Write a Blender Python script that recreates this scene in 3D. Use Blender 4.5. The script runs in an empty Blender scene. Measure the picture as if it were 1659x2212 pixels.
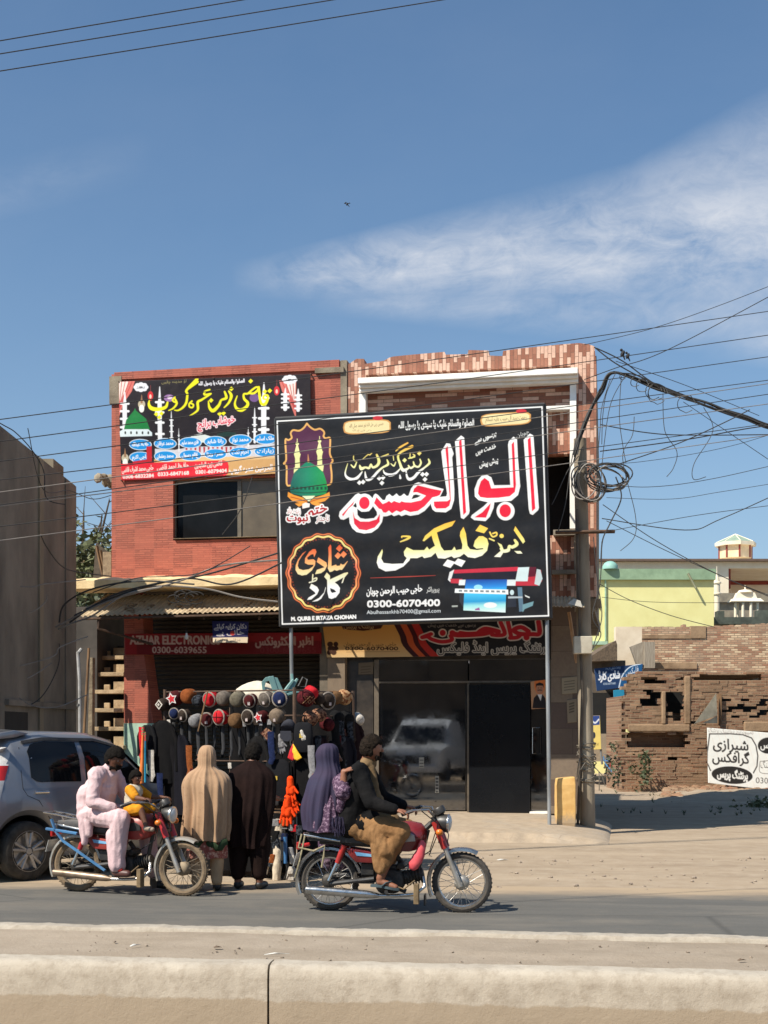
import bpy,math,random
import numpy as np
from mathutils import Vector,Matrix,noise as mnoise
D=bpy.data;SC=bpy.context.scene;COL=SC.collection
R=math.radians
rnd=random.Random(7)

# ---------------------------------------------------------------- camera, sky, sun, exposure
F,HC,VH,CX=3000.0,1.63,1580.0,829.5 # focal length, eye height, horizon, centre
cd=D.cameras.new('camera');cam=D.objects.new('camera',cd);COL.objects.link(cam)
cam.location=(0,0,HC);cam.rotation_euler=(R(90),0,0)
cd.sensor_fit='HORIZONTAL';cd.sensor_width=36;cd.lens=36*F/1659
cd.shift_y=(VH-1106)/1659;cd.clip_start=0.1;cd.clip_end=5000
SC.camera=cam
SUN=Vector((-.70,-.52,1.0)).normalized()
sd=D.lights.new('sun','SUN');sun=D.objects.new('sun',sd);COL.objects.link(sun)
sd.energy=4.9;sd.angle=R(.5);sd.color=(1.0,.93,.82)
sun.rotation_euler=SUN.to_track_quat('Z','Y').to_euler();sun.location=(-20,-20,40)
SC.view_settings.view_transform='Standard';SC.view_settings.look='None'
SC.view_settings.exposure=0.45;SC.view_settings.gamma=1.0
SC.render.engine='CYCLES'
SC.cycles.max_bounces=6;SC.cycles.diffuse_bounces=3;SC.cycles.glossy_bounces=3

class NT:
 """small helper round a node tree"""
 def __init__(s,nt):s.nt=nt;s.n=nt.nodes;s.l=nt.links
 def new(s,t,**kw):
  n=s.n.new(t)
  for k,v in kw.items():setattr(n,k,v)
  return n
 def put(s,sock,v):
  if isinstance(v,bpy.types.NodeSocket):s.l.new(v,sock)
  elif v is not None:
   if isinstance(v,(tuple,list))and len(v)==3 and sock.type=='RGBA':v=(*v,1)
   sock.default_value=v
 def math(s,op,a,b=None,c=None,clamp=False):
  n=s.new('ShaderNodeMath',operation=op,use_clamp=clamp)
  for i,v in enumerate((a,b,c)):
   if v is not None:s.put(n.inputs[i],v)
  return n.outputs[0]
 def mix(s,f,a,b,blend='MIX'):
  n=s.new('ShaderNodeMix',data_type='RGBA',blend_type=blend)
  s.put(n.inputs['Factor'],f);s.put(n.inputs[6],a);s.put(n.inputs[7],b)
  return n.outputs[2]
 def ramp(s,f,stops,interp='LINEAR'):
  n=s.new('ShaderNodeValToRGB');cr=n.color_ramp;cr.interpolation=interp
  while len(cr.elements)<len(stops):cr.elements.new(.5)
  for e,(p,c)in zip(cr.elements,stops):
   e.position=p;e.color=(*c,1)if isinstance(c,(tuple,list))else(c,c,c,1)
  s.put(n.inputs[0],f);return n.outputs[0]
 def noise(s,vec,scale,detail=4,rough=.55,dist=0):
  n=s.new('ShaderNodeTexNoise');s.put(n.inputs['Vector'],vec)
  n.inputs['Scale'].default_value=scale;n.inputs['Detail'].default_value=detail
  n.inputs['Roughness'].default_value=rough;n.inputs['Distortion'].default_value=dist
  return n.outputs[0]
 def mapping(s,vec,scale=(1,1,1),rot=(0,0,0),loc=(0,0,0)):
  n=s.new('ShaderNodeMapping');s.put(n.inputs[0],vec)
  n.inputs['Scale'].default_value=scale;n.inputs['Rotation'].default_value=rot;n.inputs['Location'].default_value=loc
  return n.outputs[0]

W=D.worlds.new('World');SC.world=W;W.use_nodes=True
w=NT(W.node_tree);w.n.clear()
sky=w.new('ShaderNodeTexSky',sky_type='NISHITA',sun_disc=False)
sky.sun_elevation=math.asin(SUN.z);sky.sun_rotation=math.atan2(SUN.x,SUN.y)
sky.air_density=1.0;sky.dust_density=1.2;sky.ozone_density=1.6;sky.altitude=100
tc=w.new('ShaderNodeTexCoord');sx=w.new('ShaderNodeSeparateXYZ');w.put(sx.inputs[0],tc.outputs['Generated'])
yy=w.math('MAXIMUM',sx.outputs[1],.05)
ax=w.math('DIVIDE',sx.outputs[0],yy);ay=w.math('DIVIDE',sx.outputs[2],yy)
def cloud(u0,v0,slope,w0,wk,strength,flip=False):
 """one wind-drawn cloud streak in the northern sky"""
 dx=w.math('SUBTRACT',ax,(u0-CX)/F)
 if flip:dx=w.math('MULTIPLY',dx,-1)
 dy=w.math('SUBTRACT',w.math('SUBTRACT',ay,(VH-v0)/F),w.math('MULTIPLY',dx,slope))
 wd=w.math('ADD',w.math('MULTIPLY',w.math('MAXIMUM',dx,0),wk),w0)
 d=w.math('DIVIDE',w.math('ABSOLUTE',dy),wd)
 m=w.math('MULTIPLY',w.math('SUBTRACT',1.25,d,clamp=True),w.math('MULTIPLY',dx,14,clamp=True),clamp=True)
 return w.math('MULTIPLY',m,strength)
cv=w.new('ShaderNodeCombineXYZ');w.put(cv.inputs[0],w.math('MULTIPLY',ax,.62))
w.put(cv.inputs[1],w.math('SUBTRACT',ay,w.math('MULTIPLY',ax,.12)))
n1=w.noise(cv.outputs[0],8.5,9,.66,.9);n2=w.noise(cv.outputs[0],48,7,.66,.9)
nn=w.math('ADD',w.math('MULTIPLY',n1,.75),w.math('MULTIPLY',n2,.35))
nz=w.math('MULTIPLY',w.math('SUBTRACT',nn,.38,clamp=True),3.2,clamp=True)
c1=cloud(500,604,.085,.010,.135,1.0)
c2=cloud(1000,560,.30,.004,.20,.55)
c3=w.math('MAXIMUM',cloud(1500,735,.0,.012,.10,.8),cloud(640,640,-.04,.010,.05,.5))
c4=cloud(330,330,-.25,.018,.0,.14,True)
cm=w.math('MULTIPLY',w.math('MAXIMUM',w.math('MAXIMUM',c1,c2),w.math('MAXIMUM',c3,c4)),nz,clamp=True)
veil=w.math('MULTIPLY',w.noise(cv.outputs[0],6,5,.6),.10)
cm=w.math('ADD',cm,w.math('MULTIPLY',w.math('GREATER_THAN',sx.outputs[1],0),veil),clamp=True)
skyc=w.mix(1.0,sky.outputs[0],(.66,1.0,1.20),'MULTIPLY')
elv=w.math('MAXIMUM',sx.outputs[2],0)
hz=w.math('MULTIPLY',w.math('EXPONENT',w.math('MULTIPLY',elv,-7.0)),.92)
skyc=w.mix(hz,skyc,(5.2,6.3,7.6)) # pale haze low in the sky
skyc=w.mix(w.math('MULTIPLY',cm,.85),skyc,(7.2,7.5,8.1))
bg=w.new('ShaderNodeBackground');w.put(bg.inputs[0],skyc);bg.inputs[1].default_value=.075
wo=w.new('ShaderNodeOutputWorld');w.l.new(bg.outputs[0],wo.inputs[0])

# ---------------------------------------------------------------- places
def P(u,v,Y):return Vector(((u-CX)*Y/F,Y,HC-(v-VH)*Y/F))
def G(u,v,z=0.0):return P(u,v,F*(HC-z)/(v-VH))
FA=R(10) # the shop fronts stand turned by ten degrees
FT=Vector((math.cos(FA),-math.sin(FA),0));FN=Vector((-math.sin(FA),-math.cos(FA),0))
FO=P(1015,1757,22.9)
def FP(u,v,off=0.0):
 d=Vector(((u-CX)/F,1,-(v-VH)/F));c=Vector((0,0,HC))
 return c+d*((off+FN.dot(FO-c))/FN.dot(d))
def fs(u,v,off=0.0):
 p=FP(u,v,off);return FT.dot(p-FO),p.z
def FW(s,z,off=0.0):
 p=FO+FT*s+FN*off;return Vector((p.x,p.y,z))

def lin(c):
 c=np.asarray(c,float)/255.
 return np.where(c<=.04045,c/12.92,((c+.055)/1.055)**2.4)
def L(r,g,b,k=1.0):return tuple(float(x)*k for x in lin((r,g,b)))

# ---------------------------------------------------------------- meshes
class MB:
 def __init__(s):s.v=[];s.f=[];s.M=None
 def add(s,vs,fs_):
  o=len(s.v)
  for p in vs:
   p=Vector(p);s.v.append(s.M@p if s.M is not None else p)
  s.f.extend([tuple(i+o for i in f)for f in fs_]);return s
 def hexa(s,p): # 8 corners: bottom ring 0-3, top ring 4-7
  return s.add(p,[(3,2,1,0),(4,5,6,7),(0,1,5,4),(1,2,6,5),(2,3,7,6),(3,0,4,7)])
 def box(s,a,b):
  x0,y0,z0=a;x1,y1,z1=b
  return s.hexa([(x0,y0,z0),(x1,y0,z0),(x1,y1,z0),(x0,y1,z0),(x0,y0,z1),(x1,y0,z1),(x1,y1,z1),(x0,y1,z1)])
 def fbox(s,s0,s1,z0,z1,o0,o1): # box in shop-front coordinates, o1 is the front
  return s.hexa([FW(s0,z0,o1),FW(s1,z0,o1),FW(s1,z0,o0),FW(s0,z0,o0),FW(s0,z1,o1),FW(s1,z1,o1),FW(s1,z1,o0),FW(s0,z1,o0)])
 def fpx(s,u0,v0,u1,v1,o0,o1):
  a=fs(u0,v1,o1);b=fs(u1,v0,o1)
  return s.fbox(a[0],b[0],a[1],b[1],o0,o1)
 def prism(s,pts,vec): # planar outline swept along vec
  n=len(pts);vec=Vector(vec);pts=[Vector(p)for p in pts]
  fs_=[tuple(range(n)),tuple(range(2*n-1,n-1,-1))]+[((i+1)%n,i,n+i,n+(i+1)%n)for i in range(n)]
  return s.add(pts+[p+vec for p in pts],fs_)
 def poly(s,pts):return s.add(pts,[tuple(range(len(pts)))])
 def tube(s,pts,r,n=8,closed=False,cap=True):
  pts=[Vector(p)for p in pts];m=len(pts)
  rs=[r]*m if isinstance(r,(int,float,tuple))else r
  vs=[];up=None
  for i,p in enumerate(pts):
   a=pts[(i-1)%m]if(closed or i)else p;b=pts[(i+1)%m]if(closed or i<m-1)else p
   t=(b-a)
   t=t.normalized()if t.length>1e-9 else Vector((0,0,1))
   if up is None:
    up=Vector((0,0,1))if abs(t.z)<.9 else Vector((1,0,0))
   x=(up-t*up.dot(t))
   if x.length<1e-6:x=t.orthogonal()
   x.normalize();y=t.cross(x);up=x
   rr=rs[i]
   rx,ry=(rr if isinstance(rr,tuple)else(rr,rr))
   vs+=[p+x*(math.cos(2*math.pi*k/n)*rx)+y*(math.sin(2*math.pi*k/n)*ry)for k in range(n)]
  fs_=[]
  for i in range(m if closed else m-1):
   j=(i+1)%m
   fs_+=[(i*n+k,i*n+(k+1)%n,j*n+(k+1)%n,j*n+k)for k in range(n)]
  if cap and not closed:fs_+=[tuple(range(n-1,-1,-1)),tuple(range((m-1)*n,m*n))]
  return s.add(vs,fs_)
 def lathe(s,prof,o=(0,0,0),axis=(0,0,1),n=20,cap=True,sx=1.0,xdir=None):
  o=Vector(o);a=Vector(axis).normalized();x=(Vector(xdir)if xdir else a.orthogonal()).normalized();y=a.cross(x)
  vs=[]
  for r,h in prof:vs+=[o+a*h+x*(math.cos(2*math.pi*k/n)*r*sx)+y*(math.sin(2*math.pi*k/n)*r)for k in range(n)]
  m=len(prof)
  fs_=[(i*n+k,i*n+(k+1)%n,(i+1)*n+(k+1)%n,(i+1)*n+k)for i in range(m-1)for k in range(n)]
  if cap:fs_+=[tuple(range(n-1,-1,-1)),tuple(range((m-1)*n,m*n))]
  return s.add(vs,fs_)
 def ball(s,c,r,n=12,m=8,rot=None):
  r=(r,r,r)if isinstance(r,(int,float))else r;c=Vector(c)
  vs=[]
  for i in range(1,m):
   th=math.pi*i/m
   for k in range(n):
    ph=2*math.pi*k/n
    q=Vector((r[0]*math.sin(th)*math.cos(ph),r[1]*math.sin(th)*math.sin(ph),r[2]*math.cos(th)))
    vs.append(c+(rot@q if rot else q))
  t=Vector((0,0,r[2]));t=rot@t if rot else t
  vs+=[c+t,c-t];a=(m-1)*n
  fs_=[((i+1)*n+k,(i+1)*n+(k+1)%n,i*n+(k+1)%n,i*n+k)for i in range(m-2)for k in range(n)]
  fs_+=[(a,k,(k+1)%n)for k in range(n)]+[(a+1,(m-2)*n+(k+1)%n,(m-2)*n+k)for k in range(n)]
  return s.add(vs,fs_)
 def loft(s,rings,closed=True,cap=True):
  n=len(rings[0]);m=len(rings);vs=[p for r in rings for p in r]
  e=n if closed else n-1
  fs_=[(i*n+k,i*n+(k+1)%n,(i+1)*n+(k+1)%n,(i+1)*n+k)for i in range(m-1)for k in range(e)]
  if cap and closed:fs_+=[tuple(range(n-1,-1,-1)),tuple(range((m-1)*n,m*n))]
  return s.add(vs,fs_)
 def cap(s,p0,p1,r0,r1,n=12): # round-ended tapered limb
  p0=Vector(p0);p1=Vector(p1);d=(p1-p0);l=d.length
  if l<1e-6:return s.ball(p0,r0)
  prof=[(max(r0*math.cos(t),.0004),-r0*math.sin(t))for t in(1.5,1.1,.75,.35)]+[(r0,0),(r1,l)]+[(max(r1*math.cos(t),.0004),l+r1*math.sin(t))for t in(.35,.75,1.1,1.5)]
  return s.lathe(prof,p0,d,n)
 def mesh(s,name):
  m=D.meshes.new(name);m.from_pydata([tuple(p)for p in s.v],[],s.f);m.update();return m
 def build(s,name,mat,parent=None,smooth=False,bevel=0,solid=0):
  m=s.mesh(name);return link(name,m,mat,parent,smooth,bevel,solid)
def finish(o,keep=True):
 """apply the modifiers of o"""
 dg=bpy.context.evaluated_depsgraph_get();m=D.meshes.new_from_object(o.evaluated_get(dg))
 old=o.data;o.modifiers.clear();m.name=old.name;o.data=m;D.meshes.remove(old)
def link(name,m,mat,parent=None,smooth=False,bevel=0,solid=0):
 o=D.objects.new(name,m);COL.objects.link(o)
 if mat is not None:m.materials.append(mat)
 if solid:
  q=o.modifiers.new('s','SOLIDIFY');q.thickness=solid;q.offset=0
 if bevel:
  q=o.modifiers.new('b','BEVEL');q.width=bevel;q.segments=2;q.limit_method='ANGLE';q.angle_limit=R(40)
 if solid or bevel:finish(o);m=o.data
 if smooth:
  m.shade_smooth()
  try:m.set_sharp_from_angle(angle=R(smooth if smooth>1 else 42))
  except Exception:pass
 if parent is not None:
  o.parent=parent
  if parent.parent is None and not parent.get('_local'):
   o.matrix_parent_inverse=(Matrix.Translation(parent.location)@parent.rotation_euler.to_matrix().to_4x4()).inverted()
 return o
def tag(o,label=None,cat=None,group=None,kind=None):
 if label:o['label']=label
 if cat:o['category']=cat
 if group:o['group']=group
 if kind:o['kind']=kind
 return o
def thing(name,label,cat,loc=(0,0,0),rz=0,group=None,local=False):
 o=D.objects.new(name,None);COL.objects.link(o);o.empty_display_size=.2
 o.location=loc;o.rotation_euler=(0,0,rz)
 if local:o['_local']=1
 return tag(o,label,cat,group)
def kids(o):return[c for c in COL.objects if c.parent==o]
def copy_tree(o,parent=None):
 c=o.copy();COL.objects.link(c)
 if parent is not None:c.parent=parent
 for ch in kids(o):copy_tree(ch,c)
 return c

 # ---------------------------------------------------------------- materials
def coords(t,ang=None,swap=False):
 """object coordinates; with ang: (along the wall, height, 0)"""
 c=t.new('ShaderNodeTexCoord').outputs['Object']
 if ang is None:return c
 c=t.mapping(c,rot=(0,0,ang));sp=t.new('ShaderNodeSeparateXYZ');t.put(sp.inputs[0],c)
 cb=t.new('ShaderNodeCombineXYZ');a,b=(2,0)if swap else(0,2)
 t.put(cb.inputs[0],sp.outputs[a]);t.put(cb.inputs[1],sp.outputs[b]);return cb.outputs[0]
def base_mat(name):
 m=D.materials.new(name);m.use_nodes=True;t=NT(m.node_tree);t.n.clear()
 b=t.new('ShaderNodeBsdfPrincipled');o=t.new('ShaderNodeOutputMaterial');t.l.new(b.outputs[0],o.inputs[0])
 return m,t,b
DUST=L(188,166,136,.55)
MATS={}
def pm(name,col,col2=None,scale=6,rough=.7,metal=0,bump=0,bscale=None,dust=0,spec=None,coat=0,contrast=.5,alpha=None,stretch=(1,1,1)):
 """plain procedural paint / stone / cloth with mottling, optional settled dust and bump"""
 if name in MATS:return MATS[name]
 m,t,b=base_mat(name);c=coords(t);MATS[name]=m
 cs=t.mapping(c,scale=stretch)if stretch!=(1,1,1)else c
 n=t.noise(cs,scale,5,.6)
 col2=col2 or tuple(x*.72 for x in col)
 f=t.ramp(n,[(.5-contrast*.35,0.),(.5+contrast*.35,1.)])
 cc=t.mix(f,col2,col)
 if dust:
  g=t.new('ShaderNodeNewGeometry');sp=t.new('ShaderNodeSeparateXYZ');t.put(sp.inputs[0],g.outputs['Normal'])
  up=t.math('ADD',t.math('MULTIPLY',sp.outputs[2],.5,clamp=True),.35)
  df=t.math('MULTIPLY',t.math('MULTIPLY',up,t.ramp(t.noise(c,scale*2.3,6,.7),[(.35,0.),(.7,1.)])),dust,clamp=True)
  cc=t.mix(df,cc,DUST);t.put(b.inputs['Roughness'],t.math('ADD',t.math('MULTIPLY',df,.6),rough,clamp=True))
 else:b.inputs['Roughness'].default_value=rough
 t.put(b.inputs['Base Color'],cc);b.inputs['Metallic'].default_value=metal
 if spec is not None:b.inputs['Specular IOR Level'].default_value=spec
 if coat:b.inputs['Coat Weight'].default_value=coat;b.inputs['Coat Roughness'].default_value=.08
 if bump:
  bn=t.new('ShaderNodeBump');bn.inputs['Strength'].default_value=bump;bn.inputs['Distance'].default_value=.02
  t.put(bn.inputs['Height'],t.noise(cs,bscale or scale*4,6,.65));t.put(b.inputs['Normal'],bn.outputs[0])
 return m
def brickmat(name,ang,w_,h_,tones,mortar,msize=.006,swap=False,off=.5,bump=.6,stain=.25,squash=1.0,loc=(0,0,0),stainc=None,irr=0.0):
 """bricks / tiles with individually toned units; tones are (position, colour) stops"""
 if name in MATS:return MATS[name]
 m,t,b=base_mat(name);MATS[name]=m
 c=coords(t,ang,swap);c=t.mapping(c,loc=loc)
 if irr:
  nv=t.new('ShaderNodeTexNoise');t.put(nv.inputs['Vector'],c);nv.inputs['Scale'].default_value=3.2;nv.inputs['Detail'].default_value=4
  vm=t.new('ShaderNodeVectorMath',operation='MULTIPLY_ADD');t.put(vm.inputs[0],nv.outputs['Color']);vm.inputs[1].default_value=(irr,irr,0);t.put(vm.inputs[2],c);c=vm.outputs[0]
 br=t.new('ShaderNodeTexBrick');t.put(br.inputs['Vector'],c);br.offset=off;br.squash=squash
 t.put(br.inputs['Color1'],(0,0,0));t.put(br.inputs['Color2'],(1,1,1));t.put(br.inputs['Mortar'],(.5,.5,.5))
 br.inputs['Scale'].default_value=1;br.inputs['Mortar Size'].default_value=msize;br.inputs['Mortar Smooth'].default_value=.2
 br.inputs['Brick Width'].default_value=w_;br.inputs['Row Height'].default_value=h_;br.inputs['Bias'].default_value=0
 col=t.ramp(br.outputs['Color'],tones,'CONSTANT' if len(tones)<4 else 'LINEAR')
 o=coords(t);n=t.noise(o,1.7,7,.68);n2=t.noise(o,22,4,.6)
 col=t.mix(t.math('MULTIPLY',t.ramp(n2,[(.35,0.),(.7,1.)]),.22),col,(.05,.035,.03))
 col=t.mix(br.outputs['Fac'],col,mortar)
 col=t.mix(t.math('MULTIPLY',t.ramp(n,[(.42,0.),(.68,1.)]),stain),col,stainc or DUST)
 t.put(b.inputs['Base Color'],col);b.inputs['Roughness'].default_value=.75
 bn=t.new('ShaderNodeBump');bn.inputs['Strength'].default_value=bump;bn.inputs['Distance'].default_value=.015
 t.put(bn.inputs['Height'],t.math('ADD',t.math('SUBTRACT',1,br.outputs['Fac']),t.math('MULTIPLY',n2,.25)));t.put(b.inputs['Normal'],bn.outputs[0])
 return m
def vcmat(name,rough=.55,spec=.3,bump=0):
 """printed sheet: colours of the print are stored per point"""
 if name in MATS:return MATS[name]
 m,t,b=base_mat(name);MATS[name]=m
 a=t.new('ShaderNodeAttribute',attribute_name='print');c=coords(t)
 n=t.ramp(t.noise(c,5,6,.65),[(.4,0.),(.75,1.)])
 t.put(b.inputs['Base Color'],t.mix(t.math('MULTIPLY',n,.035),a.outputs['Color'],DUST))
 b.inputs['Roughness'].default_value=rough;b.inputs['Specular IOR Level'].default_value=spec
 if bump:
  bn=t.new('ShaderNodeBump');bn.inputs['Strength'].default_value=bump;bn.inputs['Distance'].default_value=.03
  t.put(bn.inputs['Height'],t.noise(c,3.5,2,.5));t.put(b.inputs['Normal'],bn.outputs[0])
 return m
 # ---------------------------------------------------------------- printed sheets
_tc={}
def text_tris(s):
 """triangles of a line of lettering, unit size"""
 if s in _tc:return _tc[s]
 c=D.curves.new('t','FONT');c.body=s;c.size=1;c.resolution_u=3
 o=D.objects.new('t',c);COL.objects.link(o);bpy.context.view_layer.update()
 dg=bpy.context.evaluated_depsgraph_get();m=D.meshes.new_from_object(o.evaluated_get(dg));m.calc_loop_triangles()
 v=np.zeros(len(m.vertices)*3);m.vertices.foreach_get('co',v);v=v.reshape(-1,3)[:,:2]
 t=np.zeros(len(m.loop_triangles)*3,int);m.loop_triangles.foreach_get('vertices',t);t=t.reshape(-1,3)
 D.objects.remove(o);D.curves.remove(c);D.meshes.remove(m)
 _tc[s]=v[t];return _tc[s]
 # Arabic-script letters: (isolated, final, initial, medial)
_A={'ا':(0xFE8D,0xFE8E),'آ':(0xFE81,0xFE82),'ب':(0xFE8F,0xFE90,0xFE91,0xFE92),'پ':(0xFB56,0xFB57,0xFB58,0xFB59),'ت':(0xFE95,0xFE96,0xFE97,0xFE98),'ٹ':(0xFB66,0xFB67,0xFB68,0xFB69),
'ج':(0xFE9D,0xFE9E,0xFE9F,0xFEA0),'چ':(0xFB7A,0xFB7B,0xFB7C,0xFB7D),'ح':(0xFEA1,0xFEA2,0xFEA3,0xFEA4),'خ':(0xFEA5,0xFEA6,0xFEA7,0xFEA8),'د':(0xFEA9,0xFEAA),'ڈ':(0xFB88,0xFB89),'ر':(0xFEAD,0xFEAE),'ز':(0xFEAF,0xFEB0),'ٹر':(0,0),
'س':(0xFEB1,0xFEB2,0xFEB3,0xFEB4),'ش':(0xFEB5,0xFEB6,0xFEB7,0xFEB8),'ص':(0xFEB9,0xFEBA,0xFEBB,0xFEBC),'ض':(0xFEBD,0xFEBE,0xFEBF,0xFEC0),'ع':(0xFEC9,0xFECA,0xFECB,0xFECC),'ف':(0xFED1,0xFED2,0xFED3,0xFED4),'ق':(0xFED5,0xFED6,0xFED7,0xFED8),
'ک':(0xFB8E,0xFB8F,0xFB90,0xFB91),'گ':(0xFB92,0xFB93,0xFB94,0xFB95),'ل':(0xFEDD,0xFEDE,0xFEDF,0xFEE0),'م':(0xFEE1,0xFEE2,0xFEE3,0xFEE4),'ن':(0xFEE5,0xFEE6,0xFEE7,0xFEE8),'ں':(0xFB9E,0xFB9F),'و':(0xFEED,0xFEEE),'ہ':(0xFBA6,0xFBA7,0xFBA8,0xFBA9),'ھ':(0xFBAA,0xFBAB,0xFBAC,0xFBAD),
'ی':(0xFBFC,0xFBFD,0xFBFE,0xFBFF),'ے':(0xFBAE,0xFBAF),'ۃ':(0xFE93,0xFE94),'ئ':(0xFE89,0xFE8A,0xFE8B,0xFE8C)}
def urdu(s):
 """join the letters and put them in left-to-right drawing order"""
 out=[]
 for i,ch in enumerate(s):
  if ch not in _A:out.append(ch);continue
  f=_A[ch];pv=s[i-1]if i else ' ';nx=s[i+1]if i+1<len(s)else ' '
  jp=pv in _A and len(_A[pv])==4;jn=nx in _A and len(f)==4
  k=3 if jp and jn else 1 if jp else 2 if jn else 0
  out.append(chr(f[k]))
 return ''.join(reversed(out))

class Print:
 """a sheet of print, W x H points, addressed in the pixels of a quad (tl, tr, br, bl)"""
 def __init__(s,W,H,quad,bg):
  s.W,s.H=W,H;s.img=np.zeros((H,W,3));s.img[:]=lin(bg)
  s.q=[np.array(p,float)for p in quad]
  s.yy,s.xx=np.mgrid[0:H,0:W].astype(float);s.o=(0,0);s.k=1.0
  s.sc=W/np.linalg.norm(s.q[1]-s.q[0])
 def frame(s,x,y,k):s.o=(x,y);s.k=k;return s
 def T(s,pts):
  p=np.atleast_2d(np.array(pts,float))*s.k+np.array(s.o)
  a,b,c,d=s.q;uv=np.full((len(p),2),.5)
  for _ in range(6):
   u,v=uv[:,:1],uv[:,1:]
   f=a*(1-u)*(1-v)+b*u*(1-v)+c*u*v+d*(1-u)*v-p
   du=(b-a)*(1-v)+(c-d)*v;dv=(d-a)*(1-u)+(c-b)*u
   det=du[:,0]*dv[:,1]-du[:,1]*dv[:,0]
   uv=uv-np.stack([(f[:,0]*dv[:,1]-f[:,1]*dv[:,0])/det,(du[:,0]*f[:,1]-du[:,1]*f[:,0])/det],1)
  return uv*np.array([s.W-1,s.H-1])
 def ink(s,m,col,box=None):
  y0,y1,x0,x1=box or(0,s.H,0,s.W)
  if callable(col):
   c=col(s.xx[y0:y1,x0:x1],s.yy[y0:y1,x0:x1])
  else:c=lin(col)
  sub=s.img[y0:y1,x0:x1];sub[:]=sub*(1-m[...,None])+c*m[...,None]
 def vgrad(s,stops):
  """vertical gradient between frame heights"""
  ys=[float(s.T([(500,y)])[0][1])for y,_ in stops];cs=np.array([lin(c)for _,c in stops])
  return lambda X,Y:np.stack([np.interp(Y,ys,cs[:,i])for i in range(3)],-1)
 def bb(s,p,r):
  x0=int(max(0,p[:,0].min()-r-2));x1=int(min(s.W,p[:,0].max()+r+3))
  y0=int(max(0,p[:,1].min()-r-2));y1=int(min(s.H,p[:,1].max()+r+3))
  return(y0,max(y0,y1),x0,max(x0,x1))
 def poly(s,pts,col,grow=0,raw=False):
  p=np.asarray(pts,float)if raw else s.T(pts);g=grow*s.k*s.sc;b=s.bb(p,g+1);y0,y1,x0,x1=b
  X=s.xx[y0:y1,x0:x1];Y=s.yy[y0:y1,x0:x1]
  if X.size==0:return s
  d=np.full(X.shape,1e9);ins=np.zeros(X.shape,bool)
  for i in range(len(p)):
   ax_,ay_=p[i];bx,by=p[(i+1)%len(p)];ex,ey=bx-ax_,by-ay_;l=ex*ex+ey*ey+1e-12
   t=np.clip(((X-ax_)*ex+(Y-ay_)*ey)/l,0,1)
   d=np.minimum(d,np.hypot(X-ax_-ex*t,Y-ay_-ey*t))
   c=((ay_>Y)!=(by>Y))&(X<(bx-ax_)*(Y-ay_)/(by-ay_+1e-12)+ax_);ins^=c
  sd_=np.where(ins,-d,d)-g
  s.ink(np.clip(.5-sd_,0,1),col,b);return s
 def stroke(s,pts,w_,col,closed=False):
  p=s.T(pts);n=len(p);ws=np.array([w_]*n if isinstance(w_,(int,float))else w_,float)*s.k*s.sc/2
  if closed:p=np.vstack([p,p[:1]]);ws=np.append(ws,ws[0])
  # smooth the path
  if n>2:
   q=[];qw=[]
   for i in range(len(p)-1):
    a=p[max(i-1,0)];b=p[i];c=p[i+1];d=p[min(i+2,len(p)-1)]
    for t in(0,.25,.5,.75):
     q.append(.5*(2*b+(c-a)*t+(2*a-5*b+4*c-d)*t*t+(3*b-a-3*c+d)*t**3));qw.append(ws[i]*(1-t)+ws[i+1]*t)
   q.append(p[-1]);qw.append(ws[-1]);p=np.array(q);ws=np.array(qw)
  b=s.bb(p,ws.max()+1);y0,y1,x0,x1=b;X=s.xx[y0:y1,x0:x1];Y=s.yy[y0:y1,x0:x1]
  if X.size==0:return s
  d=np.full(X.shape,1e9)
  for i in range(len(p)-1):
   ax_,ay_=p[i];ex,ey=p[i+1]-p[i];l=ex*ex+ey*ey+1e-12
   t=np.clip(((X-ax_)*ex+(Y-ay_)*ey)/l,0,1)
   d=np.minimum(d,np.hypot(X-ax_-ex*t,Y-ay_-ey*t)-(ws[i]*(1-t)+ws[i+1]*t))
  s.ink(np.clip(.5-d,0,1),col,b);return s
 def disc(s,c,r,col,ry=None):
  ry=ry or r;return s.poly([(c[0]+r*math.cos(a),c[1]+ry*math.sin(a))for a in np.linspace(0,2*math.pi,28)[:-1]],col)
 def dia(s,pts,r,col):
  for x,y in pts:s.poly([(x,y-r),(x+r,y-r*.1),(x,y+r),(x-r,y+r*.1)],col)
  return s
 def text(s,st,x,y,h,col,wide=None,out=0,outcol=None,slope=0.0,bold=0.0,ur=True):
  """lettering with its left end on (x, y), cap height h; wide squeezes it to a width"""
  tr=text_tris(urdu(st)if ur and any(ch in _A for ch in st)else st)
  if len(tr)==0:return s
  x0=tr[...,0].min();x1=tr[...,0].max();ky=h/.72;kx=wide/(x1-x0)if wide else ky
  q=np.empty_like(tr);q[...,0]=x+(tr[...,0]-x0)*kx;q[...,1]=y-tr[...,1]*ky+(q[...,0]-x)*slope
  q=s.T(q.reshape(-1,2)).reshape(-1,3,2)
  flat=q.reshape(-1,2);gout=out*s.k*s.sc;b=s.bb(flat,gout+2);y0,y1,xx0,xx1=b
  ss=3;Hh=(y1-y0)*ss;Ww=(xx1-xx0)*ss
  if Hh<=0 or Ww<=0:return s
  hi=np.zeros((Hh,Ww),bool)
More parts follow.
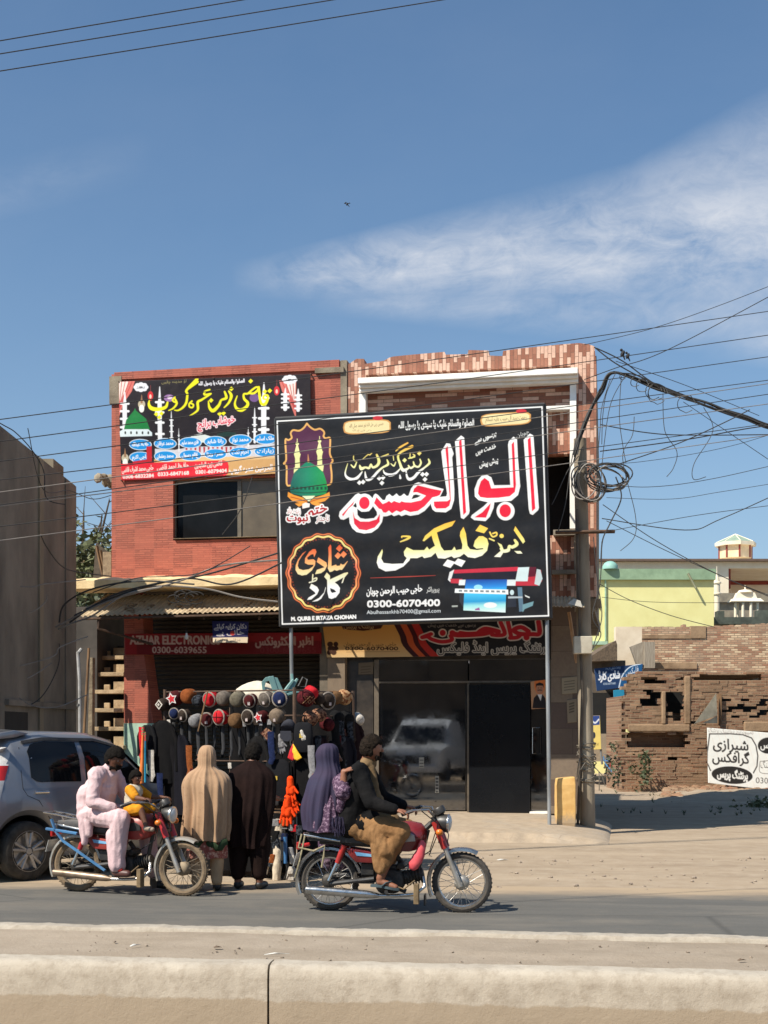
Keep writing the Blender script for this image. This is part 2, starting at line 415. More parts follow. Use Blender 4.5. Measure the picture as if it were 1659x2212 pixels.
  for t in q:
   a=(t-(xx0,y0))*ss
   mx0,my0=np.floor(a.min(0)).astype(int);mx1,my1=np.ceil(a.max(0)).astype(int)+1
   mx0=max(mx0,0);my0=max(my0,0);mx1=min(mx1,Ww);my1=min(my1,Hh)
   if mx1<=mx0 or my1<=my0:continue
   Y,X=np.mgrid[my0:my1,mx0:mx1];X=X+.5;Y=Y+.5
   (ax_,ay_),(bx,by),(cx_,cy)=a
   e1=(bx-ax_)*(Y-ay_)-(by-ay_)*(X-ax_);e2=(cx_-bx)*(Y-by)-(cy-by)*(X-bx);e3=(ax_-cx_)*(Y-cy)-(ay_-cy)*(X-cx_)
   hi[my0:my1,mx0:mx1]|=((e1>=0)&(e2>=0)&(e3>=0))|((e1<=0)&(e2<=0)&(e3<=0))
  def grow(m,r):
   r=r*ss;k=int(math.ceil(r));o=m.copy()
   for dy in range(-k,k+1):
    for dx in range(-k,k+1):
     if dx*dx+dy*dy<=r*r and(dx or dy):
      sh=np.zeros_like(m);sh[max(dy,0):Hh+min(dy,0),max(dx,0):Ww+min(dx,0)]=m[max(-dy,0):Hh-max(dy,0),max(-dx,0):Ww-max(dx,0)];o|=sh
   return o
  if bold:hi=grow(hi,bold*s.k*s.sc)
  dn=lambda m:m.reshape(y1-y0,ss,xx1-xx0,ss).mean((1,3))
  if out:s.ink(dn(grow(hi,gout)),outcol,b)
  s.ink(dn(hi),col,b);return s
 def build(s,name,corner,mat,parent=None,thick=.012,sag=None,dim=1.0):
  """corner(u, v) -> world point for u, v in 0..1 (v down); the sheet gets a real thickness"""
  W,H=s.W,s.H;U,V=np.meshgrid(np.linspace(0,1,W),np.linspace(0,1,H))
  a,b,c,d=[np.array(p)for p in corner]
  co=(a*((1-U)*(1-V))[...,None]+b*(U*(1-V))[...,None]+c*(U*V)[...,None]+d*((1-U)*V)[...,None])
  n=np.cross(d-a,b-a);n=n/np.linalg.norm(n)
  if sag is not None:co=co+sag(U,V)[...,None]*n
  front=co.reshape(-1,3)
  ring=np.concatenate([np.arange(W),np.arange(1,H)*W+W-1,(H-1)*W+np.arange(W-2,-1,-1),np.arange(H-2,0,-1)*W])
  rn=len(ring);back=front[ring]-n*thick
  verts=np.vstack([front,back,[back.mean(0)-n*(.05 if sag is not None else .001)]])
  i=(np.arange(H-1)[:,None]*W+np.arange(W-1)[None]).ravel()
  q=np.stack([i,i+W,i+W+1,i+1],1)
  k=np.arange(rn);k2=(k+1)%rn;base=W*H
  side=np.stack([ring[k],ring[k2],base+k2,base+k],1)
  tri=np.stack([base+k,base+k2,np.full(rn,base+rn)],1)
  m=D.meshes.new(name);m.vertices.add(len(verts));m.vertices.foreach_set('co',verts.ravel())
  loops=np.concatenate([q.ravel(),side.ravel(),tri.ravel()])
  m.loops.add(len(loops));m.loops.foreach_set('vertex_index',loops.astype(np.int32))
  tot=np.concatenate([np.full(len(q)+len(side),4),np.full(len(tri),3)]);st=np.concatenate([[0],np.cumsum(tot)[:-1]])
  m.polygons.add(len(tot));m.polygons.foreach_set('loop_start',st.astype(np.int32));m.polygons.foreach_set('loop_total',tot.astype(np.int32))
  m.update(calc_edges=True);m.validate()
  at=m.attributes.new('print','FLOAT_COLOR','POINT')
  col=np.full((len(verts),4),.25);col[:,3]=1;col[:W*H,:3]=np.clip(s.img.reshape(-1,3)*dim,.006,.82)
  at.data.foreach_set('color',col.ravel())
  return link(name,m,mat,parent)
  # ---------------------------------------------------------------- ground, road, median
TA=.125
def yl(y0,x):return y0-TA*x
def groundmat(name,c1,c2,c3,s1=.35,s2=3.0,bump=.5,streak=True):
 m,t,b=base_mat(name);c=coords(t);c=t.mapping(c,rot=(0,0,R(7.1)))
 a=t.noise(t.mapping(c,scale=(.22,1.2,1))if streak else c,s1*3,6,.62)
 col=t.mix(t.ramp(a,[(.35,0.),(.68,1.)]),c1,c2)
 col=t.mix(t.math('MULTIPLY',t.ramp(t.noise(c,s2,8,.7),[(.42,0.),(.72,1.)]),.65),col,c3)
 v=t.new('ShaderNodeTexVoronoi');t.put(v.inputs['Vector'],c);v.inputs['Scale'].default_value=30
 peb=t.ramp(v.outputs['Distance'],[(.06,1.),(.16,0.)]);pn=t.ramp(t.noise(c,5,3),[(.55,0.),(.65,1.)])
 col=t.mix(t.math('MULTIPLY',t.math('MULTIPLY',peb,pn),.5),col,tuple(x*.5 for x in c1))
 t.put(b.inputs['Base Color'],col);b.inputs['Roughness'].default_value=.95;b.inputs['Specular IOR Level'].default_value=.1
 bn=t.new('ShaderNodeBump');bn.inputs['Strength'].default_value=bump;bn.inputs['Distance'].default_value=.03
 t.put(bn.inputs['Height'],t.math('ADD',t.noise(c,2.5,8,.7),t.math('MULTIPLY',t.noise(c,40,3,.6),.25)));t.put(b.inputs['Normal'],bn.outputs[0])
 return m
SAND=groundmat('dry_sand',(.37,.29,.205),(.28,.216,.152),(.435,.355,.265))
MSAND=groundmat('median_sand',(.335,.272,.205),(.245,.2,.15),(.39,.325,.255),s2=2.4)
# asphalt: dusty grey with sand drifting in from its far edge
m,t,b=base_mat('asphalt');c=coords(t);sp=t.new('ShaderNodeSeparateXYZ');t.put(sp.inputs[0],c)
ed=t.math('ADD',sp.outputs[1],t.math('MULTIPLY',sp.outputs[0],TA))
cr=t.mapping(c,rot=(0,0,R(7.1)))
n=t.noise(t.mapping(cr,scale=(.12,1.6,1)),2.2,6,.6)
col=t.mix(t.ramp(n,[(.35,0.),(.7,1.)]),(.112,.107,.096),(.142,.134,.118))
col=t.mix(t.ramp(t.noise(cr,90,2,.5),[(.35,0.),(.75,.35)]),col,(.06,.06,.058))
col=t.mix(t.math('MULTIPLY',t.ramp(t.noise(t.mapping(cr,scale=(.5,1,1)),.9,8,.72),[(.48,0.),(.66,1.)]),.40),col,(.24,.205,.16))
wv=t.new('ShaderNodeTexVoronoi',feature='DISTANCE_TO_EDGE');t.put(wv.inputs['Vector'],t.mapping(cr,scale=(.35,.8,1)));wv.inputs['Scale'].default_value=.8;col=t.mix(t.math('MULTIPLY',t.ramp(wv.outputs[0],[(.0,1.),(.012,0.)]),.5),col,(.05,.048,.045))
dr=t.math('ADD',t.math('MULTIPLY',t.math('SUBTRACT',ed,13.6),.95),t.math('MULTIPLY',t.math('SUBTRACT',t.noise(t.mapping(cr,scale=(.3,1,1)),2.2,7,.7),.5),1.5),clamp=True)
dn=t.math('SUBTRACT',10.6,ed);dn=t.math('ADD',dn,t.math('MULTIPLY',t.math('SUBTRACT',t.noise(cr,3,6,.7),.5),1.2),clamp=True)
col=t.mix(t.math('MAXIMUM',t.ramp(dr,[(.15,0.),(.85,1.)]),dn),col,(.375,.285,.19))
t.put(b.inputs['Base Color'],col);b.inputs['Roughness'].default_value=.85;b.inputs['Specular IOR Level'].default_value=.25
bn=t.new('ShaderNodeBump');bn.inputs['Strength'].default_value=.35;bn.inputs['Distance'].default_value=.01
t.put(bn.inputs['Height'],t.noise(c,60,4,.7));t.put(b.inputs['Normal'],bn.outputs[0]);ASPH=m

def strip(y0,y1,x0,x1,z):
 return[(x0,yl(y0,x0),z),(x1,yl(y0,x1),z),(x1,yl(y1,x1),z),(x0,yl(y1,x0),z)]
g=MB();g.add([(-90,yl(9.7,-90),0),(90,yl(9.7,90),0),(2500,3500,0),(-2500,3500,0)],[(0,1,2,3)])
tag(g.build('ground',SAND),kind='structure')
tag(MB().poly(strip(9.75,14.75,-60,60,.004)).build('road',ASPH),kind='structure')
tag(MB().poly(strip(-30,8.3,-60,60,-.30)).build('near_road',ASPH),kind='structure')
# raised median: two kerbs with sand between
m,t,b=base_mat('kerb_concrete');c=coords(t);sp=t.new('ShaderNodeSeparateXYZ');t.put(sp.inputs[0],c)
n=t.noise(c,2.2,8,.68);n2=t.noise(c,11,6,.7)
col=t.mix(t.ramp(n,[(.35,0.),(.7,1.)]),(.47,.415,.335),(.36,.31,.245))
col=t.mix(t.math('MULTIPLY',t.ramp(n2,[(.46,0.),(.68,1.)]),.65),col,(.27,.22,.165))
zz=t.math('ADD',sp.outputs[2],t.math('MULTIPLY',t.math('SUBTRACT',t.noise(t.mapping(c,scale=(1,1,.3)),4.5,7,.65),.5),.10))
col=t.mix(t.ramp(t.math('MULTIPLY_ADD',zz,10,.5),[(.70,1.),(.84,0.)]),col,(.33,.265,.19))
t.put(b.inputs['Base Color'],col);b.inputs['Roughness'].default_value=.92
bn=t.new('ShaderNodeBump');bn.inputs['Strength'].default_value=.45;bn.inputs['Distance'].default_value=.02
t.put(bn.inputs['Height'],t.math('ADD',n,t.math('ADD',t.math('MULTIPLY',n2,.7),t.math('MULTIPLY',t.noise(c,70,4,.7),.18))));t.put(b.inputs['Normal'],bn.outputs[0]);KERB=m
def kerb(x0,x1,yb,prof,seed):
 rings=[];k=int((x1-x0)/.05)
 for i in range(k+1):
  x=x0+(x1-x0)*i/k
  rings.append([Vector((x+dy*.12,yl(yb,x)+dy+(mnoise.noise((x*1.7,seed,z*3))*.010+mnoise.noise((x*11,seed,z*12))*.006),
  z+(mnoise.noise((x*2.1,seed+4,0))*.009+mnoise.noise((x*14,seed,3+dy*20))*.007-(.012 if mnoise.noise((x*5,seed,9))>.42 and dy<.06 else 0)if z>.1 else 0)))for dy,z in prof])
 return MB().loft(rings).build('kerb',KERB,smooth=50)
NP=[(0,-.4),(0,-.1),(0,.15),(.008,.2),(.03,.226),(.09,.235),(.20,.235),(.205,-.4)]
xj=(583-CX)*8.42/F
tag(kerb(-9,xj-.006,8.2,NP,1),kind='structure');tag(kerb(xj+.007,9,8.2,NP,2),kind='structure')
tag(kerb(-14,14,9.66,[(0,-.1),(0,.2),(.02,.232),(.14,.236),(.17,.22),(.175,-.1)],3),kind='structure')
rings=[]
for i in range(241):
 x=-12+i*.1
 rings.append([Vector((x,yl(8.39+(9.68-8.39)*k/12,x),.205+.012*mnoise.noise((x*1.3,k*.4,0))+.006*mnoise.noise((x*6,k*1.9,5))))for k in range(13)])
tag(MB().loft(rings,closed=False).build('median_strip',MSAND,smooth=60),kind='structure')
# stones and scraps lying on the sand
st=MB();r2=random.Random(3)
def stone(x,y,z,s):
 q=MB().ball((x,y,z+s*.25),(s,s*r2.uniform(.6,1),s*r2.uniform(.35,.7)),6,4,Matrix.Rotation(r2.uniform(0,3),3,'Z'))
 st.add([p+Vector((r2.uniform(-1,1),r2.uniform(-1,1),r2.uniform(-.6,.6)))*s*.25 for p in q.v],q.f)
for k in range(130):
 x=r2.uniform(-3.2,3.2);stone(x,yl(8.45+1.15*r2.random(),x),.208,r2.choice([.004,.006,.006,.009,.013]))
for k in range(160):
 x=r2.uniform(0,6.5);stone(x,yl(r2.uniform(14.6,18.5),x),0,r2.choice([.008,.012,.016,.02,.03]))
tag(st.build('gravel',pm('pebble',(.36,.29,.22),(.22,.17,.13),20,.9)),'small stones scattered over the dry sand','gravel',kind='stuff')
for(u,v,z,lab,a,w_,h_)in[(292,2044,.215,'short white paper strip on the sandy median near the left',1.0,.10,.014),(598,2063,.215,'thin pale twig lying flat on the median left of the middle',.1,.16,.006),(1298,2095,.215,'pale straw scrap lying on the right part of the sandy median',0,.11,.012),
(1246,2001-180,0,'flat white plastic scrap on the sand in front of the yellow block',.2,.10,.05),(1085,1858,0,'crumpled white paper scrap on the sand before the shop step',.4,.13,.06),(1602,2076,.215,'dark dry leaf scrap on the median at the far right',.5,.05,.02),(470,2048,.215,'brown leaf scrap on the sandy median below the hat stall',.3,.05,.03)]:
 p=G(u,v,z);d1=Vector((math.cos(a),math.sin(a)*.6,.03))*w_;d2=Vector((-math.sin(a),math.cos(a),0))*h_
 q=MB();pts=[p-d1/2-d2/2,p+d1*.05-d2*.62+Vector((0,0,.008)),p+d1/2-d2/2,p+d1*.46+d2/2,p-d1*.1+d2*.45+Vector((0,0,.01)),p-d1/2+d2*.5]
 q.prism([x+Vector((0,0,.004))for x in pts],(0,0,.0025))
 tag(q.build('scrap',pm('scrap_'+('dark' if 'dark' in lab or 'brown' in lab else 'pale'),(.16,.11,.07)if 'dark' in lab or 'brown' in lab else(.72,.70,.64),None,12)),lab,'litter','scraps lying on the sand')
 # shop pavement: tiled apron with a broken concrete edge
m,t,b=base_mat('paving');cc=coords(t,FA)
c0=coords(t);c0=t.mapping(c0,rot=(0,0,FA+.35))
br=t.new('ShaderNodeTexBrick');t.put(br.inputs['Vector'],c0);br.inputs['Scale'].default_value=1;br.inputs['Brick Width'].default_value=.42;br.inputs['Row Height'].default_value=.42
br.inputs['Mortar Size'].default_value=.008;t.put(br.inputs['Color1'],(.38,.32,.25));t.put(br.inputs['Color2'],(.33,.28,.22));t.put(br.inputs['Mortar'],(.24,.19,.145))
dn=t.math('MULTIPLY',t.ramp(t.noise(c0,1.6,7,.7),[(.25,0.),(.5,1.)]),.9)
t.put(b.inputs['Base Color'],t.mix(dn,br.outputs[0],t.mix(t.ramp(t.noise(c0,5,8,.75),[(.4,0.),(.65,1.)]),(.40,.312,.218),(.30,.23,.158))));b.inputs['Roughness'].default_value=.9
bn=t.new('ShaderNodeBump');bn.inputs['Strength'].default_value=.4;bn.inputs['Distance'].default_value=.02;t.put(bn.inputs['Height'],t.noise(c0,14,7,.7));t.put(b.inputs['Normal'],bn.outputs[0]);PAVE=m
S0,Z0=fs(1015,1757,0)
rings=[]
sE=fs(1318,1790,1)[0]
for i in range(181):
 s_=-5.2+i*(sE+5.2)/180;tp=min(1,(180-i)/26)**.6
 e=2.25+.10*mnoise.noise((s_*1.1,0,0))+.06*mnoise.noise((s_*5,2,0));zt=.13+.015*mnoise.noise((s_*3,8,0))
 rings.append([FW(s_,.285*tp,-1.5),FW(s_,.285*tp,0),FW(s_,.25*tp,.7),FW(s_,.20*tp,1.5),FW(s_,(zt+.012)*tp,e-.12),FW(s_,zt*tp,e),FW(s_,(zt-.05)*tp+.02*mnoise.noise((s_*7,1,0)),e+.05+.03*mnoise.noise((s_*9,1,0))),FW(s_,.02,e+.16+.06*mnoise.noise((s_*2,5,0))),FW(s_,-.05,e+.4)])
tag(MB().loft(rings,closed=False).build('shop_pavement',PAVE,smooth=35),kind='structure')

# ---------------------------------------------------------------- materials of the buildings
MORT=L(150,128,112)
RED=brickmat('terracotta_tile',FA,.21,.038,[(0,L(172,90,70)),(.35,L(182,98,76)),(.7,L(164,85,66))],L(150,76,60),.006,bump=.9,stain=.10,off=.5)
# panels of ribbed tile with plain ones between
m=RED;t=NT(m.node_tree);b=[n for n in t.n if n.type=='BSDF_PRINCIPLED'][0]
ck=t.new('ShaderNodeTexChecker');t.put(ck.inputs['Vector'],t.mapping(coords(t,FA),loc=(.1,.05,.01)));ck.inputs['Scale'].default_value=2.9
t.put(ck.inputs[1],(1,1,1));t.put(ck.inputs[2],(.3,.3,.3))
bn=[n for n in t.n if n.type=='BUMP'][0];t.put(bn.inputs['Strength'],ck.outputs[0])
oldc=b.inputs['Base Color'].links[0].from_socket
t.put(b.inputs['Base Color'],t.mix(t.math('MULTIPLY',t.math('SUBTRACT',1.0,ck.outputs[1]),.35),oldc,L(180,96,74)))
TONES=[(0,L(150,94,72)),(.30,L(166,110,86)),(.58,L(222,180,156))]
BROWNV=brickmat('brown_tile_upright',FA,.20,.062,TONES,L(120,84,66),.004,swap=True,off=.37,bump=.4,stain=.10)
BROWNH=brickmat('brown_tile_level',FA,.27,.060,TONES,L(120,84,66),.004,off=.4,bump=.4,stain=.08)
CONC=pm('raw_concrete',L(150,138,118),L(112,100,84),3,.9,bump=.6,bscale=9)
WHITE=pm('white_moulding',L(250,248,242),L(238,232,220),4,.6,dust=.08)
DARKM=pm('dark_stone',L(70,62,54),L(40,36,33),5,.35)
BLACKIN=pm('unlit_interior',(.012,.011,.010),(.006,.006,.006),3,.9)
STEEL=pm('grey_steel',L(140,140,138),L(110,108,104),8,.5,.3)
RUST=pm('rusty_iron',L(96,72,54),L(60,46,38),14,.8)
m,t,b=base_mat('dark_glass');b.inputs['Base Color'].default_value=(.006,.007,.009,1);b.inputs['Roughness'].default_value=.02
b.inputs['IOR'].default_value=2.7;c=coords(t);n=t.noise(c,5,7,.75)
t.put(b.inputs['Roughness'],t.ramp(n,[(.4,.015),(.8,.10)]))
bn=t.new('ShaderNodeBump');bn.inputs['Strength'].default_value=.015;t.put(bn.inputs['Height'],t.noise(c,1.2,2));t.put(b.inputs['Normal'],bn.outputs[0]);GLASS=m

def wall_with_hole(mb,s0,s1,z0,z1,h,o0,o1):
 a0,a1,b0,b1=h # hole: s range, z range
 mb.fbox(s0,a0,z0,z1,o0,o1);mb.fbox(a1,s1,z0,z1,o0,o1)
 mb.fbox(a0,a1,z0,b0,o0,o1);mb.fbox(a0,a1,b1,z1,o0,o1)

 # ---------------------------------------------------------------- red tiled shop
rb=thing('shop_building','red tiled two storey shop with a banner over its window and a rolled down shutter','building',FW(-4.6,.285,-2))
sL,zt1=fs(241,806);sJ,zt2=fs(736,783);zb=fs(400,1248)[1]
sW0,zW1=fs(374,1036);sW1,zW0=fs(640,1161)
mb=MB();ztop=min(zt1,zt2)-.02
wall_with_hole(mb,sL,sJ,zb,ztop,(sW0,sW1,zW0,zW1),-.25,0)
mb.build('wall',RED,rb)
mb=MB();mb.fbox(sL,sL+.22,zb,ztop-.02,-9,-.252);mb.fbox(sL+.22,sJ,zb,ztop-.02,-9,-8.8);mb.fbox(sL+.22,sJ,ztop-.35,ztop-.2,-8.8,-.252)
mb.build('side_wall',CONC,rb)
mb=MB();pts=[FW(sL+.1,zt1-.12,.03)] # sloping row of capping tiles
mb.hexa([FW(sL+.06,ztop-.10,.035),FW(sJ-.02,ztop-.10,.035),FW(sJ-.02,ztop-.10,-.24),FW(sL+.06,ztop-.10,-.24),FW(sL+.06,zt1,.035),FW(sJ-.02,zt2+.04,.035),FW(sJ-.02,zt2+.04,-.24),FW(sL+.06,zt1,-.24)])
mb.build('parapet',RED,rb)
mb=MB();mb.fpx(236,812,262,872,-.3,.045);mb.build('bare_corner',CONC,rb)
mb=MB();mb.fbox(sJ,sJ+.11,zb,zt2+.03,-.3,.02);mb.fpx(680,792,742,806,-.2,.06)
mb.build('bare_concrete',CONC,rb)
wf=MB()
for a in((374,1036,380,1161),(513,1036,521,1161)):wf.fpx(a[0],a[1],a[2],a[3],-.16,-.10)
wf.fbox(sW0,sW1,zW0,zW0+.05,-.16,-.1);wf.fbox(sW0,sW1,zW1-.04,zW1,-.16,-.1)
wfo=wf.build('window',pm('bronze_frame',L(120,110,94),None,6,.5,.2),rb)
s5=fs(517,1100)[0]
MB().fbox(sW0+.03,s5,zW0+.03,zW1-.02,-.15,-.14).build('pane',pm('dim_glass',(.012,.012,.013),(.008,.008,.008),3,.12,spec=.12),wfo)
MB().fbox(s5,sW1,zW0+.03,zW1-.02,-.135,-.125).build('pane',pm('dusty_film',L(112,100,82),L(90,80,66),3,.35),wfo)
MB().fpx(374,1157,640,1163,-.1,.05).build('sill',CONC,rb)
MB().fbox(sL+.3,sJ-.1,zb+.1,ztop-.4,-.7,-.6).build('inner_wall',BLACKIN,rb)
# slab over the shop front
sl=MB();a=fs(143,1272,.72);q=fs(736,1266,.72);zs=a[1]
rings=[]
for i in range(61):
 s_=a[0]+(q[0]-a[0])*i/60;j=.02*mnoise.noise((s_*2.2,0,0))+.008*mnoise.noise((s_*9,0,0))
 rings.append([FW(s_,zs+j*.3,.72),FW(s_,zs+.135+j,.72+j),FW(s_,zs+.20+j*2,.5),FW(s_,zs+.22+j,-.05),FW(s_,zs,-.05)])
sl.loft(rings);sl.build('roof_slab',pm('cream_plaster',L(244,218,168),L(214,184,136),3,.85,dust=.2,bump=.5),rb,smooth=35)
# ground floor: tiled pier, recessed front, shutter
p0=fs(268,1415);p1=fs(311,1415);p2=fs(331,1560);z0=.285
mb=MB();zt=fs(268,1276)[1]
mb.prism([FW(p0[0],fs(268,1562)[1],0),FW(p2[0],fs(268,1562)[1],0),FW(p1[0],p1[1],0),FW(p1[0]-.03,zs,0),FW(p0[0],zs,0)],FN*-.5)
mb.build('pier',RED,rb)
mb=MB().prism([FW(p0[0],z0,.012),FW(p2[0]+.16,z0,.012),FW(p2[0],fs(268,1562)[1]-.003,.012),FW(p0[0],fs(268,1562)[1]-.003,.012)],FN*-.5)
mb.build('pier_base',pm('mint_paint',L(178,206,184),L(140,172,152),4,.7,dust=.4),rb)
sm,t,b=base_mat('shutter_metal');c=coords(t);sp=t.new('ShaderNodeSeparateXYZ');t.put(sp.inputs[0],c)
wv=t.math('SINE',t.math('MULTIPLY',sp.outputs[2],85));n=t.noise(c,3,6,.7)
t.put(b.inputs['Base Color'],t.mix(n,L(84,72,56),L(52,46,38)));b.inputs['Roughness'].default_value=.7
bn=t.new('ShaderNodeBump');bn.inputs['Strength'].default_value=.7;bn.inputs['Distance'].default_value=.02;t.put(bn.inputs['Height'],wv);t.put(b.inputs['Normal'],bn.outputs[0])
sS1=fs(690,1500)[0]
MB().fbox(p1[0]-.1,sS1+.05,z0,zs,-.75,-.7).build('shutter',sm,rb)
mb=MB();mb.fbox(sS1,sS1+.14,z0,zs,-.8,-.02);mb.fbox(p1[0]+.0,sS1,zs-.03,zs-.001,-.75,0)
mb.build('side_pier',pm('grey_plaster',L(128,116,100),L(92,84,72),3,.85),rb)

# ---------------------------------------------------------------- brown tiled shop
bb=thing('shop_building','brown and pink brick tiled two storey print shop behind the big black billboard','building',FW(1.0,.285,-2))
s0=sJ+.115;s1=fs(1288,900)[0];zlo=fs(1250,1290)[1]
nz0=fs(790,833)[1]
# jagged parapet outline
top=[(745,792),(770,775),(786,775),(788,786),(830,779),(842,772),(850,770),(890,766),(960,760),(963,766),(1010,765),(1012,756),(1055,757),(1057,768),(1085,769),(1087,758),(1120,753),(1170,748),(1210,744),(1250,741),(1270,743),(1284,748)]
a_in=fs(790,836);b_in=fs(1232,1150);zc0=fs(1000,826)[1]
mb=MB();zline=fs(1000,800)[1]
mb.prism([FW(s0,zline,0),FW(s1,zline,0)]+[FW(*fs(u,v),0)for u,v in reversed(top)],FN*-.25)
mb.fbox(s0,a_in[0],zlo,zline,-.25,0);mb.fbox(b_in[0],s1,zlo,zline,-.25,0)
mb.build('wall',BROWNV,bb)
nb=fs(1000,893)[1]
mb=MB().fbox(a_in[0],b_in[0],nb,zline,-.4,-.14);mb.build('niche_wall',BROWNH,bb)
sP0=fs(1180,940)[0]
mb=MB();zq0=fs(1200,977)[1];zq1=fs(1215,1155)[1];zq2=fs(1215,1228)[1]
mb.fbox(a_in[0],b_in[0],zq0,nb,-.4,-.141);mb.fbox(sP0,b_in[0],zlo,zq1,-.4,-.05);mb.fbox(a_in[0],sP0,zlo,fs(1000,1160)[1],-.4,-.08)
mb.build('panel_wall',BROWNV,bb)
MB().fbox(a_in[0],b_in[0],fs(1000,1160)[1],zq0,-1.2,-1.1).build('opening',BLACKIN,bb)
mb=MB() # white frame
fr=.035
mb.fpx(776,838,790,1150,-.2,fr);mb.fpx(1231,812,1245,1142,-.2,fr);mb.fpx(790,884,1231,893,-.2,fr-.004)
mb.fpx(1178,893,1183,978,-.2,fr-.006)
mb.build('frame',WHITE,bb,bevel=.006)
mb=MB();c0=fs(773,835,.28);c1=fs(1248,813,.28);hc_=.145
for(za,zb_,o)in((.05,hc_,.28),(.0,.05,.20),(-.05,.0,.13)):
 mb.hexa([FW(c0[0],c0[1]+za,o),FW(c1[0],c1[1]+za,o),FW(c1[0],c1[1]+za,-.05),FW(c0[0],c0[1]+za,-.05),FW(c0[0],c0[1]+zb_-.001,o),FW(c1[0],c1[1]+zb_-.001,o),FW(c1[0],c1[1]+zb_-.001,-.05),FW(c0[0],c0[1]+zb_-.001,-.05)])
mb.build('cornice',WHITE,bb,bevel=.008)
mb=MB();mb.fpx(1195,1143,1250,1156,-.1,.12);mb.fpx(1192,1230,1250,1240,-.1,.10);mb.fpx(1240,1156,1252,1232,-.1,.06)
mb.build('ledge',pm('grey_trim',L(150,140,124),L(110,100,88),4,.8),bb)
sQ=fs(1294,1000,-9)[0];zQ=fs(1284,760)[1]
mb=MB();mb.hexa([FW(a_,z_,o_)for z_ in(zlo-.02,zQ)for a_,o_ in((s1-.3,-.251),(s1-.002,-.251),(sQ,-9),(sQ-.3,-9))]);mb.fbox(s0,s1-.22,zlo,zline-.1,-6,-5.8);mb.fbox(s0,s1-.22,zline-.4,zline-.25,-5.8,-.42)
mb.build('side_wall',CONC,bb)
# rough underside and torn edge of the upper floor
mb=MB();zl2=fs(1250,1310)[1]
mb.fbox(s0,s1-.05,zl2,zlo-.001,-6,-.02);rs=random.Random(5)
for k in range(14):
 s_=s1-.35+k*.03;mb.hexa([FW(s_,zl2-rs.uniform(.02,.14),-.02),FW(s_+.028,zl2-rs.uniform(.0,.1),-.02),FW(s_+.03,zl2,-.3),FW(s_,zl2,-.3),FW(s_,zlo-.03,.015),FW(s_+.028,zlo-.03,.015),FW(s_+.03,zlo-.03,-.3),FW(s_,zlo-.03,-.3)])
mb.build('floor_slab',CONC,bb)
# ground floor
zb0=.285
uG0,uG1,uD0,uD1=818,1183,1013,1145
mb=MB();sC0=sS1+.14;sC1=fs(745,1500)[0]
mb.fbox(sC0,sC1,zb0,zl2,-.8,-.0)
mb.build('stone_pier',pm('veined_stone',L(150,132,110),L(108,92,76),2.5,.5,stretch=(1,1,.4)),bb)
sg0=fs(808,1500,-.25)[0];sg1=fs(1192,1500,-.25)[0];zh=fs(1000,1425,-.25)[1]
mb=MB();mb.fbox(sC1,sg0,zb0,zl2-.001,-.6,-.18);mb.fbox(sg0,sg1,zh,zl2-.001,-.6,-.2)
mb.build('front_wall',DARKM,bb)
sR0=sg1;sR1=fs(1252,1500)[0]
sRb=fs(1262,1500,-9)[0];mb=MB().hexa([FW(sR0,zb0,-.03),FW(sR1,zb0,-.03),FW(sRb,zb0,-9),FW(sR0,zb0,-9),FW(sR0,zl2-.001,-.03),FW(sR1,zl2-.001,-.03),FW(sRb,zl2-.001,-9),FW(sR0,zl2-.001,-9)])
mm=brickmat('marble_cladding',FA,.9,.42,[(0,L(108,92,78)),(.4,L(128,112,94)),(.7,L(96,80,70))],L(70,58,48),.004,bump=.15,stain=.3,stainc=L(78,54,52))
mb.build('clad_wall',mm,bb)
mb=MB();mb.fpx(808,1425,818,1757,-.3,-.16);mb.fpx(1183,1425,1191,1757,-.3,-.16);mb.fpx(818,1470,1183,1476,-.3,-.17);mb.fpx(1009,1476,1013,1755,-.3,-.171)
shop=mb.build('shop_front',pm('aluminium',L(124,112,96),L(96,86,74),6,.5,.3),bb)
zg=zb0+.02
ga,gb=fs(818,1500,-.2)[0],fs(1009,1500,-.2)[0];gd_=(gb-ga)*math.tan(FA)
MB().hexa([FW(s_,z_,o_)for z_ in(zg,zh)for s_,o_ in((ga,-.185),(gb,-.185-gd_),(gb,-.195-gd_),(ga,-.195))]).build('pane',GLASS,shop) # pane turned askew so it mirrors the pickup, not the riders
MB().fbox(fs(1013,1500,-.24)[0],fs(1183,1500,-.24)[0],zg,zh,-.27,-.255).build('pane',GLASS,shop)
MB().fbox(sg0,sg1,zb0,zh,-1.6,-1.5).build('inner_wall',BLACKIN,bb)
mb=MB();zd1=fs(1100,1478,-.08)[1];d0=fs(uD0,1600,-.10)[0];d1=fs(uD1,1600,-.10)[0]
dr=mb.fbox(d0,d1,.29,zd1,-.14,-.10).build('door',pm('black_door_film',(.010,.011,.013),(.007,.008,.010),2,.16,spec=.35),bb)
mb=MB();h0=fs(1149,1628,-.05);h1=fs(1166,1572,-.05)
mb.tube([FW(h0[0],h0[1],-.13),FW(h1[0],h0[1],-.13),FW(h1[0],h1[1],-.13),FW(h0[0],h1[1],-.13)],.010,8,closed=True)
mb.build('handle',pm('chrome',(.75,.74,.72),(.6,.6,.6),20,.12,1),shop,smooth=True)
MB().fbox(fs(1145,1757,-.1)[0],fs(1190,1757,-.1)[0],.286,.315,-.2,.03).build('threshold',WHITE,bb)
for(u0,v0,u1,v1,lab)in((890,1656,902,1690,'strip'),):
 pass

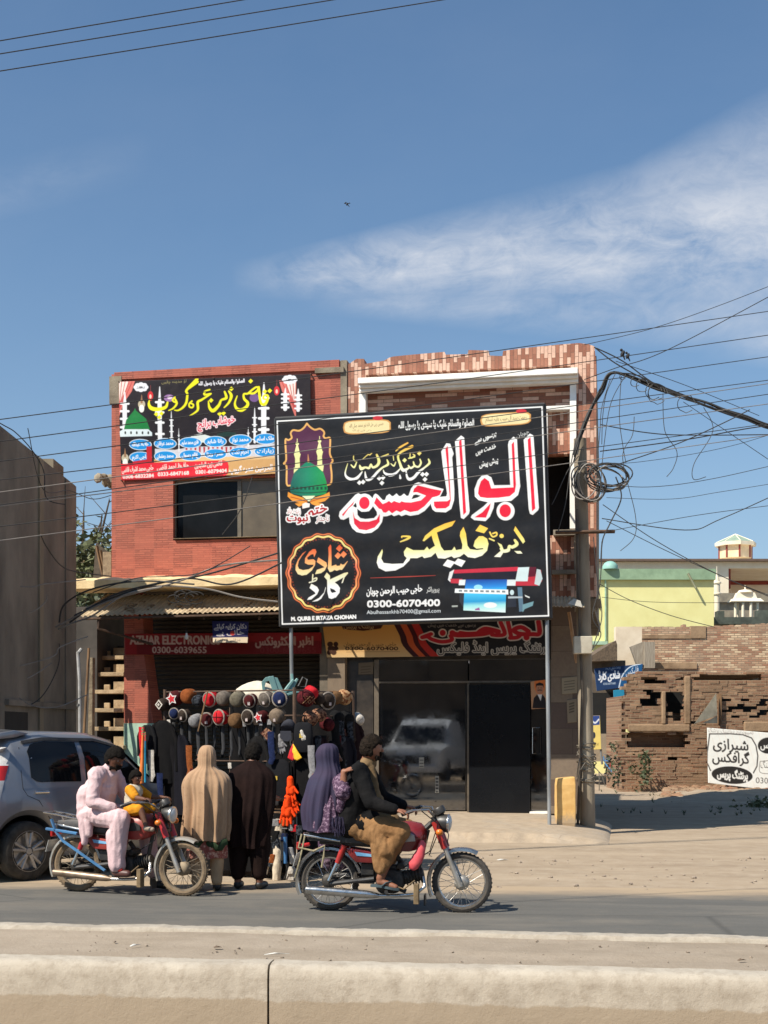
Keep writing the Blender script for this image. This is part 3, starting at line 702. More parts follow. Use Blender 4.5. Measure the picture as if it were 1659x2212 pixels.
 # hanging corrugated awning over the shutter
def corrugated(name,c00,c10,c11,c01,n,amp,mat,parent=None):
 """sheet from the eaves (c00-c10) up to the wall (c01-c11)"""
 a,b_,c_,d_=map(Vector,(c00,c10,c11,c01));rings=[]
 nrm=(b_-a).cross(d_-a).normalized()
 for j in range(7):
  tt=j/6;row=[]
  for i in range(n*6+1):
   x=i/(n*6);p=(a*(1-x)+b_*x)*(1-tt)+(d_*(1-x)+c_*x)*tt
   p=p+nrm*(math.sin(x*n*2*math.pi)*amp+.02*mnoise.noise((x*6,tt*2,1))+(.015*mnoise.noise((x*40,0,0))if j==0 else 0));row.append(p)
  rings.append(row)
 return MB().loft(rings,closed=False).build(name,mat,parent,smooth=60,solid=.004)
e0=FP(160,1331,.64);e1=FP(640,1318,.64);w0_=FP(232,1284,.02);w1_=FP(660,1288,.02)
aw=thing('awning','dusty corrugated iron awning sloping over the rolled down shutter','awning',FW(-4,2.9,.6))
CORR=pm('dusty_tin',L(206,188,156),L(160,138,110),3,.9,0)
corrugated('roof_sheet',e0,e1,w1_,w0_,44,.014,CORR,aw)
mb=MB()
for u in(300,440,560):mb.tube([FP(u,1333,.6)+Vector((0,0,-.03)),FP(u+8,1300,.0)+Vector((0,0,-.05))],.022,6)
mb.tube([e0+Vector((.1,0,-.05)),e1+Vector((0,0,-.05))],.02,6)
mb.build('rafter',RUST,aw,smooth=True)
mb=MB();mb.tube([FP(212,1358,.6),FP(330,1392,.06)],.022,6);mb.tube([FP(212,1358,.6),FP(214,1338,.6)],.02,6);mb.build('brace',RUST,aw,smooth=True)
# rubbish and stones lying on the awning
mb=MB();rr=random.Random(11)
for k in range(26):
 u=rr.uniform(250,620);vv_=rr.uniform(1300,1322);p=FP(u,vv_,.02+.62*(vv_-1286)/40);q=rr.uniform(.02,.07);mb.ball(p+Vector((0,0,.0)),(q*1.4,q,q*.6),6,4,Matrix.Rotation(rr.uniform(0,3),3,'Z'))
tag(mb.build('rubble',pm('mud_lump',L(168,146,116),L(120,100,80),12,.95)),'dry clods and broken bits lying on the awning','rubble',kind='stuff')
# small awning with a torn sheet beside the pole
e0=FP(1186,1309,.9);e1=FP(1262,1312,.9);w1_=FP(1262,1290,.05);w0_=FP(1186,1288,.05)
aw2=thing('awning','small torn tin awning between the billboard and the utility pole','awning',FW(2.7,2.9,.3))
corrugated('roof_sheet',e0,e1,w1_,w0_,9,.012,CORR,aw2)
mb=MB();mb.prism([FP(1226,1304,.95),FP(1258,1312,.95),FP(1254,1298,.9),FP(1240,1293,.9)],FN*.01);mb.build('torn_flap',pm('pale_tin',L(186,180,168),None,5,.6),aw2)
mb=MB();mb.tube([FP(1229,1322,.35),FP(1246,1432,.33)],.028,6)
tag(mb.build('wooden_batten',pm('pale_wood',L(206,168,128),L(160,120,86),9,.8,stretch=(4,4,.4))),'pale wooden batten leaning below the small torn awning','batten')
# ---------------------------------------------------------------- the big billboard
K=1.1573 # photograph pixels per layout pixel
def q4(tl,tr,br,bl):return[(p[0]*K,p[1]*K)for p in(tl,tr,br,bl)]
BTL,BTR,BBR,BBL=(594,903),(1176,872),(1190,1335),(605,1353)
bo=1.35
pb=Print(640,500,q4(BTL,BTR,BBR,BBL),(22,22,25))
OR=[(300,(250,176,70)),(420,(250,190,80)),(560,(248,232,140)),(700,(252,246,170)),(790,(255,252,235))]
# thin white line round the edge
pb.frame(0,0,K);i=5
pb.stroke([(BTL[0]+i,BTL[1]+i+2),(BTR[0]-i,BTR[1]+i+2)],2.6,(240,240,235));pb.stroke([(BTR[0]-i,BTR[1]+i+2),(BBR[0]-i,BBR[1]-i)],2.6,(240,240,235))
pb.stroke([(BBR[0]-i,BBR[1]-i),(BBL[0]+i,BBL[1]-i)],2.6,(240,240,235));pb.stroke([(BBL[0]+i,BBL[1]-i),(BTL[0]+i,BTL[1]+i+2)],2.6,(240,240,235))
WH=(252,248,240);RD=(226,28,58)
# first word group
pb.frame(1060,1060,.18083)
wp=[[(1390,220),(1470,135),(1515,160),(1590,1160),(1580,1190),(1510,1255),(1475,1240),(1460,1180)],
[(1180,290),(1190,240),(1250,178),(1295,210),(1310,500),(1340,860),(1310,980),(1220,1060),(990,1080),(980,1160),(930,1280),(870,1340),(720,1325),(675,1290),(690,1260),(850,1140),(910,1080),(780,1050),(730,1000),(725,900),(770,780),(830,710),(890,705),(950,740),(990,850),(1210,845),(1195,560)],
[(460,240),(480,215),(540,160),(580,190),(600,560),(655,1200),(645,1240),(575,1310),(540,1295),(520,1100)],
[(270,380),(340,268),(390,275),(437,410),(415,460),(445,900),(442,1050),(405,1170),(330,1218),(190,1210),(150,1180),(120,1090),(140,1020),(340,1000),(350,960),(290,560)]]
for p in wp:pb.poly(p,WH,grow=2)
pb.disc((1145,1205),122,WH,128)
rp=[[(1440,215),(1480,180),(1545,1170),(1500,1210)],[(1225,280),(1258,240),(1285,840),(1270,940),(1200,1000),(1050,1020),(900,1025),(800,1010),(770,960),(780,880),(810,790),(860,745),(920,790),(950,890),(1250,875)],
[(945,1090),(930,1170),(880,1295),(720,1290),(830,1220)],[(510,240),(545,205),(610,1220),(570,1260)],
[(325,335),(360,300),(400,1050),(380,1130),(330,1165),(200,1168),(170,1130),(165,1070),(350,1065),(385,1040),(375,900),(350,600)]]
# second word group
pb.frame(840,1060,.15672)
pb.poly([(1748,1038),(1560,985),(1350,930),(1290,955),(1235,1030),(1195,1140),(1165,1150),(1120,1110),(1070,1150),(1040,1150),(1000,1108),(950,1150),(925,1150),(885,1115),(840,1150),(820,1210),(780,1215),(700,1130),(665,1110),(640,1130),(615,1190),(600,1175),(560,1130),(490,1110),(430,1125),(385,1105),(340,1130),(90,1400),(75,1470),(100,1515),(150,1525),(240,1480),(250,1580),(290,1660),(360,1720),(480,1745),(600,1730),(700,1660),(765,1560),(785,1470),(850,1465),(920,1440),(960,1465),(1040,1440),(1080,1465),(1150,1440),(1220,1460),(1350,1440),(1450,1380),(1530,1290),(1560,1200),(1692,1154)],WH,grow=2)
BK=(22,22,25)
pb.poly([(370,1350),(440,1400),(560,1390),(625,1310),(685,1400),(690,1450),(640,1500),(500,1515),(420,1500),(375,1450)],BK)
pb.disc((485,1255),145,WH)
pb.poly([(300,1310),(350,1250),(365,1320),(350,1335)],BK);pb.poly([(1240,1190),(1270,1130),(1310,1120),(1390,1140),(1340,1170),(1250,1195)],BK)
RG=pb.vgrad([(950,(206,22,48)),(1250,(232,30,60)),(1700,(214,40,64))])
for p in[[(1720,1060),(1560,1030),(1340,975),(1280,1030),(1260,1090),(1330,1085),(1470,1140),(1390,1215),(1230,1250),(1130,1245),(1080,1230),(1050,1255),(1000,1240),(960,1225),(920,1255),(880,1225),(840,1250),(780,1275),(680,1165),(640,1260),(720,1350),(760,1360),(790,1410),(830,1415),(880,1380),(930,1425),(1000,1380),(1060,1405),(1130,1370),(1220,1405),(1340,1385),(1450,1310),(1530,1220),(1570,1170),(1650,1150),(1690,1130)],
[(300,1390),(330,1500),(420,1555),(560,1555),(680,1520),(735,1430),(730,1560),(650,1650),(520,1695),(400,1680),(320,1590)],[(125,1445),(330,1220),(300,1290),(230,1350),(180,1420),(140,1475)]]:pb.poly(p,RG)
pb.disc((485,1258),85,RG,100)
pb.frame(1060,1060,.18083)
for p in rp:pb.poly(p,RD)
pb.disc((1140,1200),78,RD,90)
# printing press
pb.frame(840,1060,.15672);g1=pb.vgrad(OR)
for pts,ws in[([(1510,560),(1525,620),(1450,690),(1350,770),(1280,850),(1210,880),(1170,840),(1150,720)],[20,35,25,40,42,46,32,10]),([(1375,560),(1390,620),(1350,680),(1290,660),(1270,600)],[18,28,28,28,18]),
([(1290,660),(1230,700),(1190,660)],[26,30,20]),([(1210,690),(1110,735),(1060,640),(1035,480),(1250,355)],[20,50,36,30,44]),([(990,430),(1060,370),(1180,300)],[12,30,22]),
([(1060,710),(980,790),(890,812),(810,780),(790,730)],[14,36,48,28,8]),([(1220,460),(1222,540),(1290,505),(1265,480)],[14,18,24,12]),([(1195,545),(1290,522)],18),
([(850,570),(865,640),(780,690),(700,760),(600,870),(530,885),(505,830),(497,760)],[18,36,26,36,36,46,30,10]),([(760,522),(870,480)],18),([(460,558),(540,490),(575,490),(610,456)],[8,14,16,12]),
([(685,490),(720,590),(690,660),(620,690),(590,640),(560,700),(500,690),(435,710),(410,660)],[30,46,40,32,22,36,28,52,20]),([(450,760),(380,850),(300,885),(210,855),(175,780),(215,630)],[14,42,46,40,20,8]),
([(312,500),(310,560),(335,590)],14),([(270,650),(320,690),(360,605)],[16,26,14]),([(948,505),(955,575)],12),([(910,630),(958,665),(988,605)],[12,22,12]),([(1055,810),(1062,860)],[14,34])]:pb.stroke(pts,ws,g1)
pb.dia([(1365,465),(1130,575)],36,g1);pb.dia([(1418,802),(1480,800),(1455,882),(725,865),(785,855),(768,940),(405,935),(465,925)],38,g1)
# "and flex"
pb.frame(930,1280,.24714);g2=pb.vgrad([(90,(252,182,60)),(260,(250,206,90)),(390,(252,244,170)),(520,(255,252,238))])
for p in[[(125,375),(80,450),(70,510),(90,565),(160,600),(260,590),(340,550),(400,490),(410,465),(480,465),(530,445),(550,465),(620,450),(665,410),(690,465),(760,470),(825,445),(850,465),(910,450),(950,420),(990,455),(1060,465),(1130,440),(1180,390),(1195,320),(1180,270),(1140,245),(1100,245),(1060,290),(1045,345),(1075,370),(1140,365),(1145,375),(1080,385),(1010,375),(985,340),(970,220),(945,150),(915,200),(910,240),(935,330),(930,375),(870,385),(855,350),(830,385),(750,390),(720,350),(690,250),(678,205),(830,140),(865,85),(760,115),(650,165),(560,240),(535,290),(550,295),(625,235),(640,290),(660,340),(600,380),(580,350),(550,385),(490,385),(440,385),(375,355),(345,400),(350,440),(375,465),(340,520),(230,525),(140,515),(115,470),(130,400)],
[(1110,128),(1190,165),(1150,215),(1065,190)],[(785,480),(860,505),(890,470),(965,495),(925,555),(850,520),(815,565),(740,540)],[(1460,145),(1445,185),(1535,320),(1555,300),(1545,270)],[(1450,395),(1480,420),(1530,420),(1510,395)],[(1285,310),(1325,385),(1250,452),(1312,456),(1350,395),(1325,330)]]:pb.poly(p,g2)
pb.stroke([(1455,285),(1475,325),(1430,355),(1400,345),(1390,385),(1340,395),(1315,370)],[22,34,30,22,34,30,18],g2)
pb.disc((1325,243),21,g2);pb.stroke([(1208,205),(1235,250),(1275,235),(1272,208),(1238,218)],15,g2);pb.stroke([(1205,270),(1250,290)],14,g2)
pb.stroke([(310,300),(380,272),(405,250),(330,245),(325,258)],[10,20,20,14,10],g2)
# round "wedding card" badge
pb.frame(700,1320,.13261)
ring=lambda r0,amp,ph=0:[(838+(r0+amp*math.cos(18*a+ph))*.957*math.cos(a),850+(r0+amp*math.cos(18*a+ph))*math.sin(a))for a in np.linspace(0,2*math.pi,109)[:-1]]
pb.stroke(ring(742,14),30,(90,24,14),True);pb.stroke(ring(735,14),20,(222,120,66),True);pb.stroke(ring(690,14),58,(70,22,10),True);pb.stroke(ring(688,14),34,pb.vgrad([(100,(248,205,120)),(400,(250,226,140)),(760,(240,120,90)),(1100,(240,150,90)),(1350,(252,230,140)),(1550,(250,190,100))]),True)
for k in range(70):
 a=k*2*math.pi/70;pb.disc((838+640*.957*math.cos(a),850+640*math.sin(a)),9+4*(k%3),(130,50,30))
g3=pb.vgrad([(330,(236,84,48)),(520,(246,132,80)),(700,(248,176,108)),(860,(250,224,170)),(1000,(252,238,205)),(1150,(255,252,240))])
for p in[[(1305,625),(1290,640),(1240,690),(1200,690),(1180,670),(1160,710),(1100,715),(1090,690),(1000,720),(995,340),(980,310),(940,370),(945,500),(930,760),(965,830),(1010,820),(1060,790),(1100,805),(1160,785),(1200,790),(1240,740),(1310,630)],
[(745,555),(715,640),(870,740),(720,790),(685,870),(800,850),(870,800),(915,710),(900,650)],[(665,550),(710,450),(690,400),(640,400),(570,450),(490,570),(485,660),(550,690),(660,690),(640,730),(560,780),(450,795),(370,770),(345,710),(365,620),(430,520),(510,435),(440,480),(350,600),(310,700),(305,790),(350,870),(430,895),(520,880),(620,800),(680,700),(690,620),(650,590),(540,600),(525,560),(600,500),(650,490)],
[(1310,835),(1240,850),(1060,930),(970,970),(970,900),(910,840),(860,920),(915,980),(920,1200),(950,1320),(1000,1335),(1080,1310),(1150,1220),(1160,1130),(1120,1070),(1060,1025),(1230,930),(1190,1040),(1215,1030),(1250,930),(1320,850)],
[(885,1115),(855,1220),(760,1320),(625,1390),(730,1375),(800,1330),(860,1230),(890,1130)],[(610,1050),(575,1130),(680,1210),(690,1240),(560,1310),(530,1355),(610,1345),(720,1250),(755,1170),(720,1110)]]:pb.poly(p,g3)
pb.poly([(970,1130),(1050,1160),(1095,1205),(1010,1225),(980,1190)],BK)
pb.stroke([(640,880),(630,1010)],22,g3);pb.stroke([(570,1028),(695,990),(712,940),(650,962)],22,g3)
for x,y in((1150,382),(1122,520),(1230,497)):pb.dia([(x,y)],64,g3)
pb.text('M. QURB E IRTAZA CHOHAN',225,1752,72,(244,242,236),1245,slope=-.035,bold=6)
# framed emblem of a green dome between two minarets
pb.frame(690,1040,.12658)
arch=[(630,150),(700,220),(790,270),(890,250),(960,290),(980,340),(965,400),(1010,440),(1090,430),(1100,560),(1095,750),(1150,880),(1110,960),(1130,1150),(1120,1320),(1050,1360),(290,1375),(220,1340),(215,1000),(160,940),(210,850),(190,480),(250,475),(320,430),(300,340),(350,280),(470,290),(560,240)]
pb.poly(arch,(82,36,66));pb.stroke(arch[:16],34,(226,170,96));pb.stroke(arch[16:]+arch[:1],34,(230,176,100))
CR=(236,232,160)
for x,y in((432,520),(885,470)):
 pb.disc((x,y+25),34,CR);pb.poly([(x,y),(x+60,y+230),(x-60,y+230)],CR);pb.poly([(x-66,y+230),(x+72,y+230),(x+50,y+320),(x+56,y+560),(x-46,y+560),(x-40,y+320)],CR);pb.poly([(x-66,y+500),(x+84,y+500),(x+70,y+620),(x-70,y+620)],CR);pb.stroke([(x,y-70),(x,y)],12,CR)
gd=lambda X,Y:np.stack([np.interp(X,xs_,[lin((4,96,84))[i],lin((14,130,96))[i],lin((22,146,70))[i]])for i in range(3)],-1)
xs_=[float(pb.T([(x,1200)])[0][0])for x in(330,640,1020)]
pb.poly([(660,900),(720,930),(840,1000),(960,1110),(1020,1280),(1050,1440),(1010,1540),(800,1580),(500,1575),(310,1530),(285,1460),(310,1300),(370,1120),(500,1000),(600,920)],gd)
for x in range(330,1020,82):pb.poly([(x,1400),(x+42,1396),(x+44,1455),(x,1458)],(4,74,56))
pb.stroke([(320,1500),(660,1520),(1020,1490)],22,(6,84,60));pb.stroke([(655,760),(660,900)],[10,40],(200,140,90))
for sx in(-1,1):
 c=665;pb.poly([(c+sx*20,1690),(c+sx*120,1610),(c+sx*300,1560),(c+sx*420,1500),(c+sx*430,1590),(c+sx*330,1680),(c+sx*180,1720),(c+sx*280,1730),(c+sx*200,1790),(c+sx*60,1740)],(232,150,50))
 pb.stroke([(c+sx*40,1690),(c+sx*200,1640),(c+sx*360,1600)],22,(180,90,24))
pb.poly([(530,1580),(800,1575),(670,1690)],(226,238,190));pb.poly([(535,1740),(600,1710),(690,1730),(680,1800),(540,1830)],(250,226,216))
pb.text('ختم',640,1990,190,(168,28,34),400,out=24,outcol=WH,slope=-.25,bold=10);pb.text('نبوت',230,2080,150,(168,28,34),420,out=24,outcol=WH,bold=10)
pb.text('تاجدار',820,2080,130,(150,40,40),260,out=18,outcol=WH);pb.text('زندہ باد',230,1930,120,(170,60,60),270,out=18,outcol=WH)
# small lines, labels, the picture of a wide printer
pb.frame(680,980,.27119)
def plaque(x0,x1,y0,y1,sl):
 n_=26;pts=[]
 for k in range(n_):
  a=2*math.pi*k/n_;ca,sa=math.cos(a),math.sin(a);w2=(x1-x0)/2*(1+.02*(k%2));h2=(y1-y0)/2
  x=(x0+x1)/2+w2*math.copysign(abs(ca)**.45,ca);pts.append((x,(y0+y1)/2+h2*math.copysign(abs(sa)**.5,sa)+(x-(x0+x1)/2)*sl))
 pb.poly(pts,(206,150,84));pb.poly([((x-(x0+x1)/2)*.94+(x0+x1)/2,(y-(y0+y1)/2)*.84+(y0+y1)/2)for x,y in pts],(246,218,164))
plaque(675,1115,255,385,-.04);plaque(1940,2390,190,310,-.06)
pb.disc((995,240),46,(196,40,52),20);pb.disc((2305,178),48,(196,40,52),20)
pb.text('حسبی ربی جل اللہ نور محمد صلی اللہ',730,330,34,(70,56,40),320,slope=-.08);pb.text('ما فی قلبی غیر اللہ',760,362,18,(120,100,70),180)
pb.text('رحمت سید آل حبیب علیہ السلام',1985,272,40,(70,56,40),370,slope=-.06)
pb.text('الصلوۃ والسلام علیک یا سیدی یا رسول اللہ',1190,335,62,(236,236,232),690,slope=-.04,bold=2)
pb.frame(1060,1060,.18083)
pb.text('برسوں سے',730,270,74,(226,226,222),290,slope=-.38,bold=3);pb.text('خدمت میں',745,425,74,(226,226,222),270,slope=-.34,bold=3);pb.text('پیش پیش',795,600,74,(226,226,222),250,slope=-.3,bold=3)
pb.text('چوہان',1295,195,60,(200,200,196),165,slope=-.4)
pb.frame(780,1440,.39783)
pb.stroke([(380,12),(600,4),(790,-4)],[2,5,2],(190,70,60));
pb.text('حاجی حبیب الرحمن چوہان',358,118,44,(244,244,240),350,slope=-.06,bold=1.5);pb.text('پروپرائٹر',735,100,30,(220,220,216),80,slope=-.05)
pb.text('0300-6070400',362,197,42,(250,250,246),456,slope=-.02,bold=2.5)
pb.text('Abulhassankhb70400@gmail.com',358,240,24,(214,220,224),465,slope=-.022)
pb.frame(1040,980,.27119) # printer
for pts,c in[([(330,1660),(360,1640),(950,1610),(955,1650),(900,1745),(430,1770),(330,1760),(312,1720)],(30,30,44)),([(360,1640),(950,1612),(955,1650),(370,1672)],(196,44,66)),([(330,1660),(372,1636),(360,1672),(335,1750),(314,1730)],(226,226,226)),([(335,1720),(445,1722),(445,1765),(340,1760)],(190,50,66)),
([(950,1618),(1056,1614),(1040,1745),(925,1745)],(206,224,226)),([(1050,1614),(1112,1614),(1100,1700),(1038,1705)],(92,18,40)),([(1040,1705),(1100,1700),(1120,1640),(1155,1640),(1165,1740),(1130,1785),(925,1785),(925,1745),(1035,1745)],(184,44,60)),([(1118,1632),(1150,1640),(1168,1720),(1140,1785),(1096,1770)],(188,204,206)),
([(418,1730),(475,1730),(468,1780),(412,1780)],(222,228,230)),([(850,1730),(930,1730),(925,1785),(845,1785)],(214,222,224)),([(420,1860),(470,1860),(455,1990),(420,1930)],(44,50,60)),([(860,1870),(930,1880),(935,1980),(850,1985)],(38,44,56)),
([(945,1800),(985,1800),(1000,2020),(960,2025)],(88,116,136)),([(860,1885),(990,1885),(990,1900),(860,1903)],(170,180,186)),([(990,1960),(1090,1930),(1080,1970),(1010,2000),(990,2030)],(110,150,160)),([(1010,1870),(1055,1890),(1050,1900),(1015,1885)],(210,214,210)),([(350,1968),(405,1966),(402,1980),(350,1982)],(170,176,170))]:pb.poly(pts,c)
gw=pb.vgrad([(1725,(24,60,150)),(1800,(40,130,210)),(1850,(70,190,232)),(1935,(40,150,205)),(1970,(150,222,226)),(2030,(214,236,232))])
pb.poly([(478,1728),(852,1728),(842,1870),(836,2032),(455,2012),(462,1870)],gw);pb.disc((590,1800),40,(150,214,240),24);pb.disc((700,1965),60,(232,244,240),26);pb.poly([(560,2000),(600,1985),(606,2012),(562,2012)],(150,90,150))
pb.poly([(380,1812),(860,1822),(862,1866),(376,1850)],(232,238,238))
for k in range(9):pb.poly([(412+k*49,1822+k),(444+k*49,1823+k),(444+k*49,1842+k),(412+k*49,1841+k)],(120,130,136))
pb.disc((895,1848),18,(190,210,214),24)
# faint creases across the sheet
bl=thing('billboard','large black flex billboard with red and white Urdu lettering on two steel posts','billboard',FP(900,1700,bo))
cor=[FP(*p,bo)for p in(BTL,BTR,BBR,BBL)]
VC=vcmat('flex_print',.42,.35,bump=.25);VC2=vcmat('flex_print_matt',.6,.2,bump=.3)
panel=pb.build('printed_panel',cor,VC,bl,.02,sag=lambda U,V:.004*np.sin(V*44+.4*np.sin(U*5))+.006*np.sin(U*9)*np.sin(V*3.1))
mb=MB();e=.03
for a,b_ in((0,1),(1,2),(2,3),(3,0)):
 mb.tube([cor[a]-FN*.035,cor[b_]-FN*.035],.026,4)
for k in(.25,.5,.75):mb.tube([cor[0].lerp(cor[1],k)-FN*.05,cor[3].lerp(cor[2],k)-FN*.05],.016,4)
for k in(.2,.4,.6,.8):mb.tube([cor[0].lerp(cor[3],k)-FN*.075,cor[1].lerp(cor[2],k)-FN*.075],.014,4)
mb.build('frame',pm('black_iron',(.03,.03,.032),(.05,.045,.04),8,.6),bl)
PIPE=pm('galvanised_pipe',L(168,172,174),L(128,130,130),6,.45,.35,stretch=(1,1,.2))
for u0,u1,vt,vb in((1181,1187,1300,1790),(628,634,1310,1762)):
 a=FP(u0,vt,bo-.09);b_=FP(u1,vb,bo-.09);MB().tube([a,b_],.030,10).build('post',PIPE,bl,smooth=True)
for f in(.08,.92):
 for k in(.12,.8):
  a=cor[0].lerp(cor[1],f).lerp(cor[3].lerp(cor[2],f),k)-FN*.08;MB().tube([a,a-FN*1.2],.018,6).build('wall_bracket',RUST,bl)

  # ---------------------------------------------------------------- banner over the window
UTL,UTR,UBR,UBL=(257,825),(671,808),(674,1020),(262,1038)
pu=Print(430,224,q4(UTL,UTR,UBR,UBL),(28,22,30));pu.frame(280,920,.26522)
YL=(244,230,30);W2=(226,226,228)
pu.poly([(400,860),(600,830),(900,840),(1300,830),(1700,820),(1700,1010),(900,1010),(400,1010)],(206,160,104));pu.poly([(420,860),(700,836),(1300,832),(1600,818),(1600,850),(1000,880),(420,900)],(224,184,130))
pu.poly([(410,760),(600,770),(760,740),(1180,735),(1500,715),(1700,690),(1700,830),(1300,835),(700,838),(410,860)],(206,204,208))
for k in range(14):pu.poly([(700+k*42,742),(720+k*42,742),(716+k*42,800),(704+k*42,800)],(176,40,54))
pu.poly([(750,640),(850,615),(960,650),(960,700),(760,700)],(214,220,214));pu.poly([(1000,620),(1090,596),(1180,610),(1180,640),(1000,650)],(20,50,46))
# curtains, minarets, lamps
for x0,sg in((62,1),(1740,-1)):
 pu.poly([(x0,125),(x0+sg*160,118),(x0+sg*130,220),(x0+sg*60,320),(x0,480)],(208,110,100));pu.poly([(x0+sg*5,130),(x0+sg*100,128),(x0+sg*60,230),(x0+sg*10,330)],(236,214,204))
 for k in range(4):pu.stroke([(x0+sg*(30+34*k),130),(x0+sg*(22+22*k),230),(x0+sg*6,400)],7,(176,66,66))
def minar(x,y0,y1,w_):
 pu.stroke([(x,y0),(x,y0+(y1-y0)*.3)],[w_*.15,w_*.6],W2);pu.stroke([(x,y0+(y1-y0)*.3),(x,y1)],w_*.8,W2)
 for k in(.3,.5,.7,.92):pu.stroke([(x-w_*.7,y0+(y1-y0)*k),(x+w_*.7,y0+(y1-y0)*k)],w_*.4,(240,240,240))
minar(125,230,590,52);minar(460,180,660,50);minar(570,410,680,22);minar(1440,140,620,60);minar(1355,370,700,26);minar(1295,560,740,14);minar(638,570,780,12);minar(1640,190,390,44);minar(1760,200,400,40)
pu.poly([(225,380),(235,405),(330,480),(365,580),(115,585),(140,490),(210,410)],(18,120,58));pu.poly([(75,600),(110,580),(350,578),(385,610),(385,640),(80,650)],(214,226,228))
for k in range(5):pu.disc((130+k*55,612),9,(60,66,66),15)
for x,y,c in((372,265,(206,40,48)),(1560,215,(206,40,48))):pu.disc((x,y),26,c,44);pu.disc((x,y+6),10,(250,200,180),20);pu.stroke([(x,y-100),(x,y-40)],4,(140,60,60))
for x,y in((288,345),(125,850)):pu.disc((x,y),34,(188,176,150),40);pu.disc((x,y+40),24,(246,240,226),36);pu.stroke([(x,y-90),(x,y-20)],[4,22],(150,110,80))
for x,y in((280,182),(1680,110)):
 for k in range(8):pu.disc((x+46*math.cos(k*.785),y+26*math.sin(k*.785)),26,(222,222,226),20)
 pu.text('محمد',x-40,y+16,40,(90,90,96),80)
pu.disc((550,285),50,(150,110,160),34);pu.disc((555,280),24,(226,206,220),16);pu.disc((1350,280),44,(110,80,130),40)
pu.text('الصلوۃ والسلام علیک یا رسول اللہ',830,165,34,(230,228,232),430,slope=-.07,bold=2);pu.text('آؤ مدینہ چلیں',480,150,26,(150,140,90),240,slope=-.06)
for pts,ws in[([(1392,178),(1400,260),(1415,330),(1445,345),(1470,310),(1478,262),(1445,258),(1435,288),(1462,296)],[18,24,24,30,26,18,20,18,14]),([(1300,235),(1345,238),(1388,200),(1372,178),(1330,205),(1290,240),(1252,245),(1256,290),(1288,325),(1282,360),(1235,395),(1190,385),(1168,335),(1190,262)],[18,20,20,16,18,18,16,22,26,28,34,28,18,8]),
([(1112,218),(1135,262),(1112,325),(1068,372)],[16,28,20,10]),([(1072,222),(1088,280),(1040,302),(1018,350),(965,402),(930,372),(920,312)],[16,26,18,26,34,24,8]),([(932,203),(888,222),(885,252),(945,240),(905,268),(855,300),(820,322),(822,385),(800,415),(742,452)],[14,20,18,12,16,20,24,22,16,8]),
([(745,330),(778,345),(770,372),(742,366),(740,338),(765,312)],15),([(812,105),(716,208),(722,245),(712,325),(680,372),(635,400),(600,398)],[28,22,20,22,20,14,8]),([(738,196),(816,130)],[10,26]),([(605,275),(582,305),(612,325),(605,290),(622,335),(590,380),(545,402)],[14,16,14,12,20,16,8]),
([(535,325),(515,372),(440,392),(380,380),(358,345),(362,305)],[16,28,36,36,24,8])]:pu.stroke(pts,ws,YL)
pu.dia([(1448,222),(1495,215),(1315,122),(1135,195),(945,305),(1025,430),(1062,425),(428,436),(476,430),(456,466)],22,YL)
pu.text('خوشاب برانچ',820,565,70,(206,40,70),350,out=9,outcol=(246,214,216),slope=-.16,bold=2)
rr=random.Random(2);nm=['حافظ عبداللہ','محمد عرفان','قاری محمد سلیم','رانا شاہد','محمد نواز','ملک اسلم','حاجی اکرم','محمد رمضان','غلام رسول','عمرہ ویزا','احرام ٹکٹ','زیارات']
for j in range(2):
 for i_ in range(7):
  x,y=272+i_*237,722-i_*10+j*118-(i_>3)*4
  pu.disc((x,y),108,(226,236,244),52);pu.disc((x,y),102,(14,142,212),47);pu.text(nm[(i_+6*j)%12],x-78,y+18,36,(238,240,246),156,slope=-.05,bold=1.5)
pu.poly([(330,740),(380,735),(380,880),(200,905),(195,880),(330,860)],(190,30,44))
pu.poly([(82,905),(500,885),(1060,868),(1100,880),(1112,930),(1100,1000),(1060,1022),(85,1070)],(222,34,52));pu.poly([(85,1046),(1060,1000),(1060,1030),(85,1075)],(160,22,36))
for x,y,tx,ph in((95,985,'حاجی محمد اشرف قاضی','0306-6832284'),(430,960,'حافظ احمد قاضی','0333-6847168'),(790,940,'قاضی زین العابدین','0301-6079404')):
 pu.text(tx,x,y,46,(244,206,196),300 if x<700 else 260,slope=-.09,bold=2);pu.text(ph,x+8,y+58,34,(250,222,214),295,slope=-.05,bold=2)
pu.text('الحرمین عمرہ گروپ',1120,985,50,(238,230,228),400,slope=-.07,bold=2)
oo=.05
co=[FP(*p,oo)for p in(UTL,UTR,UBR,UBL)]
ub=thing('banner','dark printed travel banner with yellow Urdu title and blue ovals above the window','banner',FP(460,1030,oo))
pu.build('printed_sheet',co,VC2,ub,.006,sag=lambda U,V:.012*np.sin(U*7+V*3)+.01*np.sin(V*5))
for p in(co[0],co[1],co[3],co[0].lerp(co[1],.5),co[3].lerp(co[2],.45)):MB().tube([p+FN*.01,p-FN*.06],.012,6).build('nail',RUST,ub)

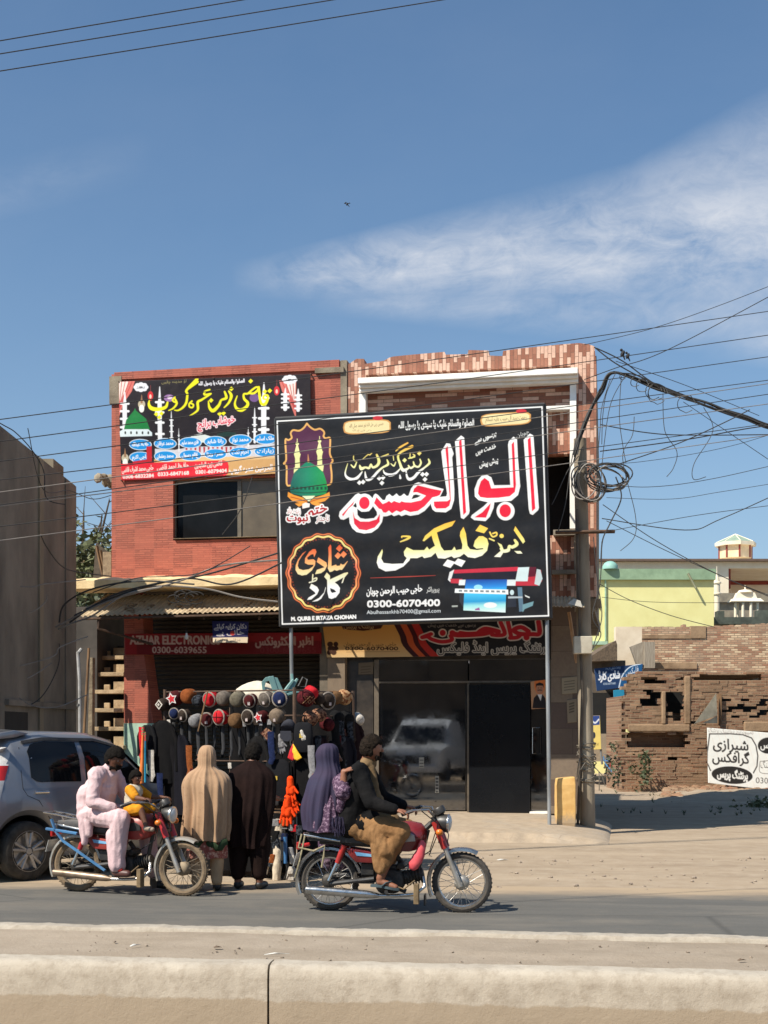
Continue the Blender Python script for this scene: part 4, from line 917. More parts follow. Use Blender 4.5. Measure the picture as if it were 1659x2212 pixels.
# ---------------------------------------------------------------- red shop sign, print-shop sign, hanging notice
def sheet(name,label,cat,tl,tr,br,bl,off,W_,H_,bg,fn,mat,thick=.02,sag=None,plane=None):
 pr=Print(W_,H_,q4(tl,tr,br,bl),bg);pr.frame(0,0,K);fn(pr)
 c_=[(plane or FP)(*p,off)for p in(tl,tr,br,bl)]
 o=pr.build(name,c_,mat,None,thick,sag);return tag(o,label,cat)
def f_red(p):
 p.poly([(296,1390),(700,1384),(700,1416),(296,1416)],(120,26,28));g_=(206,170,150)
 p.text('AZHAR ELECTRONICS',282,1392,19,g_,196,bold=1);p.text('0300-6039655',331,1411,14,g_,118,bold=.5)
 p.text('اظہر الیکٹرونکس',555,1394,19,(190,150,132),122,bold=1);p.text('0300-6039655',565,1411,13,(130,50,46),118)
sheet('shop_sign','long red sign board lettered AZHAR ELECTRONICS in the shade of the awning','sign',(270,1369),(694,1366),(694,1412),(270,1414),.03,330,46,(150,34,34),f_red,VC2,.05)
def f_blk(p):
 p.frame(780,1440,.39783)
 p.poly([(40,300),(560,300),(600,420),(660,512),(40,512)],p.vgrad([(300,(206,146,70)),(420,(214,160,90)),(512,(206,176,130))]))
 for w_,c in((0,(60,26,30)),(40,(190,84,44)),(80,(70,20,22)),(112,(176,44,36))):p.stroke([(545+w_,300),(580+w_,370),(600+w_,430),(680+w_,515)],44,c)
 p.poly([(180,300),(460,300),(440,330),(330,345),(200,335)],(70,36,24));p.text('پرنٹنگ پریس',205,330,24,(206,170,120),190)
 for k in range(9):p.disc((130+22*math.cos(k*1.3),455+30*math.sin(k*2.1)),16,(66,38,26))
 p.text('حاجی حبیب الرحمن چوہان',205,440,24,(70,36,24),335);p.text('0300-6070400',215,467,22,(60,34,24),336,bold=2);p.stroke([(220,478),(560,474)],2,(70,40,30))
 def big(x,y,kx,ky,grow,c):
  for pl in([(.86,.0),(.92,-.06),(.98,.95),(.93,1)],):pass
  T_=lambda q:[(x+a*kx,y+b_*ky)for a,b_ in q]
  for q,w_ in(([(.99,-.1),(1.0,.75),(.93,.82),(.78,.78),(.72,.5),(.80,.3),(.88,.6)],.055),([(.80,.8),(.76,1.05),(.68,1.1)],.05),([(.655,-.1),(.69,.98)],.05),([(.575,-.05),(.62,.75),(.56,.9),(.48,.86)],.05),
  ([(.55,.62),(.42,.42),(.36,.55),(.30,.82),(.20,.8),(.13,.74)],.06),([(.47,.6),(.36,.78),(.1,.86),(.04,.72)],.07),([(.02,.95),(.03,1.25),(-.08,1.38),(-.19,1.2),(-.24,1.0),(-.3,1.05),(-.2,.8)],.05)):
   p.stroke(T_(q),w_*kx+grow,c)
  p.disc((x+.86*kx,y+1.05*ky),.035*kx+grow/2,c);p.disc((x-.07*kx,y+.72*ky),.035*kx+grow/2,c)
 big(870,296,560,85,14,(206,190,176));big(870,296,560,85,0,(176,32,42))
 p.text('پرنٹنگ پریس اینڈ فلیکس',800,480,62,(34,30,32),690,out=6,outcol=(190,182,170),bold=1)
 p.text('برسوں سے خدمت میں پیش',740,318,22,(150,140,130),300)
sheet('shop_sign','shaded print shop sign, ochre at left, black with red Urdu letters at right','sign',(696,1344),(1180,1330),(1186,1414),(706,1421),.06,420,80,(28,26,28),f_blk,VC2,.04)
def f_blue(p):
 p.poly([(450,1378),(545,1376),(545,1400),(450,1400)],(226,206,176));p.text('برائے کرایہ',470,1385,5,(90,60,60),50)
 p.text('دکان کرایہ کیلئے',463,1358,10,(206,196,190),70,bold=.5);p.text('خالی ہے',468,1371,9,(206,196,190),60,bold=.4);p.disc((503,1368),5,(180,60,50))
sheet('hanging_notice','small dark blue notice with pale lower edge hanging before the red sign board','notice',(458,1341),(537,1343),(535,1389),(460,1388),.45,84,50,(40,40,86),f_blue,VC2,.004,lambda U,V:.02*np.sin(U*3.1))
def f_face(p): # plain portrait of a man in a dark jacket
 p.disc((1166,1478),12,(214,118,60),22);p.poly([(1150,1530),(1153,1508),(1160,1500),(1172,1500),(1178,1508),(1181,1530)],(40,34,34));p.poly([(1161,1500),(1171,1500),(1168,1514)],(220,214,206))
 p.disc((1166,1488),8,(176,124,96),11);p.poly([(1157,1486),(1158,1477),(1166,1474),(1174,1477),(1175,1486),(1172,1481),(1160,1481)],(34,28,26));p.stroke([(1162,1491),(1166,1490.4),(1170,1491)],1.6,(40,30,28));p.disc((1163,1486),1,(30,24,22));p.disc((1169,1486),1,(30,24,22))
sheet('poster','small portrait poster of a man in a dark jacket stuck beside the shop door','poster',(1146,1472),(1180,1468),(1181,1530),(1148,1532),-.03,40,66,(186,140,104),f_face,VC2,.003)
for tl,tr,br,bl,c,lab in[((1213,1464),(1247,1461),(1247,1497),(1214,1500),(150,138,116),'square faded notice pasted high on the cladding left of the pole'),((1224,1512),(1246,1509),(1246,1560),(1226,1562),(138,124,104),'narrow faded notice pasted below the square one on the cladding'),
((774,1432),(806,1430),(806,1456),(774,1457),(120,108,92),'pale paper notice above the left edge of the dark shop front')]:
 def f_n(p):
  for k in range(4):p.stroke([(tl[0]+6,tl[1]+9+6*k),(tr[0]-6,tr[1]+9+6*k)],1.4,tuple(x*.6 for x in c))
 sheet('paper_notice',lab,'notice',tl,tr,br,bl,-.155 if tl[0]<900 else-.02,36,38,c,f_n,VC2,.003)
for(u0,v0,u1,v1,lab)in((940,1676,948,1713,'upright white sticker strip on the dark glass beside the black door'),(905,1636,916,1659,'small white sticker on the middle of the dark glass')):
 f_=(fs(u0,1600,-.3)[0]-ga)/(gb-ga)
 sheet('sticker',lab,'sticker',(u0,v0),(u1,v0),(u1,v1),(u0,v1),-.18-gd_*f_,12,30,(150,148,140),lambda p:[p.stroke([(u0+2,v0+6+k*7),(u1-2,v0+6+k*7)],2,(60,60,60))for k in range(5)],VC2,.002)
 # bare bulb
bu=thing('light_bulb','bare unlit glass bulb hanging in front of the red sign board','bulb',FP(403,1372,.4))
MB().lathe([(.002,-.06),(.02,-.055),(.032,-.03),(.032,0),(.018,.03),(.016,.05)],FP(403,1374,.4),(0,0,1),14).build('bulb_glass',pm('frosted_glass',(.75,.74,.7),None,5,.1),bu,smooth=True)
mb=MB();mb.lathe([(.017,.05),(.018,.09),(.008,.11)],FP(403,1374,.4),(0,0,1),10);mb.tube([FP(403,1374,.4)+Vector((0,0,.1)),FP(404,1340,.4)],.004,5);mb.build('cord',pm('black_rubber',(.02,.02,.02),None,8,.6),bu)
# ---------------------------------------------------------------- motorcycles
CHROME=pm('chrome_metal',(.72,.71,.69),(.5,.48,.45),12,.18,.95,dust=.35)
DCHROME=pm('dusty_chrome',(.56,.53,.48),(.42,.38,.32),10,.38,.7,dust=.8)
TYRE=pm('tyre_rubber',(.035,.034,.033),(.06,.052,.045),14,.85,bump=.3,dust=.5)
TYRED=pm('muddy_tyre',L(150,128,100,.8),L(104,88,70,.8),8,.95,bump=.4)
SEATM=pm('black_vinyl',(.022,.022,.024),(.035,.034,.033),9,.45,dust=.3)
ENG=pm('engine_alloy',(.06,.058,.055),(.02,.02,.02),16,.55,.4,dust=.5)
BLKP=pm('black_plastic',(.018,.018,.019),(.03,.03,.03),10,.4,dust=.2)
def arc(c,r,a0,a1,n,y=0):return[Vector((c[0]+r*math.cos(R(a)),y,c[1]+r*math.sin(R(a))))for a in np.linspace(a0,a1,n)]
def make_bike(name,label,loc,rz,st,steer=0):
 b=thing(name,label,'motorcycle',loc,rz,None,local=True);wr=.27
 paint,fork,fender,tyre=st['paint'],st['fork'],st['fender'],st['tyre']
 for x,nm in((0,'rear'),(1.205,'front')):
  m=MB();prof=[(wr-.052,-.022),(wr-.03,-.031),(wr-.008,-.022),(wr,0),(wr-.008,.022),(wr-.03,.031),(wr-.052,.022)]
  m.lathe(prof+[prof[0]],(x,0,wr),(0,1,0),40,cap=False)
  for k in range(44):
   a=k*2*math.pi/44;q=Vector((x+(wr+.001)*math.cos(a),0,wr+(wr+.001)*math.sin(a)));tt=Vector((-math.sin(a),0,math.cos(a)))
   m.tube([q+Vector((0,-.018,0))-tt*.006,q+tt*.006,q+Vector((0,.018,0))-tt*.006],.004,4)
  wheel=m.build('wheel',tyre,b,smooth=True)
  m=MB();m.lathe([(wr-.05,-.020),(wr-.062,-.018),(wr-.068,0),(wr-.062,.018),(wr-.05,.020),(wr-.05,-.02)],(x,0,wr),(0,1,0),40,cap=False);m.build('rim',st['rim'],wheel,smooth=True)
  m=MB()
  for k in range(32):
   a=k*2*math.pi/32;a2=a+(.55 if k%2 else-.55);sy=.03 if k%4<2 else-.03
   m.tube([(x+.05*math.cos(a2),sy,wr+.05*math.sin(a2)),(x+(wr-.06)*math.cos(a),sy*.2,wr+(wr-.06)*math.sin(a))],.0022,4,cap=False)
  m.build('spokes',st['rim'],wheel)
  m=MB();m.lathe([(.02,-.06),(.05,-.055),(.068,-.035),(.068,.035),(.05,.055),(.02,.06)],(x,0,wr),(0,1,0),18);m.lathe([(.012,-.10),(.012,.10)],(x,0,wr),(0,1,0),8);m.build('hub',ENG if x==0 else st['hub'],wheel,smooth=True)
 def fend(a0,a1,c,r,nm):
  m=MB();rings=[]
  for a in np.linspace(a0,a1,22):
   ca,sa=math.cos(R(a)),math.sin(R(a));rings.append([Vector((c+(r-d)*ca,y,wr+(r-d)*sa))for y,d in((-.05,.03),(-.047,.008),(-.03,0),(0,-.004),(.03,0),(.047,.008),(.05,.03),(.03,.012),(0,.009),(-.03,.012))])
  return m.loft(rings).build(nm,fender,b,smooth=50)
 fend(205,15,0,wr+.045,'rear_mudguard');fend(62,205,1.205,wr+.045,'front_mudguard')
 m=MB();m.box((1.205-.34,-.05,.06),(1.205-.325,.05,.16));m.build('mud_flap',BLKP,b)
 # frame
 m=MB();m.tube([(.0,.06,wr),(.42,.06,.27)],.018,8);m.tube([(.0,-.06,wr),(.42,-.06,.27)],.018,8)
 m.tube([(.05,0,.62),(.40,0,.60),(.78,0,.66),(.93,0,.80)],.026,8);m.tube([(.42,0,.60),(.44,0,.28),(.70,0,.18)],.022,8);m.tube([(.90,0,.74),(.84,0,.50),(.80,0,.32)],.02,8);m.tube([(-.08,.07,.62),(.42,.07,.60)],.014,6);m.tube([(-.08,-.07,.62),(.42,-.07,.60)],.014,6)
 m.build('frame',BLKP,b,smooth=True)
 for sy in(-1,1):
  m=MB();m.tube([(.15,sy*.105,.60),(.09,sy*.105,.44)],[.029,.025],10);s_=m.build('rear_shock',fork,b,smooth=True)
  m=MB();m.tube([(.09,sy*.105,.45),(.01,sy*.105,.28)],.017,8);m.build('damper',CHROME,s_,smooth=True)
  # engine
 m=MB();m.lathe([(.05,-.10),(.10,-.095),(.115,-.06),(.115,.06),(.10,.095),(.05,.10)],(.58,0,.28),(0,1,0),20);m.lathe([(.07,-.12),(.085,-.11),(.085,-.09)],(.52,0,.25),(0,1,0),16)
 m.tube([(.66,0,.30),(.86,0,.345)],[.062,.055],10)
 for k in range(6):m.lathe([(.078,0),(.078,.008)],(.70+k*.026,0,.305+k*.006),(1,0,.2),12)
 m.box((.42,-.06,.30),(.62,.06,.42));m.lathe([(.03,-.09),(.04,-.02),(.04,.05)],(.66,0,.42),(0,1,0),12);m.tube([(.66,0,.44),(.60,0,.52)],.025,8)
 m.build('engine',ENG,b,smooth=True,bevel=.006)
 m=MB();m.tube([(.86,-.05,.32),(.88,-.09,.24),(.80,-.12,.17),(.62,-.13,.155),(.45,-.135,.155)],.016,10);p_=m.build('exhaust_pipe',CHROME,b,smooth=True)
 m=MB();m.tube([(.47,-.135,.155),(.42,-.135,.16),(.36,-.135,.165),(-.10,-.14,.195),(-.19,-.14,.20)],[.018,.03,.036,.038,.034],14);m.tube([(-.19,-.14,.20),(-.20,-.14,.2005)],.014,10);m.build('silencer',st['pipe'],p_,smooth=True)
 m=MB();m.tube([(.55,-.22,.20),(.55,.22,.20)],.010,8);m.tube([(.55,-.24,.20),(.55,-.14,.20)],.018,8);m.tube([(.55,.24,.20),(.55,.14,.20)],.018,8);m.build('footrest',BLKP,b,smooth=True)
 m=MB();m.tube([(.60,-.13,.25),(.70,-.17,.22),(.80,-.17,.30)],.008,6);m.box((.79,-.20,.09),(.835,-.12,.27));m.build('kick_pedal',pm('worn_rubber_tan',L(150,126,90),L(96,80,60),9,.9),b,bevel=.01)
 m=MB();m.tube([(.02,.085,.30),(.45,.085,.33)],(.045),10);m.tube([(.02,-.08,.25),(.42,-.08,.30)],(.022),8);m.build('chain_case',BLKP,b,smooth=True)
 # seat, tank, side panels
 rings=[]
 for x,w_,z0,z1 in[(-.20,.06,.655,.70),(-.17,.11,.64,.735),(0,.125,.63,.75),(.25,.125,.62,.735),(.42,.115,.61,.715),(.52,.09,.62,.715),(.545,.06,.64,.70)]:
  rings.append([Vector((x,y,z))for y,z in((-w_,z0),(-w_*1.02,(z0+z1)/2),(-w_*.85,z1-.012),(0,z1+.006),(w_*.85,z1-.012),(w_*1.02,(z0+z1)/2),(w_,z0),(0,z0-.005))])
 MB().loft(rings).build('seat',SEATM,b,smooth=50)
 m=MB();m.tube([(.12,-.135,.64),(-.10,-.14,.675),(-.21,-.12,.69),(-.235,0,.695),(-.21,.12,.69),(-.10,.14,.675),(.12,.135,.64)],.011,8);m.build('grab_rail',CHROME,b,smooth=True)
 rings=[]
 for x,w_,z0,z1 in[(.50,.05,.62,.70),(.54,.09,.58,.76),(.62,.12,.55,.80),(.74,.13,.55,.81),(.84,.11,.58,.79),(.89,.06,.62,.74)]:
  rings.append([Vector((x,y,z))for y,z in((-w_*.8,z0),(-w_,z0+(z1-z0)*.35),(-w_*.95,z0+(z1-z0)*.7),(-w_*.5,z1),(0,z1+.012),(w_*.5,z1),(w_*.95,z0+(z1-z0)*.7),(w_,z0+(z1-z0)*.35),(w_*.8,z0),(0,z0-.01))])
 tk=MB().loft(rings).build('fuel_tank',paint,b,smooth=60)
 for sy in(-1,1):
  m=MB().prism([(.62,sy*.128,.63),(.80,sy*.128,.645),(.79,sy*.128,.70),(.74,sy*.128,.725),(.64,sy*.126,.71)],(0,sy*.008,0));m.build('tank_badge',st['badge'],tk,bevel=.004)
  m=MB().prism([(.17,sy*.09,.58),(.52,sy*.10,.53),(.50,sy*.10,.44),(.26,sy*.10,.45),(.19,sy*.09,.52)],(0,sy*.03,0));sp_=m.build('side_panel',paint,b,smooth=40,bevel=.01)
  m=MB().prism([(.25,sy*.128,.545),(.45,sy*.128,.52),(.44,sy*.128,.50),(.27,sy*.128,.51)],(0,sy*.006,0));m.build('sticker',st['sticker'],sp_)
 m=MB().box((.30,-.085,.33),(.42,.085,.44));m.build('battery_box',BLKP,b,bevel=.01)
 # front end
 m=MB();h0=Vector((.955,0,.84));h1=Vector((1.10,0,.47))
 for sy in(-1,1):
  m=MB();m.tube([(.965,sy*.085,.82),(1.06,sy*.085,.58)],.031,10);f_=m.build('fork',fork,b,smooth=True)
  m=MB();m.tube([(1.06,sy*.085,.58),(1.20,sy*.085,.24)],[.021,.025],10);m.build('fork_leg',DCHROME,f_,smooth=True)
 m=MB();m.tube([(.95,0,.86),(1.02,0,.66)],.03,10);m.box((.93,-.10,.80),(.985,.10,.83));m.box((1.00,-.10,.63),(1.045,.10,.66));m.build('steering_head',BLKP,b,smooth=True)
 m=MB();m.lathe([(.012,-.12),(.05,-.11),(.078,-.06),(.082,.0),(.082,.012)],(1.07,0,.80),(1,0,-.08),20);hl=m.build('headlight',BLKP,b,smooth=True)
 m=MB();m.lathe([(.078,.0),(.066,.02),(.03,.032),(.004,.035)],(1.082,0,.799),(1,0,-.08),20);m.build('lens',pm('lamp_glass',(.66,.68,.66),(.5,.5,.48),6,.08,spec=.8),hl,smooth=True)
 m=MB();m.lathe([(.085,-.006),(.088,0),(.085,.012),(.078,.014)],(1.08,0,.799),(1,0,-.08),20);m.build('lamp_ring',CHROME,hl,smooth=True)
 m=MB();m.tube([(.72,-.34,.90),(.80,-.32,.93),(.92,-.20,.93),(.955,-.08,.87),(.955,.08,.87),(.92,.20,.93),(.80,.32,.93),(.72,.34,.90)],.011,8);hb=m.build('handlebar',CHROME,b,smooth=True)
 for sy in(-1,1):
  m=MB();m.tube([(.70,sy*.345,.892),(.80,sy*.32,.93)],.017,10);m.build('grip',BLKP,hb,smooth=True)
  m=MB();m.tube([(.86,sy*.27,.935),(.80,sy*.36,.93),(.74,sy*.40,.91)],.006,6);m.build('lever',CHROME,hb,smooth=True)
  m=MB();m.ball((1.02,sy*.18,.73),(.035,.03,.03),10,6);m.tube([(1.0,0,.73),(1.02,sy*.17,.73)],.008,6);m.build('indicator',pm('amber_plastic',L(220,120,40),None,8,.3),b,smooth=True)
  m=MB();m.tube([(.90,sy*.22,.94),(.91,sy*.30,1.06)],.005,6);mr=m.build('mirror_stem',CHROME,hb,smooth=True)if st.get('mirror')else None
  if mr:
   m=MB();m.lathe([(.004,-.012),(.05,-.008),(.054,0),(.05,.004)],(.91,sy*.33,1.08),(-1,0,0),14);m.build('mirror',BLKP,mr,smooth=True)
 m=MB();m.lathe([(.02,-.05),(.055,-.03),(.058,.02),(.05,.03)],(1.0,0,.915),(-.5,0,.85),16);m.build('speedometer',BLKP,b,smooth=True)
 m=MB();m.tube([(1.0,-.02,.90),(1.09,-.05,.70),(1.06,-.06,.5),(1.19,-.06,.33)],.005,5);m.tube([(.86,-.26,.93),(1.0,-.12,.80),(.92,-.06,.55),(.68,-.06,.4)],.005,5);m.tube([(.86,.26,.93),(1.02,.1,.8),(.9,.08,.5)],.005,5);m.build('cables',BLKP,b)
 m=MB();m.box((-.30,-.045,.55),(-.27,.045,.62));m.tube([(-.28,0,.58),(-.18,0,.60)],.02,6);m.build('tail_light',pm('red_lens',(.45,.02,.02),None,9,.2),b,bevel=.01)
 m=MB();m.prism([(-.325,-.09,.40),(-.325,.09,.40),(-.29,.09,.52),(-.29,-.09,.52)],(.004,0,0));m.build('number_plate',pm('plate_white',(.6,.6,.57),None,8,.5,dust=.4),b)
 if st.get('stand'):
  m=MB();m.tube([(.50,.10,.22),(.46,.26,.01)],.010,6);m.build('side_stand',BLKP,b)
 if st.get('rack'):
  BL=pm('blue_paint',L(64,128,176),L(48,98,140),7,.55,dust=.3)
  m=MB();m.tube([(-.26,-.17,.64),(.10,-.17,.60)],(.016,.022),6);m.tube([(-.20,-.17,.74),(-.15,-.17,.62),(-.06,-.17,.52),(.42,-.17,.24)],(.014,.022),6);m.tube([(-.14,-.17,.62),(-.16,-.05,.64)],.014,6);m.build('crash_rail',BL,b)
  m=MB()
  for y in(-.10,.10):m.tube([(-.34,y,.80),(-.18,y,.78),(.02,y,.745),(.10,y,.74)],.010,6)
  for x,z in((-.33,.80),(-.22,.785),(-.10,.766)):m.tube([(x,-.10,z),(x,.10,z)],.008,6)
  m.tube([(-.12,-.1,.77),(-.08,-.1,.66)],.009,6);m.tube([(-.12,.1,.77),(-.08,.1,.66)],.009,6);m.build('luggage_rack',CHROME,b,smooth=True)
 if st.get('rope'):
  m=MB();m.tube([(-.23,-.14,.70),(-.26,-.15,.58),(-.12,-.15,.55),(-.02,-.14,.60),(-.03,-.14,.50),(-.05,-.13,.40)],.009,6);m.tube([(-.20,-.14,.69),(-.25,-.15,.45),(-.30,-.1,.30)],.008,6);m.build('rope',pm('pale_rope',L(176,164,130),L(120,112,88),30,.9),b)
 return b
CARPAINT=None
ST2=dict(paint=pm('maroon_paint',(.20,.012,.016),(.16,.01,.012),5,.22,coat=.6,dust=.15),fork=pm('red_paint',(.42,.03,.025),(.34,.02,.02),6,.3,dust=.15),fender=CHROME,tyre=TYRE,rim=CHROME,hub=DCHROME,pipe=CHROME,badge=pm('silver_badge',(.5,.54,.56),(.3,.32,.34),9,.3,.5),sticker=pm('sky_sticker',L(150,200,226),L(90,150,196),6,.4),rope=True)
ST1=dict(paint=pm('red_paint_dusty',(.36,.03,.03),(.26,.025,.02),6,.35,dust=.4),fork=pm('red_paint2',(.50,.04,.05),(.4,.03,.03),6,.3),fender=DCHROME,tyre=TYRED,rim=pm('dusty_rim',L(140,126,106),L(96,86,74),9,.6,.4),hub=pm('dusty_hub',L(160,142,116),L(120,104,84),9,.8),pipe=pm('worn_pipe',L(170,150,130),L(110,92,76),5,.35,.6,dust=.6),badge=pm('dark_badge',(.03,.03,.03),None,9,.4),sticker=pm('sky_sticker',L(150,200,226)),rack=True,mirror=False)
B2R=G(712,1967);B2F=G(1001,1972)
dv=B2F-B2R;B2A=math.atan2(dv.y,dv.x)
bike2=make_bike('motorcycle','maroon motorcycle with chrome exhaust carrying two riders along the road',B2R+Vector((0,0,.004)),B2A,ST2)
B1R=G(168,1926);B1F=G(392,1936);dv=B1F-B1R;B1A=math.atan2(dv.y,dv.x)
bike1=make_bike('motorcycle','dusty motorcycle with blue crash rail standing beside the grey car',B1R+Vector((0,0,.004)),B1A,ST1)

def at(loc,rz):return Matrix.Translation(loc)@Matrix.Rotation(rz,4,'Z')
M1=at(B1R,B1A);M2=at(B2R,B2A)
# pink bag tied under the handlebar
bg_=MB();rings=[]
for k,(z,r_,dx)in enumerate([(.66,.012,0),(.63,.03,0),(.58,.035,-.01),(.52,.05,-.03),(.46,.055,-.055),(.41,.04,-.07),(.39,.01,-.075)]):
 rings.append([M2@Vector((.86+dx+r_*math.cos(a)*(1+.25*math.sin(3*a+k)),-.15+r_*.7*math.sin(a),z))for a in np.linspace(0,2*math.pi,15)[:-1]])
bg_.loft(rings)
tag(bg_.build('plastic_bag',pm('pink_plastic',L(232,104,104),L(206,70,84),9,.4),smooth=60),'crumpled pink plastic bag hanging below the tank of the moving motorcycle','bag')

# ---------------------------------------------------------------- the grey car
def make_car(name,label,loc,rz,paint,glass,o_):
 c=thing(name,label,'car',loc,rz,None,local=True)
 L0,L1,WB,wr,hw=-.62,2.80,2.40,.325,.775
 key=np.array([ # x, belt z, roof z, half width at belt, half width at roof
 (-.50,.80,.82,.66,.60),(-.48,.93,.98,.70,.58),(-.42,.99,1.25,.73,.55),(-.30,1.0,1.45,.75,.55),(-.10,1.01,1.58,.765,.575),(.3,1.01,1.635,.775,.595),(1.0,1.0,1.62,.775,.595),(1.35,.99,1.54,.77,.57),
 (1.75,.97,1.18,.76,.62),(1.95,.96,1.00,.76,.66),(2.3,.92,.95,.75,.62),(2.6,.86,.88,.72,.58),(2.74,.70,.76,.66,.5),(2.80,.55,.62,.58,.45)])
 def kv(x):return[float(np.interp(x,key[:,0],key[:,i]))for i in range(1,5)]
 def zb(x):
  z=.24
  for ax_ in(0,WB):
   d=abs(x-ax_)
   if d<.40:z=max(z,wr+math.sqrt(.40**2-d*d)*.98)
  return z
 def sec(x):
  bz,rzf,wb_,wr_=kv(x);b0=min(zb(x),bz-.06);pts=[]
  mid=b0+(bz-b0)*.55;fl=.018 if min(abs(x),abs(x-WB))<.46 else 0
  half=[(wb_*.93+fl,b0),(wb_+.01+fl,b0+(bz-b0)*.2),(wb_+.022+fl*.5,mid),(wb_+.008,bz-.05),(wb_-.01,bz),(wb_*.55+wr_*.45+.012,bz*.45+rzf*.55),(wr_,rzf-min(.07,(rzf-bz)*.4)),(wr_*.82,rzf-.012),(wr_*.4,rzf+.006)]
  return[Vector((x,-y,z))for y,z in half]+[Vector((x,y,z))for y,z in reversed(half)]
 xs=sorted(set([round(float(q),3)for q in list(key[:,0])+list(np.linspace(-.40,.40,27))+list(np.linspace(2.0,2.78,24))+list(np.linspace(.5,1.9,12))]))
 body=MB().loft([sec(x)for x in xs]).build('body',paint,c,smooth=38)
 def side(x,f,out=.006,sy=-1): # point on the flank between belt (f=0) and roof (f=1)
  s_=sec(x);a,m_,b_=s_[4],s_[5],s_[6]
  p=a.lerp(m_,f/.55)if f<.55 else m_.lerp(b_,(f-.55)/.45)
  return Vector((p.x,(p.y-out)*(-sy),p.z))if sy<0 else Vector((p.x,-(p.y-out),p.z))
 def pane(nm,xs_,f0,f1,mat,par,sy,out=.006):
  rings=[]
  for x in xs_:rings.append([side(x,f0(x)+(f1(x)-f0(x))*k/4,out,sy)for k in range(5)])
  return MB().loft(rings,closed=False).build(nm,mat,par,smooth=60,solid=.006)
 for sy in(-1,1):
  k1=lambda x:min(.93,1.05-max(0,x-1.25)*1.75)
  pane('rear_window',np.linspace(.06,.72,12),lambda x:.10+max(0,(.14-x))*1.2,lambda x:.90-max(0,.13-x)*2.5,glass,body,sy)
  pane('front_window',np.linspace(.80,1.60,12),lambda x:.08,lambda x:max(.1,k1(x)),glass,body,sy)
  pane('weather_strip',np.linspace(.02,1.35,16),lambda x:.93,lambda x:1.0,BLKP,body,sy,.014)
  # door seams and crease
  def seam(pts,r_=.004):return MB().tube([Vector((p.x,p.y*(sy*-1 if sy>0 else 1),p.z))for p in pts],r_,5)
  fl=lambda x,f:(lambda s_:s_[0].lerp(s_[2],f*2)if f<.5 else s_[2].lerp(s_[4],f*2-1))(sec(x))+Vector((0,-.001,0))
  for nm,pts in(('rear_door',[side(-.02,.85,.002),side(-.06,.3,.002),fl(-.06,.98),fl(-.02,.7),fl(.12,.5),fl(.43,.25),fl(.50,.06),fl(.76,.06),fl(.76,.5),fl(.76,.98)]),('front_door',[fl(.77,.06),fl(1.72,.06),fl(1.76,.5),fl(1.74,.98)])):
   d_=seam(pts).build(nm,pm('seam_shadow',(.02,.022,.025),None,9,.7),body)
   hx=.16 if nm=='rear_door' else .98
   p=fl(hx,.84);yy_=p.y if sy<0 else-p.y;m=MB();m.tube([(hx-.09,yy_-.018*(1 if sy<0 else-1),p.z),(hx+.09,yy_-.02*(1 if sy<0 else-1),p.z)],.016,8);m.build('door_handle',CHROME,d_,smooth=True)
  m=MB();rings=[]
  for z,x0,x1 in((.84,-.485,-.37),(.96,-.475,-.33),(1.10,-.44,-.27),(1.26,-.40,-.20),(1.40,-.32,-.14),(1.46,-.28,-.16)):
   def yy(x,z):
    s_=sec(x);pr=[q for q in s_[:8]]
    for a_,b_ in zip(pr,pr[1:]):
     if a_.z<=z<=b_.z:return a_.lerp(b_,(z-a_.z)/max(b_.z-a_.z,1e-6)).y
    return pr[4].y
   rings.append([Vector((x0,(yy(x0,z)+.05),z)),Vector((x0+.01,yy(x0+.01,z)-.014,z)),Vector(((x0+x1)/2,yy((x0+x1)/2,z)-.016,z)),Vector((x1,yy(x1,z)-.003,z)),Vector((x1,yy(x1,z)+.04,z))])
  if sy>0:rings=[[Vector((p.x,-p.y,p.z))for p in r_]for r_ in rings]
  tl=MB().loft(rings[:3]).build('tail_light',pm('clear_lens',(.62,.60,.58),(.4,.38,.36),18,.1,spec=.8),body,smooth=60)
  MB().loft(rings[2:4]).build('red_lens',pm('red_lens',(.45,.02,.02),None,9,.2),tl,smooth=60);MB().loft(rings[3:]).build('upper_lens',pm('clear_lens',(.62,.60,.58)),tl,smooth=60)
 rings=[[Vector((x,y,z))for x,z in((-.36,1.585-abs(y)*.05),(-.34,1.62-abs(y)*.05),(-.02,1.67-abs(y)*.05),(.16,1.64-abs(y)*.06),(-.02,1.59-abs(y)*.05),(-.34,1.565-abs(y)*.05))]for y in np.linspace(-.56,.56,11)]
 MB().loft(rings).build('spoiler',paint,body,smooth=50,bevel=.008)
 m=MB().hexa([Vector(p)for p in((-.475,-.5,1.04),(-.475,.5,1.04),(-.42,.5,1.04),(-.42,-.5,1.04),(-.255,-.46,1.50),(-.255,.46,1.50),(-.20,.46,1.50),(-.20,-.46,1.50))]);m.build('rear_screen',glass,body,bevel=.01)
 m=MB();q0,q1=sec(1.40),sec(1.88)
 m.loft([[q.lerp(q2,t_)+Vector((.012,0,.012))for q,q2 in((q0[6],q1[6]),(q0[8],q1[8]),(q0[9],q1[9]),(q0[11],q1[11]))]for t_ in(0,.5,1)],closed=False);m.build('windscreen',glass,body,solid=.006)
 rings=[[Vector((x,y,z))for x,z in((-.54,.34),(-.56,.50),(-.535,.68),(-.47,.70),(-.45,.34))]for y in np.linspace(-.70,.70,9)]
 MB().loft(rings).build('bumper',paint,body,smooth=50,bevel=.02)
 m=MB().box((-.50,-.70,.20),(2.70,.70,.40));m.build('underbody',pm('under_black',(.012,.012,.012),None,6,.9),body)
